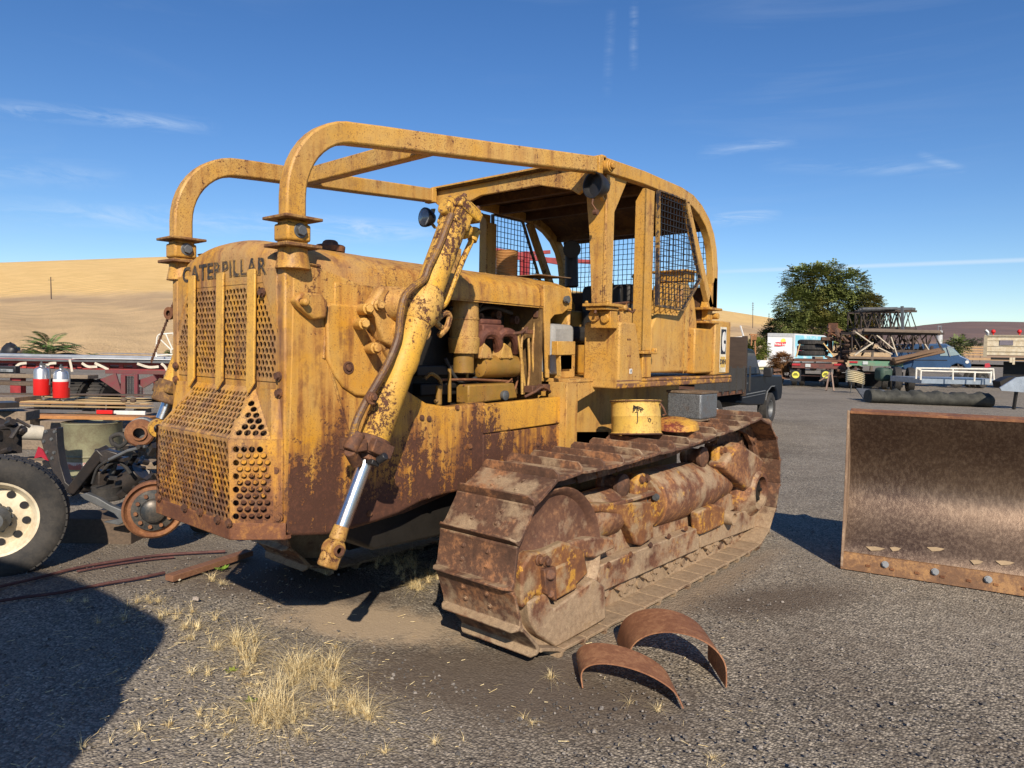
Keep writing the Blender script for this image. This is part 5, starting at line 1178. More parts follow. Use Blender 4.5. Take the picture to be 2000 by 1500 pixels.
# pale lumber boards
for i,(x0,y0,x1,y1,D,k,lb) in enumerate(((28,775,282,779.5,9.9,0,'farthest pale lumber board of the top layer behind the extinguishers'),(30,780,282,784,9.6,1,'pale lumber board of the top layer under the extinguishers'),(34,785,284,788.5,9.3,0,'pale lumber board in the middle of the stack in front of the extinguishers'),(16,787,286,792,9.0,2,'orange tinted lumber board just in front of the middle of the pale stack'),(8,792.5,288,798,8.85,1,'lowest pale lumber board at the front of the stack'))):
    m=MB(); pb(m,x0,y0,x1,y1,D,.20); o3=sum(m.v,V(0,0,0))/8; o=m.build('lumber_board',LUM[k],None,bev=.003,org=o3); o.rotation_euler=(0,random.uniform(-.004,.004),random.uniform(-.02,.02)); tag(o,lb,'board','pale lumber boards stacked flat')
def plank(label,x0,y0,x1,y1,D,dep,mt): m=MB(); pb(m,x0,y0,x1,y1,D,dep); o3=sum(m.v,V(0,0,0))/8; o=m.build('plank',mt,None,bev=.004,org=o3); tag(o,label,'plank'); return o
plank('orange brown plank lying on top of the green drum',58,811,292,822,7.9,.2,OWD)
plank('grey plank with a red stripe lying just above the orange brown plank',130,806,285,810,8.3,.22,GWD)
plank('white board lying right of the red painted end, just left of the grille',222,802,283,811,8.2,.03,mat('white_board',(.7,.68,.65),.5))
plank('bright red painted short board beside the white board',188,801,219,809,8.1,.03,RED)
plank('dark grey slab of scrap under the pale boards',58,799,160,808,8.9,.2,mat('dark_slab',(.10,.10,.11),.7))
rk=thing('lumber_rack','short grey wooden posts that hold up the pale lumber','rack',pt_(150,850,9.1))
for x0 in (40,150,262):
    m=MB(); pb(m,x0,799,x0+18,846,9.1,.2); m.build('post',GWD,rk)
for lb,x in (('left one of the two brown knobs standing on the pale lumber',242),('right one of the two brown knobs standing on the pale lumber',260)):
    q=pt_(x,786,9.2); tag(MB().lathe([(.02,0),(.035,.01),(.04,.035),(.03,.055),(0,.06)],q,(0,0,1),14).build('iron_knob',BWD,None,org=q),lb,'knob')
# extinguishers
def ext(px,pyb,pyt,label,band):
    D=9.45; b=pt_(px,pyb,D); H=pt_(px,pyt,D).z-b.z; t=thing('fire_extinguisher',label,'fire extinguisher',b,'silver fire extinguishers with red lower halves')
    r=.092; MB().lathe([(r+.004,.03),(r+.006,.035),(r+.006,H*.52),(r+.001,H*.52)],b,(0,0,1),28,cap=False).build('red_sleeve',RED,t)
    MB().lathe([(0,.03),(r,.03),(r,H*.72),(r*.85,H*.80),(r*.4,H*.85),(.025,H*.86),(.022,H*.90),(0,H*.9)],b,(0,0,1),28,cap=False).build('tank',mat('polished_tank%d'%px,(.60,.61,.62),.42,.9,.15,bs=.05),t)
    if band: MB().lathe([(r+.002,H*.52),(r+.003,H*.53),(r+.003,H*.58),(r+.002,H*.59)],b,(0,0,1),28,cap=False).build('white_label',WHT,t)
    m=MB().box(b+V(0,0,H*.92),(.05,.03,.03)).beam(b+V(0,0,H*.93),b+RH*.09+V(0,0,H*.95),.015,.008).beam(b+V(0,0,H*.90),b+RH*.07+V(0,0,H*.86),.015,.008).cyl(b+V(0,0,H*.9),b+V(0,0,H),.012); m.build('valve_handle',GREY,t)
    MB().tube(crv([b+V(0,0,H*.9)+RH*.02,b+RH*.10+V(0,0,H*.84),b+RH*.115+V(0,0,H*.6),b+RH*.105+V(0,0,H*.35)],4),.009,6).build('hose',GREY,t)
    m=MB(); 
    for s in (-1,1): m.bb(b.x-.005+s*.06,b.x+.005+s*.06,b.y-.01,b.y+.01,b.z-.03,b.z+.03)
    m.build('stand_feet',STEEL,t)
ext(82,776,706,'left of the two fire extinguishers, plain silver tank above its red sleeve',False)
ext(120,781,712,'right of the two fire extinguishers, with a white label above its red sleeve',True)
# red flatbed with sheet metal on top
TR=mat('red_trailer_paint',(.34,.04,.04),.55,0,.4,col2=(.20,.05,.045))
o0=pt_(150,730,13.)
t=thing('flatbed_trailer','red flatbed trailer deck piled with long silver sheets, behind the extinguishers','trailer',(o0.x,o0.y,0))
m=MB(); pb(m,-220,709,560,729,13.2,2.4); m.build('deck',TR,t,bev=.01)
m=MB(); 
for x in range(-200,540,27): pb(m,x,711,x+8,719,13.17,.03)
pb(m,-220,705,560,709.5,13.15,.06); m.build('side_rail',mat('side_rail_red',(.42,.06,.05),.5),t)
m=MB(); pb(m,20,729,40,775,13.6,.15); pb(m,300,729,312,775,13.6,.15); m.build('landing_leg',DRED,t)
for x,r_ in ((142,1),(165,1),(207,1),(110,1)):
    c=pt_(x,768,13.9); c.z=.50; q=MB().lathe([(.25,-.13),(.45,-.14),(.5,-.1),(.5,.1),(.45,.14),(.25,.13)],c,RH,32,cap=False)
    u=FH; v=V(0,0,1)
    for i in range(36):
        a=6.283*i/36; d=u*math.cos(a)+v*math.sin(a); tg=-u*math.sin(a)+v*math.cos(a); q.box(c+d*.505,(.05,.24,.02),Matrix((tg,RH,d)).transposed())
    q.build('tyre',RUB,t)
m=MB(); pb(m,-220,770,560,790,15.5,.02); m.build('mud_guard',DARK,t)
for i,(x0,y0,x1,y1,D,lb,mt) in enumerate(((-200,697,345,703,13.2,'long silver corrugated sheet on top of the red trailer, nearest the camera',STEEL),(-200,693,340,697,13.8,'long pale grey sheet lying behind the nearest silver sheet on the trailer',mat('pale_sheet',(.45,.47,.50),.4,.5)),(140,700,420,704,13.1,'bright white strip of trim along the front of the silver sheets',WHT),(185,690,430,694,14.4,'thin blue grey sheet metal lying farthest back on the trailer',mat('blue_sheet',(.30,.36,.42),.4,.5)),(-60,703,345,706.5,13.0,'dull aluminium channel under the top silver sheets',GREY))):
    m=MB(); pb(m,x0,y0,x1,y1,D,.55); o3=sum(m.v,V(0,0,0))/8; o=m.build('metal_sheet',mt,None,bev=.003,org=o3); o.rotation_euler=(0,random.uniform(-.003,.003),random.uniform(-.01,.01)); tag(o,lb,'sheet','long metal sheets on the red trailer')
SP=mat('cream_strap',(.62,.56,.46),.7)
def strap(i,pts,lb):
    P=[pt_(x,y,12.95) for x,y in pts]; P=crv(P,4); m=MB(); m.rsweep(P,FH*.02+V(0,0,1),.045,.008); tag(m.build('strap',SP,None,org=P[0]),lb,'strap','cream straps hanging over the trailer edge')
strap(0,[(136,702),(139,715),(141,726)],'wide cream strap hanging straight down beside the right extinguisher')
strap(1,[(30,718),(38,711),(52,709)],'cream strap end hanging at the far left above the black light bar')
strap(2,[(160,709),(172,716),(190,716)],'cream strap drooping right of the wide hanging strap')
strap(3,[(185,709),(200,716),(212,722)],'cream strap running diagonally down in the middle of the trailer edge')
strap(4,[(268,710),(290,717),(310,716)],'cream strap drooping close to the grille')
strap(5,[(315,710),(322,716),(326,724)],'short cream strap end right beside the grille')
strap(6,[(88,716),(98,710),(110,709)],'cream strap looping over between the two extinguishers')
# red hitch frame
t=thing('tow_hitch','maroon steel frame with two triangular plates and a wire mesh between them','steel frame',pt_(240,770,11.2))
MB().slab([pt_(x,y,11.3) for x,y in ((195,741),(226,729),(238,770))],FH*.03).build('triangle_plate',MAR,t)
MB().slab([pt_(x,y,11.3) for x,y in ((264,744),(300,733),(306,742),(280,758))],FH*.03).build('triangle_plate',MAR,t)
m=MB(); pb(m,205,722,330,732,11.5,.08); pb(m,236,731,244,775,11.2,.05); pb(m,262,731,268,775,11.2,.05); pb(m,236,731,268,735,11.2,.05); m.build('frame_bar',MAR,t,bev=.004)
m=MB()
for k in range(7): pb(m,244+k*3,735,244.8+k*3,773,11.25,.006)
for k in range(10): pb(m,243,737+k*3.8,264,737.7+k*3.8,11.25,.006)
m.build('wire_mesh',BLK,t)
m=MB()
for k in range(5): pb(m,266+k*3,756,266.8+k*3,775,11.4,.006)
for k in range(6): pb(m,264,757+k*3.5,282,757.8+k*3.5,11.4,.006)
m.build('wire_mesh',DRED,t)
# black light bar
t=thing('light_bar','black vehicle grille piece with a chrome insert at the far left','car part',pt_(10,722,12.0))
m=MB(); pb(m,-40,714,30,731,11.9,.12); m.build('housing',BLK,t,bev=.01)
m=MB(); pb(m,-30,720,25,726.5,11.87,.02); m.build('insert',mat('chrome_insert',(.6,.62,.64),.3,.7),t)
text_obj('insert_print','CHEVROLET' if False else 'IIIIIIII-IIII',BLK,t,.055,pt_(0,723.5,11.84),RH,(0,0,1))
# white gate frame
t=thing('white_gate','white tubular gate with fan shaped bars standing behind the grille','gate',pt_(325,700,13.5))
D=13.4; m=MB().tube(crv([pt_(305,697,D),pt_(306,665,D),pt_(310,654,D),pt_(322,652,D),(pt_(350,650,D))],3),.014,6)
for a,b in (((305,694),(350,692)),((334,690),(334,682)),((310,660),(333,682)),((324,653),(336,680)),((338,651),(343,670)),((334,682),(350,680))): m.tube([pt_(*a,D),pt_(*b,D)],.012,6)
m.build('tube_frame',mat('gate_white',(.75,.73,.65),.5),t)
# black tarp lump and junk at left
q=pt_(20,690,15.); m=MB().sph(q,.22,14,9,(1.15,.8,1.)); rnd=random.Random(5); m.v=[v+V(rnd.uniform(-1,1),rnd.uniform(-1,1),rnd.uniform(-1,1))*.02 for v in m.v]; tag(m.build('black_tarp',BLK,None,org=q),'crumpled black tarp bundle lying on the trailer at the far left','tarp')
q=pt_(46,690,15.); m=MB().sph(q,.15,12,8,(1.5,.8,.5)); m.v=[v+V(rnd.uniform(-1,1),rnd.uniform(-1,1),rnd.uniform(-1,1))*.03 for v in m.v]; tag(m.build('brown_sack',BWD,None,org=q),'crumpled brown sack between the black tarp and the leafy bush','sack')
q=pt_(160,700,14.4); tag(MB().lathe([(0,0),(.18,.0),(.24,.05),(.245,.055),(.2,.05),(0,.03)],q,(0,0,1),28).build('white_tub',WHT,None,org=q),'shallow white tub lying on the trailer right of the leafy bush','tub')
m=MB()
for k in range(15): 
    q=pt_(rnd.uniform(-10,36),rnd.uniform(792,880),6.5+rnd.uniform(-.2,.3)); q2=q+V(rnd.uniform(-.25,.25),rnd.uniform(-.1,.1),rnd.uniform(-.12,.12)); m.cyl(q,q2,rnd.uniform(.012,.045),n=8)
m.tube(crv([pt_(0,835,6.4),pt_(20,832,6.4),pt_(34,838,6.4),pt_(48,845,6.4)],3),[.035]*9+[.01],8).box(pt_(8,860,6.5),(.3,.2,.22)).box(pt_(5,790,6.6),(.25,.2,.05))
tag(m.build('engine_scrap',AX,None,org=pt_(10,880,6.5)),'tangle of black oily engine parts above the big wheel at the left edge','scrap')
q=pt_(415,1040,6.5)
t=thing('black_air_tank','dark rounded air tank lying on the ground behind the lower grille','tank',(q.x,q.y,0)); q.z=.09
MB().cyl(q-RH*.12,q+RH*.3,.085,n=24).sph(q-RH*.12,.085,16,8,(1,1,1)).build('tank_body',mat('dusty_tank',(.04,.04,.04),.6,.2,.4,col2=(.09,.075,.06)),t)
# pole on the hill, bush
q=pt_(101,608,205.); m=MB().cyl(q-V(0,0,1),pt_(99,541,205.),.22,.13,8); m.beam(pt_(94,547,205.),pt_(105,547,205.),.12,.12); tag(m.build('utility_pole',BWD,None,org=q),'lone wooden utility pole standing on the golden hill','utility pole')
def fern_bush(name,label,px,pyb,pyt,D,nf,seed,col=(.07,.115,.03),wd=1.):
    rnd=random.Random(seed); b=pt_(px,pyb,D); H=pt_(px,pyt,D).z-b.z; t=thing(name,label,'bush',b); m=MB(); tr=MB()
    for i in range(nf):
        a=rnd.random()*6.283; k=rnd.random(); base=b+V(0,0,H*(.1+.5*k))+V(math.cos(a),math.sin(a),0)*.08*H; L=H*rnd.uniform(.45,.8); d0=V(math.cos(a)*wd,math.sin(a)*wd,rnd.uniform(.2,1.1)).normalized()
        P=[base]; d=d0.copy()
        for s in range(9): d=(d+V(0,0,-.11)).normalized(); P.append(P[-1]+d*L/9)
        tr.tube(P,[.008*H*(1-j/11) for j in range(10)],4)
        for s in range(1,10):
            tt=(P[s]-P[s-1]).normalized(); sd_=tt.cross(V(0,0,1)).normalized()
            for sg in (-1,1):
                for h_ in (0,.5):
                    q=P[s-1]+(P[s]-P[s-1])*h_; l=L*.20*math.sin(math.pi*(s+1)/11.5)+.01; dd=(sd_*sg+tt*.35+V(0,0,-.25+rnd.uniform(-.1,.1))).normalized(); ww=tt*l*.14
                    m.add([q,q+dd*l*.5+ww,q+dd*l,q+dd*l*.5-ww],[(0,1,2,3)])
    t2=NT(name+'_leaf%d'%seed); v=t2.n('SeparateColor',[t2.vor(9,out='Color')]).outputs[0]
    m.build('foliage',t2.fin(t2.mix(v,col,tuple(x*2. for x in col)),.55,0,None,.3),t,smooth=0); tr.build('stems',BWD,t)
fern_bush('leafy_bush','green fern leaved bush growing behind the red trailer',98,710,634,14.6,58,2)
fern_bush('leafy_bush','small green sprout growing behind the trailer in the middle of the left side',182,704,683,15.,14,5)
fern_bush('leafy_bush','small green bush peeking through the white gate',334,700,676,16.,20,8,(.08,.14,.03))
# red steel gantry seen through the cab
D=26.
t=thing('red_gantry','dark red steel gantry frame seen through the cab mesh','gantry',GD(1020,D))
m=MB()
for a,b,w_ in (((958,486),(1075,508),.14),((958,500),(1075,492),.12),((1027,492),(1029,740),.20),((1018,505),(1019,740),.1),((1000,503),(1160,512),.14),((1060,508),(1090,513),.14)): m.beam(pt_(*a,D),pt_(*b,D),w_,w_)
m.build('gantry_frame',DRED,t)
# ================= yard on the right
def veh_frame(origin,heading):
    h=Vector(heading); h.z=0; h.normalize(); l=V(-h.y,h.x,0); o=Vector(origin)
    return lambda x,y,z: o+h*x+l*y+V(0,0,z)
def pslab(m,F,pts,y0,y1): return m.slab([F(x,y0,z) for x,z in pts],F(0,y1,0)-F(0,y0,0))
# dark pickup flatbed
PN=mat('pickup_dark_blue',(.007,.012,.022),.32,.0,.3,bs=.05,spec=.12); WDK=mat_wood('dark_stake_boards',(.07,.065,.06),(.03,.03,.03)); GL=mat('dark_glass',(.03,.05,.08),.08,0,.3,bs=.0,spec=.8)
fw_=GD(1506,17.6); rw_=GD(1400,14.6); hd_=(fw_-rw_).normalized(); F=veh_frame(fw_,hd_)
t=thing('pickup_truck','dark blue flatbed pickup with wooden stake sides parked behind the crawler','pickup truck',fw_)
# local: origin front right wheel; x forward, y left; right side faces camera at y=-.15
wb=(fw_-rw_).length; Y0=-.05; Y1=1.85
low=[(-2.28,.62),(-1.75,.55),(-.62,.50),(-.52,.62),(-.40,.82),(-.1,.93),(.2,.93),(.42,.80),(.50,.55),(.85,.58),(.92,.75),(.90,1.12),(.80,1.20),(-.62,1.24),(-2.28,1.24)]
m=MB(); pslab(m,F,low,Y0,Y1); m.build('body',PN,t,bev=.04,seg=3)
cabp=[(-2.28,1.23),(-.62,1.22),(-1.16,1.78),(-1.35,1.84),(-2.15,1.87),(-2.28,1.80)]
m=MB(); pslab(m,F,cabp,Y0+.08,Y1-.08); m.build('cab',PN,t,bev=.03,seg=3)
m=MB(); pslab(m,F,[(-2.12,1.27),(-.82,1.27),(-1.20,1.74),(-2.10,1.76)],Y0+.068,Y0+.09); m.build('window',GL,t)
m=MB(); pslab(m,F,[(-2.1,1.05),(-1.92,1.05),(-1.92,1.08),(-2.1,1.08)],Y0-.02,Y0); m.build('door_handle',STEEL,t)
m=MB().box(F(-.78,Y0-.12,1.30),(.10,.2,.22),Matrix((hd_,V(-hd_.y,hd_.x,0),V(0,0,1))).transposed()); m.build('mirror',BLK,t,bev=.02)
m=MB(); pslab(m,F,[(-2.25,.80),(-.55,.84),(-.55,.86),(-2.25,.82)],Y0-.012,Y0); pslab(m,F,[(-2.25,.74),(-.57,.78),(-.57,.79),(-2.25,.75)],Y0-.012,Y0); pslab(m,F,[(-.52,.62),(-.40,.84),(-.1,.95),(.2,.95),(.2,.93),(-.1,.925),(-.38,.82),(-.50,.61)],Y0-.016,Y0); m.build('chrome_trim',STEEL,t)
m=MB(); pslab(m,F,[(-5.2,.95),(-2.31,.95),(-2.31,1.75),(-2.35,1.75),(-2.35,1.42),(-5.2,1.42)],Y0-.12,Y0-.08)
x=-5.1
while x<-2: pslab(m,F,[(x,.9),(x+.06,.9),(x+.06,1.46),(x,1.46)],Y0-.14,Y0-.12); x+=.42
m.build('stake_side',WDK,t)
m=MB(); pslab(m,F,[(-5.2,.86),(-2.31,.86),(-2.31,.95),(-5.2,.95)],Y0-.1,Y1+.1); m.build('flatbed',RUST,t)
m=MB(); pslab(m,F,[(-2.42,.8),(-2.34,.8),(-2.34,2.12),(-2.42,2.12)],Y0-.12,Y0-.02); pslab(m,F,[(-2.42,1.0),(-2.37,1.0),(-2.37,2.1),(-2.42,2.1)],Y0-.02,Y1); m.build('headboard',mat_wood('brown_headboard',(.085,.06,.045),(.045,.032,.027)),t)
for cx_,lab in ((0,1),(-wb,1)):
    c=F(cx_,Y0+.12,.385); wheel(t,c,-V(-hd_.y,hd_.x,0),.385,.24,.20,WHT if cx_ else GREY,0)
    c=F(cx_,Y1-.12,.385); wheel(t,c,V(-hd_.y,hd_.x,0),.385,.24,.20,GREY,0,False)
m=MB(); pslab(m,F,[(-4.5,.5),(.4,.5),(.4,.62),(-4.5,.62)],.4,1.4); m.build('chassis',DARK,t)
# box truck trailer
FRL=RH
t=thing('box_trailer','white box trailer with a pale blue side and a red banner emblem','box trailer',GD(1530,75))
WB_=mat('box_white',(.62,.64,.66),.5,0,.1); LB=mat('box_sky_blue',(.22,.55,.68),.5,0,.15,fs=.15,col2=(.55,.72,.78),thr=(.5,.6))
A0=pt_(1497,712,75.);A1=pt_(1549,712,75.);A2=pt_(1625,709,81.)
zt=pt_(1520,651,75.).z; z0=.9
def quadbox(a,b,c,z0,z1):
    d=a+(c-b); P=[V(p.x,p.y,z0) for p in (a,b,c,d)]; return MB().slab(P,(0,0,z1-z0))
q=quadbox(A0,A1,A2,z0,zt); q.build('box_body',WB_,t,bev=.05)
e=(A2-A1); e.z=0; n_=V(e.y,-e.x,0).normalized()
m=MB().slab([V(A1.x,A1.y,z0+.1)+e*.03,V(A2.x,A2.y,z0+.1),V(A2.x,A2.y,zt-.15),V(A1.x,A1.y,zt-.15)+e*.03],n_*.03); m.build('side_panel',LB,t)
f=(A1-A0); f.z=0; fn=V(f.y,-f.x,0).normalized(); fu=f.normalized()
m=MB().slab([V(A0.x,A0.y,zt-.38),V(A1.x,A1.y,zt-.38),V(A1.x,A1.y,zt-.02),V(A0.x,A0.y,zt-.02)],fn*.05).slab([V(A0.x,A0.y,z0)+f*.94,V(A1.x,A1.y,z0),V(A1.x,A1.y,zt),V(A0.x,A0.y,zt)+f*.94],fn*.04); m.build('rear_frame',mat('box_grey',(.36,.38,.40),.5),t)
lc=pt_(1523,671,75.); lc=V(A0.x,A0.y,0)+fu*((lc-A0).dot(fu)); lc.z=pt_(1523,671,75.).z; lc+=fn*.06
m=MB().slab([lc+fu*a+V(0,0,b) for a,b in ((-.62,-.28),(-.1,-.30),(.55,-.2),(.60,.20),(.1,.13),(-.3,.16),(-.55,.12))],fn*.02); bn=m.build('emblem_banner',mat('banner_red',(.60,.04,.06),.5),t)
MB().cyl(lc+fu*.3+V(0,0,.30)-fn*.02,lc+fu*.3+V(0,0,.30)+fn*.005,.25,n=24).build('emblem_sun',mat('sun_yellow',(.85,.62,.10),.5),t)
text_obj('emblem_print','Frito Lay',WHT,t,.30,lc+fn*.028+V(0,0,-.07),fu,(0,0,1),offset=.01)
m=MB().slab([V(A0.x,A0.y,z0-.15),V(A1.x,A1.y,z0-.15),V(A2.x,A2.y,z0-.15)],(0,0,.15)).cyl(V(A1.x,A1.y,.5)+e*.2,V(A1.x,A1.y,.5)+e*.2-fu*.4,.5,n=20).cyl(V(A1.x,A1.y,.5)+e*.55,V(A1.x,A1.y,.5)+e*.55-fu*.4,.5,n=20); m.build('running_gear',DARK,t)
MB().slab([V(A1.x,A1.y,1.7)+e*.07,V(A1.x,A1.y,1.6)+e*.2,V(A1.x,A1.y,2.6)+e*.2,V(A1.x,A1.y,2.7)+e*.07],n_*.05).build('pink_marking',mat('pink_mark',(.5,.08,.16),.5),t)
# trees
def tree(name,label,px,D,pyb,blobs,leaf,n,seed,col,col2,trunk=.25,fine=1.):
    rnd=random.Random(seed); b=GD(px,D); t=thing(name,label,'tree',b,None); m=MB(); tr=MB()
    C_=[(pt_(x,y,D)+FH*dd,pt_(x+rx,y,D).dot(RH)-pt_(x,y,D).dot(RH),pt_(x,y-ry,D).z-pt_(x,y,D).z) for x,y,rx,ry,dd in blobs]
    top=V(b.x,b.y,max(c[0].z for c in C_)*.5)
    tr.tube([b,b+(top-b)*.5+V(.1,0,0),top],[trunk,trunk*.7,trunk*.45],8)
    for c,rx,rz in C_: tr.tube([b+(top-b)*.6,(top+c)/2+V(0,0,-.3),c],[trunk*.4,trunk*.25,trunk*.08],5)
    w_=[rx*rx*rz for c,rx,rz in C_]; tot=sum(w_)
    for (c,rx,rz),wt in zip(C_,w_):
        for i in range(int(n*wt/tot)):
            while 1:
                v=V(rnd.uniform(-1,1),rnd.uniform(-1,1),rnd.uniform(-1,1)); l=v.length
                if l<1 and rnd.random()<(.12+l**1.5): break
            sp=c+V(v.x*rx,v.y*rx,v.z*rz)*rnd.uniform(.9,1.13)
            out=V(v.x,v.y,v.z*.5).normalized(); d=(out+V(rnd.uniform(-.5,.5),rnd.uniform(-.5,.5),rnd.uniform(-.5,.3))).normalized()
            L_=leaf*rnd.uniform(1.6,3.); sd_=d.cross(V(0,0,1)).normalized() if abs(d.z)<.98 else V(1,0,0)
            for k in range(4):   # a drooping frond of leaflets
                q=sp+d*L_*k/4-V(0,0,.04*k*k*leaf)
                for sg in (-1,1):
                    dd=(sd_*sg+d*.4+V(0,0,rnd.uniform(-.5,.1))).normalized(); l=leaf*rnd.uniform(.5,1.1); ww=d*l*.3
                    m.add([q,q+dd*l*.5+ww,q+dd*l,q+dd*l*.5-ww],[(0,1,2,3)])
    t2=NT(name+'_leaf%d'%seed); v=t2.n('SeparateColor',[t2.vor(1.1*fine,out='Color')]).outputs[0]; A=t2.noise(.35,4,.6)
    c=t2.mix(v,col,tuple(x*1.9 for x in col)); c=t2.mix(t2.step(A,.52,.68,0,.7),c,col2)
    m.build('crown',t2.fin(c,.6,0,None,.25),t,smooth=0); tr.build('trunk',mat('bark%d'%seed,(.12,.10,.08),.9),t)
    return t
tree('tree','large olive green tree standing behind the box trailer',1610,88.,690,[(1600,555,42,36,0),(1570,545,30,25,1),(1655,560,30,28,-1),(1560,600,42,34,0),(1630,600,50,38,1),(1680,610,32,36,0),(1540,635,26,22,-1),(1600,640,50,28,0),(1660,645,40,26,1),(1625,528,22,13,0)],.36,9000,1,(.10,.12,.035),(.20,.17,.045),.45)
tree('tree','small tree with yellow tinged leaves behind the lattice booms',1702,84.,690,[(1703,592,17,16,0),(1700,620,16,22,0),(1690,645,20,20,0)],.30,1900,2,(.10,.10,.03),(.28,.17,.04),.2)
tree('tree','small dark green tree just left of the large tree',1508,92.,690,[(1510,648,16,20,0),(1500,660,18,16,0),(1522,640,14,18,0)],.3,900,3,(.05,.07,.02),(.08,.09,.02),.2)
def bush(label,px,D,blobs,leaf,n,seed,col,col2):
    t=tree('bush',label,px,D,0,blobs,leaf,n,seed,col,col2,.06); t['category']='bush'; return t
bush('yellow green bush growing between the pickup cab and the box trailer',1478,60.,[(1478,682,20,20,0),(1462,690,16,14,0),(1490,700,12,14,0)],.22,750,4,(.09,.11,.02),(.16,.15,.03))
bush('reddish brown dry tumbleweed in front of the white box trailer',1528,40.,[(1527,707,19,17,0),(1514,714,12,12,0)],.09,1500,5,(.17,.085,.035),(.24,.12,.05))
bush('green spiky bush behind the blue van',1872,58.,[(1870,674,16,11,0)],.26,200,6,(.07,.09,.03),(.10,.11,.04))
for i,(x,y,rx,ry,lb) in enumerate(((1880,663,3.2,9,'tall thin dark conifer on the field behind the grain truck'),(1892,669,5,5,'round dark tree left of three on the far field'),(1900,668,5,6,'round dark tree in the middle of the far field row'),(1914,668,8,6,'wide dark tree closest to the grain truck on the far field'))):
    tree('far_tree',lb,x,300.,0,[(x,y,rx,ry,0)],.5,120,20+i,(.035,.045,.025),(.05,.06,.03),.2)
# trailers
def flatbed(label,x0,x1,yt,yb,D,paint,lights=True,extra=None):
    t=thing('flatbed_trailer',label,'trailer',GD((x0+x1)/2,D)); setpl((x0+x1)/2,D)
    m=MB(); pb(m,x0,yt,x1,yt+7,D,9.); m.build('deck',paint,t,bev=.02)
    m=MB(); pb(m,x0+2,yt+8,x1-2,yt+20,D+.02,.12); 
    m.build('rear_beam',mat('rear_beam%d'%x0,(.16,.05,.04),.6,0,.4,col2=(.07,.04,.035)) if extra is None else extra,t)
    m=MB()
    pb(m,x0+2,yt+9,x0+18,yt+13,D-.03,.05); pb(m,x1-26,yt+9,x1-8,yt+13,D-.03,.05); m.build('tail_lamp',mat('lamp_red%d'%x0,(.45,.03,.04),.4),t)
    m=MB(); pb(m,x0+28,yt+9.5,x0+38,yt+16,D-.03,.03); m.build('licence_plate',mat('plate%d'%x0,(.5,.55,.55),.5),t)
    m=MB(); pb(m,x0+12,yt+20,x0+16,yt+34,D+.0,.1); pb(m,x1-40,yt+20,x1-36,yt+34,D,.1); pb(m,x0+12,yt+32,x1-20,yt+35,D,.12); m.build('bumper_bar',mat('bumper%d'%x0,(.10,.05,.04),.6),t)
    for x in (x0+7,x0+22,x1-38,x1-22):
        c=pt_(x,yb-14,D+1.5); c.z=.5; MB().lathe([(.25,-.13),(.45,-.14),(.5,-.1),(.5,.1),(.45,.14),(.25,.13)],c,rr_(),28,cap=False).build('tyre',RUB,t)
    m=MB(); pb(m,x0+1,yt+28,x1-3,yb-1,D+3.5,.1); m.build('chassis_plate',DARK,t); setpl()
    return t
t=flatbed('rust brown flatbed trailer carrying a stack of big tyres',1545,1655,701,748,38.,mat_rust('rusty_deck',a=(.10,.05,.035),b=(.18,.08,.05),c3=(.25,.1,.06),hi=.4,fs=.3))
setpl(1600,38.)
YB=mat('yellow_flap_mark',(.70,.66,.10),.5)
for x,lb in ((1553,0),(1612,0)):
    m=MB(); pb(m,x-9,722,x+11,745,37.95,.02); fl=m.build('mud_flap',BLK,t)
    q=pt_(x+1,732,37.93); MB().lathe([(0,0),(.19,0),(.19,.01),(0,.01)],q,-ff(),20).build('flap_emblem',YB,fl)
    m=MB(); c=pt_(x+1,732,37.9); m.box(c,(.26,.02,.035),Matrix((rr_(),ff(),V(0,0,1))).transposed()); m.box(c+V(0,0,.07),(.15,.02,.03),Matrix((rr_(),ff(),V(0,0,1))).transposed()); m.build('flap_lettering',BLK,fl)
setpl()
GRN=mat('green_trailer_paint',(.10,.26,.17),.6,0,.3,fs=.4,col2=(.18,.22,.15))
t2=flatbed('green flatbed trailer loaded with crane boom sections',1657,1766,696,758,36.,mat_wood('deck_planks',(.22,.17,.13),(.12,.09,.07)),extra=GRN)
for i in range(3):
    q=pt_(1587,690-i*10.5,40.); z=.0; c=q; t_=thing('stacked_tyre',('bottom','middle','top')[i]+' big black tyre of the stack on the rusty flatbed','tyre',c,'tyres stacked on the flatbed trailer')
    r=.80-(.0 if i<2 else .03); m=MB().lathe([(.42,-.13),(r-.1,-.145),(r,-.10),(r,.10),(r-.1,.145),(.42,.13)],c,V(.02*(i-1),.01,1),36,cap=False)
    for k in range(40):
        a=6.283*k/40; d=V(math.cos(a),math.sin(a),0); m.box(c+d*r,(.03,.07,.17),Matrix((d,V(-d.y,d.x,0),V(0,0,1))).transposed())
    m.build('carcass',RUB,t_)
def rbox(name,label,cat,x0,y0,x1,y1,D,dep,mt,yaw=0,bev=.01,group=None):
    m=MB(); pb(m,x0,y0,x1,y1,D,dep,yaw); o3=sum(m.v,V(0,0,0))/8; o3.z=min(v.z for v in m.v); o=m.build(name,mt,None,bev=bev,org=o3); return tag(o,label,cat,group)
rbox('wood_block','pale wooden block lying on the rusty flatbed in front of the tyres','block',1592,696,1608,701,38.2,.4,GWD)
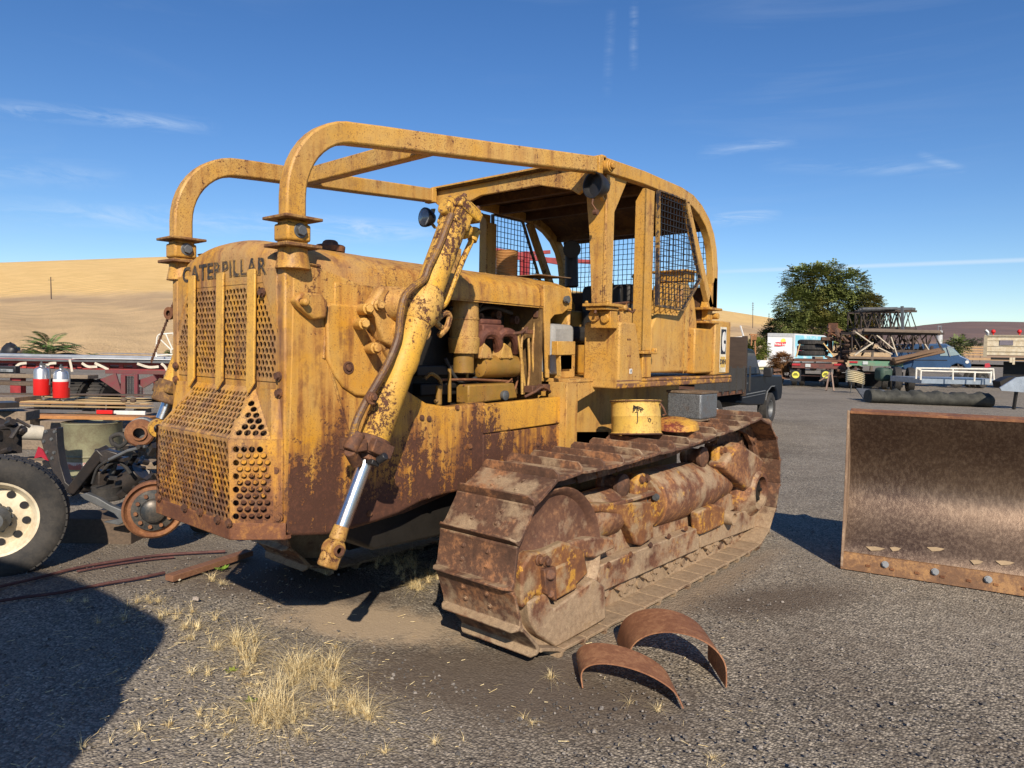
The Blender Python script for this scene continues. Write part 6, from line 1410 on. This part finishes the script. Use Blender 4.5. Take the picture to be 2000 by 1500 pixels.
# A heap of scrap between trailers
m=MB(); rnd=random.Random(9)
for k in range(60):
    x=rnd.uniform(1630,1668);y=rnd.uniform(655,742); q=pt_(x,y,38.5+rnd.uniform(-1,1)); q2=q+V(rnd.uniform(-.6,.6),rnd.uniform(-.5,.5),rnd.uniform(-.5,.5)); m.cyl(q,q2,rnd.uniform(.03,.12),n=6)
tag(m.build('scrap_heap',mat_rust('scrap_rust',a=(.06,.04,.03),b=(.12,.07,.05),c3=(.25,.13,.06)),None,org=GD(1650,38)),'heap of dark rusty pipes between the two flatbed trailers','scrap heap')
m=MB().beam(pt_(1621,642,39.),pt_(1622,690,39.),.18,.18).beam(pt_(1617,644,39.),pt_(1665,672,39.),.22,.22).beam(pt_(1617,637,39.),pt_(1660,655,39.),.2,.2).box(pt_(1627,640,39.),(.4,.4,.5)); tag(m.build('crane_jib',RUST,None,org=pt_(1621,690,39.)),'rusty crane jib rising over the scrap heap beside the tyre stack','crane part')
m=MB().beam(pt_(1608,670,37.9),pt_(1628,695,37.9),.05,.05); tag(m.build('wood_bar',LUM[0],None,org=pt_(1608,670,37.9)),'pale bar leaning right of the stacked tyres','bar')
m=MB().beam(pt_(1562,672,38.2),pt_(1555,697,38.2),.05,.05); tag(m.build('wood_bar',LUM[1],None,org=pt_(1562,672,38.2)),'pale bar leaning left of the stacked tyres','bar')
# lattice booms
LAT=mat_rust('boom_rust',a=(.035,.030,.028),b=(.075,.055,.045),c3=(.14,.09,.06))
def lattice(label,x0,x1,y0,y1,D,dep,n,seed,chord=.09):
    rnd=random.Random(seed); t=thing('lattice_boom',label,'crane boom',pt_((x0+x1)/2,y1,D),'crane boom sections piled on the green trailer')
    m=MB(); k=MB()
    for dd in (0,dep):
        for y in (y0,y1): m.beam(pt_(x0,y+rnd.uniform(-1,1),D)+FH*dd,pt_(x1,y+rnd.uniform(-1,1),D)+FH*dd,chord*1.3,chord*1.3)
        for i in range(n):
            xa=x0+(x1-x0)*i/n; xb=x0+(x1-x0)*(i+1)/n
            k.beam(pt_(xa,y1 if i%2 else y0,D)+FH*dd,pt_(xb,y0 if i%2 else y1,D)+FH*dd,chord*.5,chord*.5)
            if i%3==0: k.beam(pt_(xa,y0,D)+FH*dd,pt_(xa,y1,D)+FH*dd,chord*.6,chord*.6)
    for i in range(n+1):
        xa=x0+(x1-x0)*i/n
        for y in (y0,y1): k.beam(pt_(xa,y,D),pt_(xa,y,D)+FH*dep,chord*.5,chord*.5)
    m.build('chord',LAT,t); k.build('lacing',LAT,t)
lattice('nearest lower lattice boom section on the green trailer',1664,1843,651,686,36.8,1.3,9,1)
lattice('lower lattice boom section stacked behind the nearest one',1680,1838,648,684,39.,1.4,11,2,.08)
lattice('topmost lattice boom section standing out against the sky',1682,1790,608,643,37.5,1.5,9,3,.08)
lattice('second topmost lattice boom section just behind the topmost one',1690,1778,606,640,40.,1.2,11,4,.07)
PBM=mat('pale_brace',(.52,.46,.36),.7)
LBS=('long pale bar crossing down at the left end of the nearest lattice boom','short pale bar rising to the left end of the nearest lattice boom','pale bar slanting across the middle of the nearest lattice boom','low pale bar lying under the middle of the nearest lattice boom','short steep pale bar right of the middle of the nearest lattice boom','thin pale bar near the right end of the nearest lattice boom')
for (a,b),lb in zip((((1670,648),(1704,672)),((1705,669),(1668,694)),((1712,655),(1745,682)),((1714,678),(1742,692)),((1740,658),(1752,695)),((1806,672),(1816,688))),LBS): m=MB().beam(pt_(*a,36.5),pt_(*b,36.5),.11,.05); tag(m.build('pale_bar',PBM,None,org=pt_(*b,36.5)),lb,'bar','pale bars leaning on the lattice booms')
# pipes on top
m=MB()
for k in range(9): 
    y=600+k*.8+rnd.uniform(-1,1) ; x=rnd.uniform(1675,1700); m.cyl(pt_(x,605+rnd.uniform(-2,3),37.+k*.3),pt_(x+rnd.uniform(60,105),604+rnd.uniform(-2,3),37.+k*.3),.07,n=6)
m.beam(pt_(1762,598,37),pt_(1763,645,37),.12,.12)
tag(m.build('pipe_bundle',GREY,None,org=pt_(1680,606,37)),'grey pipes lying along the top of the highest boom section','pipes')
m=MB()
for k in range(11): 
    x=rnd.uniform(1660,1690); m.cyl(pt_(x,648+rnd.uniform(-3,3),36.6+k*.25),pt_(x+rnd.uniform(90,150),650+rnd.uniform(-3,2),36.6+k*.25),.09,n=6)
tag(m.build('pipe_bundle',mat('brown_pipes',(.17,.13,.10),.7),None,org=pt_(1680,650,37)),'brown pipes laid between the upper and lower boom sections','pipes')
m=MB()
for k in range(14):
    a=pt_(1742+rnd.uniform(-4,10),708+rnd.uniform(-9,4),34.5+rnd.uniform(0,.8)); b=pt_(1845+rnd.uniform(-45,2),686+rnd.uniform(-4,5),35.5+rnd.uniform(0,.8)); m.cyl(a,b,rnd.uniform(.05,.11),n=6)
tag(m.build('pole_bundle',mat_wood('rotten_poles',(.20,.13,.08),(.10,.06,.04)),None,org=pt_(1745,708,34.8)),'bundle of brown poles slanting up in front of the blue van','poles')
rbox('orange_signboard','bright orange panel showing through the lattice booms','panel',1690,655,1704,672,38.5,.1,mat('safety_orange',(.75,.13,.03),.5))
m=MB(); 
for k in range(26): q=pt_(rnd.uniform(1668,1830),rnd.uniform(660,688),37.2+rnd.uniform(0,1.5)); m.cyl(q,q+V(rnd.uniform(-.5,.5),rnd.uniform(-.5,.5),rnd.uniform(-.4,.4)),rnd.uniform(.03,.1),n=6)
tag(m.build('scrap_heap',LAT,None,org=pt_(1740,690,37.5)),'dark scrap lying inside the lower boom sections','scrap heap')
# wheels under boom load
for i,(x,y,lb) in enumerate(((1752,734,'left of two upright truck wheels with cream rims behind the black tarp roll'),(1778,731,'right of two upright truck wheels with cream rims behind the black tarp roll'))):
    c=pt_(x,y,34.2); c.z=.62; t=thing('upright_wheel',lb,'wheel',(c.x,c.y,0),'upright truck wheels with cream rims'); wheel(t,c,-FH*.35+RH*.94,.60,.30,.32,CREAM,0,False)
rbox('green_tank','dark green tank between the green trailer and the upright wheels','tank',1722,718,1745,745,35.,.8,mat('dark_green',(.05,.09,.07),.6),0,.15)
# blue van
VB=mat('van_blue',(.035,.085,.19),.4,.1,.25,fs=.3)
D=41.; o=pt_(1770,738,D); o.z=0; setpl(1820,D)
t=thing('blue_van','faded blue van with its nose to the right behind the white railing','van',o)
def vp(x,y): p=pt_(x,y,D); return p
m=MB().slab([vp(x,y) for x,y in ((1740,672),(1848,671),(1862,679),(1876,694),(1893,702),(1897,712),(1896,722),(1886,722),(1880,713),(1868,710),(1858,714),(1853,724),(1760,722),(1740,720))],ff()*1.9); m.build('body',VB,t,bev=.06,seg=3)
m=MB().slab([vp(x,y) for x,y in ((1851,678),(1861,680),(1875,693),(1857,695))],ff()*-.03); m.slab([vp(x,y) for x,y in ((1838,680),(1847,679),(1852,695),(1836,695))],ff()*-.03); m.build('window',mat('van_glass',(.25,.34,.38),.1,0,.2,spec=.9),t)
m=MB().slab([vp(x,y) for x,y in ((1850,676),(1863,678),(1864,680),(1851,678)) ],ff()*-.02); m.slab([vp(x,y) for x,y in ((1849,678),(1851,678),(1857,696),(1855,696))],ff()*-.05); m.build('window_frame',mat('chrome_line',(.5,.52,.52),.3,.6),t)
m=MB(); q=vp(1869,722); wc=q.copy(); wc.z=.42
wheel(t,wc+ff()*.12,-ff(),.40,.24,.22,GREY,0,False); m.cyl(vp(1889,707)-ff()*.02,vp(1889,707)+ff()*.05,.09,n=12); m.build('headlamp',WHT,t)
m=MB().slab([vp(x,y) for x,y in ((1745,702),(1850,703),(1850,704.5),(1745,703.5))],ff()*-.015); m.build('body_line',BLK,t); setpl()
# grain truck
D=40.; o=GD(1965,D); setpl(1965,D)
t=thing('grain_truck','cream ribbed grain truck box with red clearance lamps at the right edge','truck',o)
m=MB(); pb(m,1925,656,2120,697,D,2.4); m.build('box',CREAM,t,bev=.03)
m=MB()
for y in (665,676,687): pb(m,1926,y,2120,y+1.3,D-.03,.05)
pb(m,1923,654,2120,658,D-.06,.12); pb(m,1922,656,1927,697,D-.05,.1); m.build('box_rib',mat('cream_shadow_rib',(.36,.31,.22),.6),t)
m=MB()
for k in range(14): pb(m,1953+k*1.9,664+ (k%2)*.6,1954+k*1.9,674,D-.05,.03)
m.build('painted_marks',mat('faded_print',(.22,.20,.24),.7),t)
for x in (1940,1991):
    MB().cyl(pt_(x,655,D),pt_(x,649,D),.04,n=8).sph(pt_(x,647.5,D),.12,10,6).build('clearance_lamp',RED,t)
MB().tube(crv([pt_(1929,655,D),pt_(1930,650,D),pt_(1925,645,D)],3),.09,8).build('exhaust_pipe',STEEL,t)
m=MB(); pb(m,1935,698,2120,706,D+.2,2.); pb(m,1960,706,2120,748,D+1.2,.1); m.build('chassis',DARK,t)
for x in (1896,1908,1918,2030):
    c=pt_(x,722,D+.4); c.z=.5; wheel(t,c,-ff()*.5+rr_()*.85,.5,.28,.28,GREY,0,False)
m=MB(); m.slab([pt_(x,y,D-.2) for x,y in ((1924,710),(1932,709),(1935,716),(1930,718),(1923,718))],ff()*.1); m.build('tail_lamp',mat('tail_red',(.55,.06,.08),.4),t)
m=MB(); pb(m,1978,698,1982,712,D-.1,.08); pb(m,1972,698,1977,708,D-.1,.08); m.build('ladder_bracket',CREAM,t); setpl()
# railing
t=thing('white_railing','low white tubular railing behind the black tarp roll','railing',GD(1865,30.))
D=29.5; m=MB()
for a,b in (((1789,719),(1941,721)),((1800,724),(1937,728)),((1790,719),(1789,740)),((1799,722),(1798,742)),((1940,721),(1942,752)),((1936,725),(1934,748)),((1861,721),(1861,742)),((1904,728),(1903,745)),((1800,724),(1790,719))): m.tube([pt_(*a,D),pt_(*b,D)],.035,6)
m.build('railing_tubes',mat('railing_white',(.72,.70,.62),.5),t)
rbox('metal_plate','flat bluish steel plate lying on the ground behind the tarp roll','plate',1800,738,1960,752,30.,2.5,mat('blue_steel_plate',(.30,.36,.43),.4,.4))
# tarp roll
m=MB(); P=[]
for i in range(41):
    k=i/40; x=1698+k*240; p=GD(x,26.5+k*-1.4); rr=.25+.02*math.sin(i*.9)+.015*math.sin(i*2.3); P.append((p+V(0,0,rr*.9),rr))
rings=[]
for p,rr in P: rings.append([p+FH*math.cos(a)*rr*1.3*(1+.06*math.sin(3*a+p.x*3))+V(0,0,math.sin(a)*rr*(1+.07*math.sin(4*a+p.x*2.3))) for a in [6.283*j/18 for j in range(18)]])
m.loops(rings); tag(m.build('tarp_roll',mat('dark_tarp',(.028,.029,.026),.75,0,.3,fs=.8,col2=(.06,.06,.05),bs=.5),None,org=P[0][0],smooth=50),'long roll covered by a wrinkled black tarp on the gravel','tarp roll')
q=GD(1702,27.5)
m=MB().slab([q+RH*a+FH*b+V(0,0,c) for a,b,c in ((-.35,-.3,.0),(.8,-.3,.0),(.8,.5,.35),(-.3,.5,.40))],(0,0,.06)); tag(m.build('folded_tarp',GREY,None,org=q),'flat grey folded tarp at the left end of the black tarp roll','tarp')
# corrugated curved sheet
m=MB(); rings=[]
for j in range(25):
    k=j/24; y=722+k*22; 
    rings.append([pt_(1652+i*4.6,y+1.8*math.sin(i/8*math.pi)*-1+ i*.9,33.-.35*math.sin(i/8*math.pi))-FH*.045*math.sin(k*2*math.pi*6) for i in range(9)])
m.loops(rings,cap=False,close=False); b=m; 
o=m.build('corrugated_sheet',mat('cream_corrugated',(.60,.53,.36),.6,0,.2),None,org=GD(1670,33.),smooth=60); md=o.modifiers.new('solid','SOLIDIFY'); md.thickness=.01; tag(o,'curved cream corrugated sheet on thin legs before the green trailer','sheet')
m=MB().beam(GD(1664,32.9),pt_(1664,742,32.9),.03,.03).beam(GD(1686,32.9),pt_(1686,744,32.9),.03,.03); m.build('leg',GREY,o)
m=MB().beam(pt_(1620,727,35.),GD(1616,34.6),.06,.06).beam(pt_(1624,727,35.),GD(1631,34.6),.06,.06).beam(pt_(1600,744,35.),pt_(1622,730,35.),.05,.05); tag(m.build('trestle',mat('trestle_brown',(.25,.17,.13),.6),None,org=GD(1622,34.6)),'thin brown trestle leg standing before the rusty flatbed','trestle')
# silver tilted sheet at the right edge
q=GD(1975,24.5); t=thing('silver_sheet','shiny silver curved sheet leaning at the right edge','sheet',q)
m=MB().slab([pt_(x,y,24.) for x,y in ((1953,757),(1985,737),(2060,730),(2060,772),(1985,765),(1956,763))],FH*.05); m.build('sheet_face',mat('silver_face',(.5,.53,.58),.3,.7,.3,fs=.5),t)
m=MB().slab([pt_(x,y,24.3) for x,y in ((1953,745),(1970,737),(1985,735),(1956,758))],FH*.4).beam(pt_(1985,765,24.2),GD(1985,24.2),.08,.08).beam(pt_(2040,768,24.2),GD(2040,24.2),.08,.08); m.build('sheet_stand',DARK,t)
# white car hood piece
t=thing('white_boat_nose','white pointed vehicle nose lying beyond the pickup hood','vehicle part',pt_(1495,722,42.))
m=MB().slab([pt_(x,y,42.) for x,y in ((1478,711),(1486,704),(1513,704),(1514,716),(1482,717))],FH*1.2); m.build('shell',WHT,t,bev=.03)
m=MB(); pb(m,1482,716,1512,722,42.1,.8); m.build('base',mat('pale_yellow',(.6,.58,.3),.6),t)
rbox('low_trailer','low rusty trailer with scrap standing under the tumbleweed','trailer',1505,736,1545,740,39.5,2.,RUST)
m=MB()
for k in range(25): q=pt_(rnd.uniform(1505,1543),rnd.uniform(722,738),40+rnd.uniform(-.5,.8)); m.cyl(q,q+V(rnd.uniform(-.4,.4),rnd.uniform(-.4,.4),rnd.uniform(-.2,.3)),rnd.uniform(.03,.12),n=6)
tag(m.build('scrap_heap',mat_rust('scrap_brown',a=(.08,.05,.04),b=(.16,.09,.06),c3=(.3,.18,.1)),None,org=GD(1525,40.)),'low heap of brown scrap in front of the tumbleweed','scrap heap')
# silo, field strip, poles, orange post, white rack
t=thing('silo','pale slim silo standing beyond the blue van','silo',GD(1835,110.))
MB().cyl(GD(1835,110.),pt_(1835,646,110.),.42,n=20).build('silo_tank',mat('silo_white',(.50,.52,.53),.5),t)
m=MB().beam(pt_(1832,650,110.),pt_(1832,636,110.),.1,.1).beam(pt_(1838,650,110.),pt_(1838,636,110.),.1,.1).beam(pt_(1832,637,110.),pt_(1838,637,110.),.1,.1); m.build('silo_rail',STEEL,t)
rbox('field','','',1400,694,2300,706,140.,160.,mat('tan_field',(.40,.27,.14),.95,0,.3,fs=.05,col2=(.30,.20,.12)))['kind']='structure'
m=MB(); 
for y in (676,681,686,691): pb(m,1874,y,1926,y+3.6,75.,.6)
tag(m.build('stubble_bank',mat('tan_bank',(.42,.27,.13),.95,0,.3,col2=(.32,.2,.11)),None,org=GD(1900,75.)),'tan straw bales stacked in rows between the blue van and the grain truck','bales')
for lb,x,yb_,yt_,D in (('taller of the two utility poles on the right hillside',1470.5,632,590,260.),('shorter thin utility pole beside the large tree',1502,626,611,300.)):
    q=pt_(x,yb_,D); m=MB().cyl(q-V(0,0,2),pt_(x,yt_,D),.16,.10,6)
    for k in range(4): m.beam(pt_(x-2,yt_+3+k*4,D),pt_(x+2,yt_+3+k*4,D),.12,.12)
    tag(m.build('utility_pole',BWD,None,org=q),lb,'utility pole')
m=MB(); pb(m,1465,652,1479,655,52.,.2); pb(m,1467,655,1469,675,52.,.15); pb(m,1474,655,1476,675,52.,.15); m.box(pt_(1473,660,52.),(.3,.2,.3)); m.beam(pt_(1475,675,52.),GD(1475,52.),.1,.1); tag(m.build('orange_stand',mat('rusty_orange',(.32,.15,.06),.7),None,org=GD(1472,52.)),'rusty orange steel stand above the yellow green bush','stand')
D=24.; m=MB()
for a,b in (((1430,660),(1452,658)),((1430,668),(1452,667)),((1430,662),(1430,682)),((1440,660),(1440,684)),((1449,657),(1449,690)),((1454,658),(1455,700)),((1446,636),(1453,660)),((1430,677),(1452,677))): m.tube([pt_(*a,D),pt_(*b,D)],.03,5)
m.beam(pt_(1454,665,D),GD(1454,D),.06,.06); tag(m.build('white_rack',mat('rack_white',(.6,.6,.58),.5),None,org=GD(1454,D)),'thin white pipe rack rising behind the wooden headboard','rack')
# unseen body added at the left, its outline shaped to cast the ground shadow
S_=V(SUN_D.x*math.cos(SUN_EL),SUN_D.y*math.cos(SUN_EL),math.sin(SUN_EL))
base=V(1.15,-4.15,0); nrm=V(SUN_D.x,SUN_D.y,0)
def shp(px,py):  # where the sun ray through the ground point meets the added body's near plane
    g=G(px,py); k=(base-g).dot(nrm)/S_.dot(nrm); return g+S_*k
out=[(-900,1130),(-200,1085),(60,1108),(130,1122),(200,1148),(262,1178),(308,1200),(330,1216),(322,1245),(300,1275),(262,1315),(240,1335),(250,1362),(225,1388),(190,1412),(140,1428),(110,1442),(86,1460),(0,1482),(-150,1540),(-900,1900)]
m=MB().slab([shp(x,y) for x,y in out],nrm*.8); t=thing('shadow_caster','unseen yellow body added left of the camera to cast the ground shadow','shadow caster',base)
m.build('body',YEL,t,bev=.03)

# ---- separate loose repeats into parts of their own
def split_loose(o,name=None,mar=.003):
    me=o.data; n=len(me.vertices); p=list(range(n))
    def fd(a):
        while p[a]!=a: p[a]=p[p[a]]; a=p[a]
        return a
    for pl in me.polygons:
        v=pl.vertices
        for k in range(1,len(v)):
            a,b=fd(v[0]),fd(v[k])
            if a!=b: p[a]=b
    g={}
    for i in range(n): g.setdefault(fd(i),[]).append(i)
    cl=[]
    for r,vs in g.items():
        cs=[me.vertices[i].co for i in vs]; cl.append([[min(c[k] for c in cs)-mar for k in range(3)],[max(c[k] for c in cs)+mar for k in range(3)],{r}])
    ch=True
    while ch:
        ch=False
        for i in range(len(cl)):
            for j in range(len(cl)-1,i,-1):
                a,b=cl[i],cl[j]
                if all(a[0][k]<=b[1][k] and b[0][k]<=a[1][k] for k in range(3)):
                    cl[i]=[[min(a[0][k],b[0][k]) for k in range(3)],[max(a[1][k],b[1][k]) for k in range(3)],a[2]|b[2]]; cl.pop(j); ch=True
    if len(cl)<2: return
    sm=[pl.use_smooth for pl in me.polygons]
    for q,c in enumerate(cl):
        fs=[pl.index for pl in me.polygons if fd(pl.vertices[0]) in c[2]]; ix={}; vs=[]; ff=[]
        for f in fs:
            t=[]
            for v in me.polygons[f].vertices:
                if v not in ix: ix[v]=len(vs); vs.append(tuple(me.vertices[v].co))
                t.append(ix[v])
            ff.append(t)
        m2=bpy.data.meshes.new(name or o.name.split('.')[0]); m2.from_pydata(vs,[],ff)
        for mt in me.materials: m2.materials.append(mt)
        m2.polygons.foreach_set('use_smooth',[sm[f] for f in fs]); m2.update(); m2.set_sharp_from_angle(angle=R(35))
        if q==0: tgt=o; keep=m2
        else:
            d=o.copy(); COL.objects.link(d); d.data=m2
            if name: d.name=name
    o.data=keep
    if name: o.name=name
REN={'grille_bolts':'bolt','hull_bolts':'bolt','flange_bolts':'bolt','console_rivets':'rivet','bolt_heads':'bolt_head','bracket_bolts':'bolt','lug_nuts':'lug_nut','stand_feet':'foot','track_rollers':None}
for o in list(bpy.data.objects):
    if o.type!='MESH' or not o.parent: continue
    b=o.name.split('.')[0]
    if b in REN: split_loose(o,REN[b])
    elif b in ('socket_flange','box_rim','rear_fender_box','linkage_joint','engine_cover','control_lever','landing_leg','tail_lamp','rear_ribs','linkage_rods','roof_rib','manifold_clamp','weld_seam','step_bracket','seat_frame','leg','hand_rail','ladder_bracket','fender_platform','floor_plate','window','rim_clamp','caked_mud','lever_bracket','rear_header','post_mount','middle_post_foot','return_pipe','fuel_pipe','oil_filler','hand_hole','air_hose','shock_absorber','lumber_rack','stud','brackets_and_fittings','sheet_stand','rear_frame','red_sleeve','wire_mesh_','running_gear','silo_rail','chrome_trim'): split_loose(o)
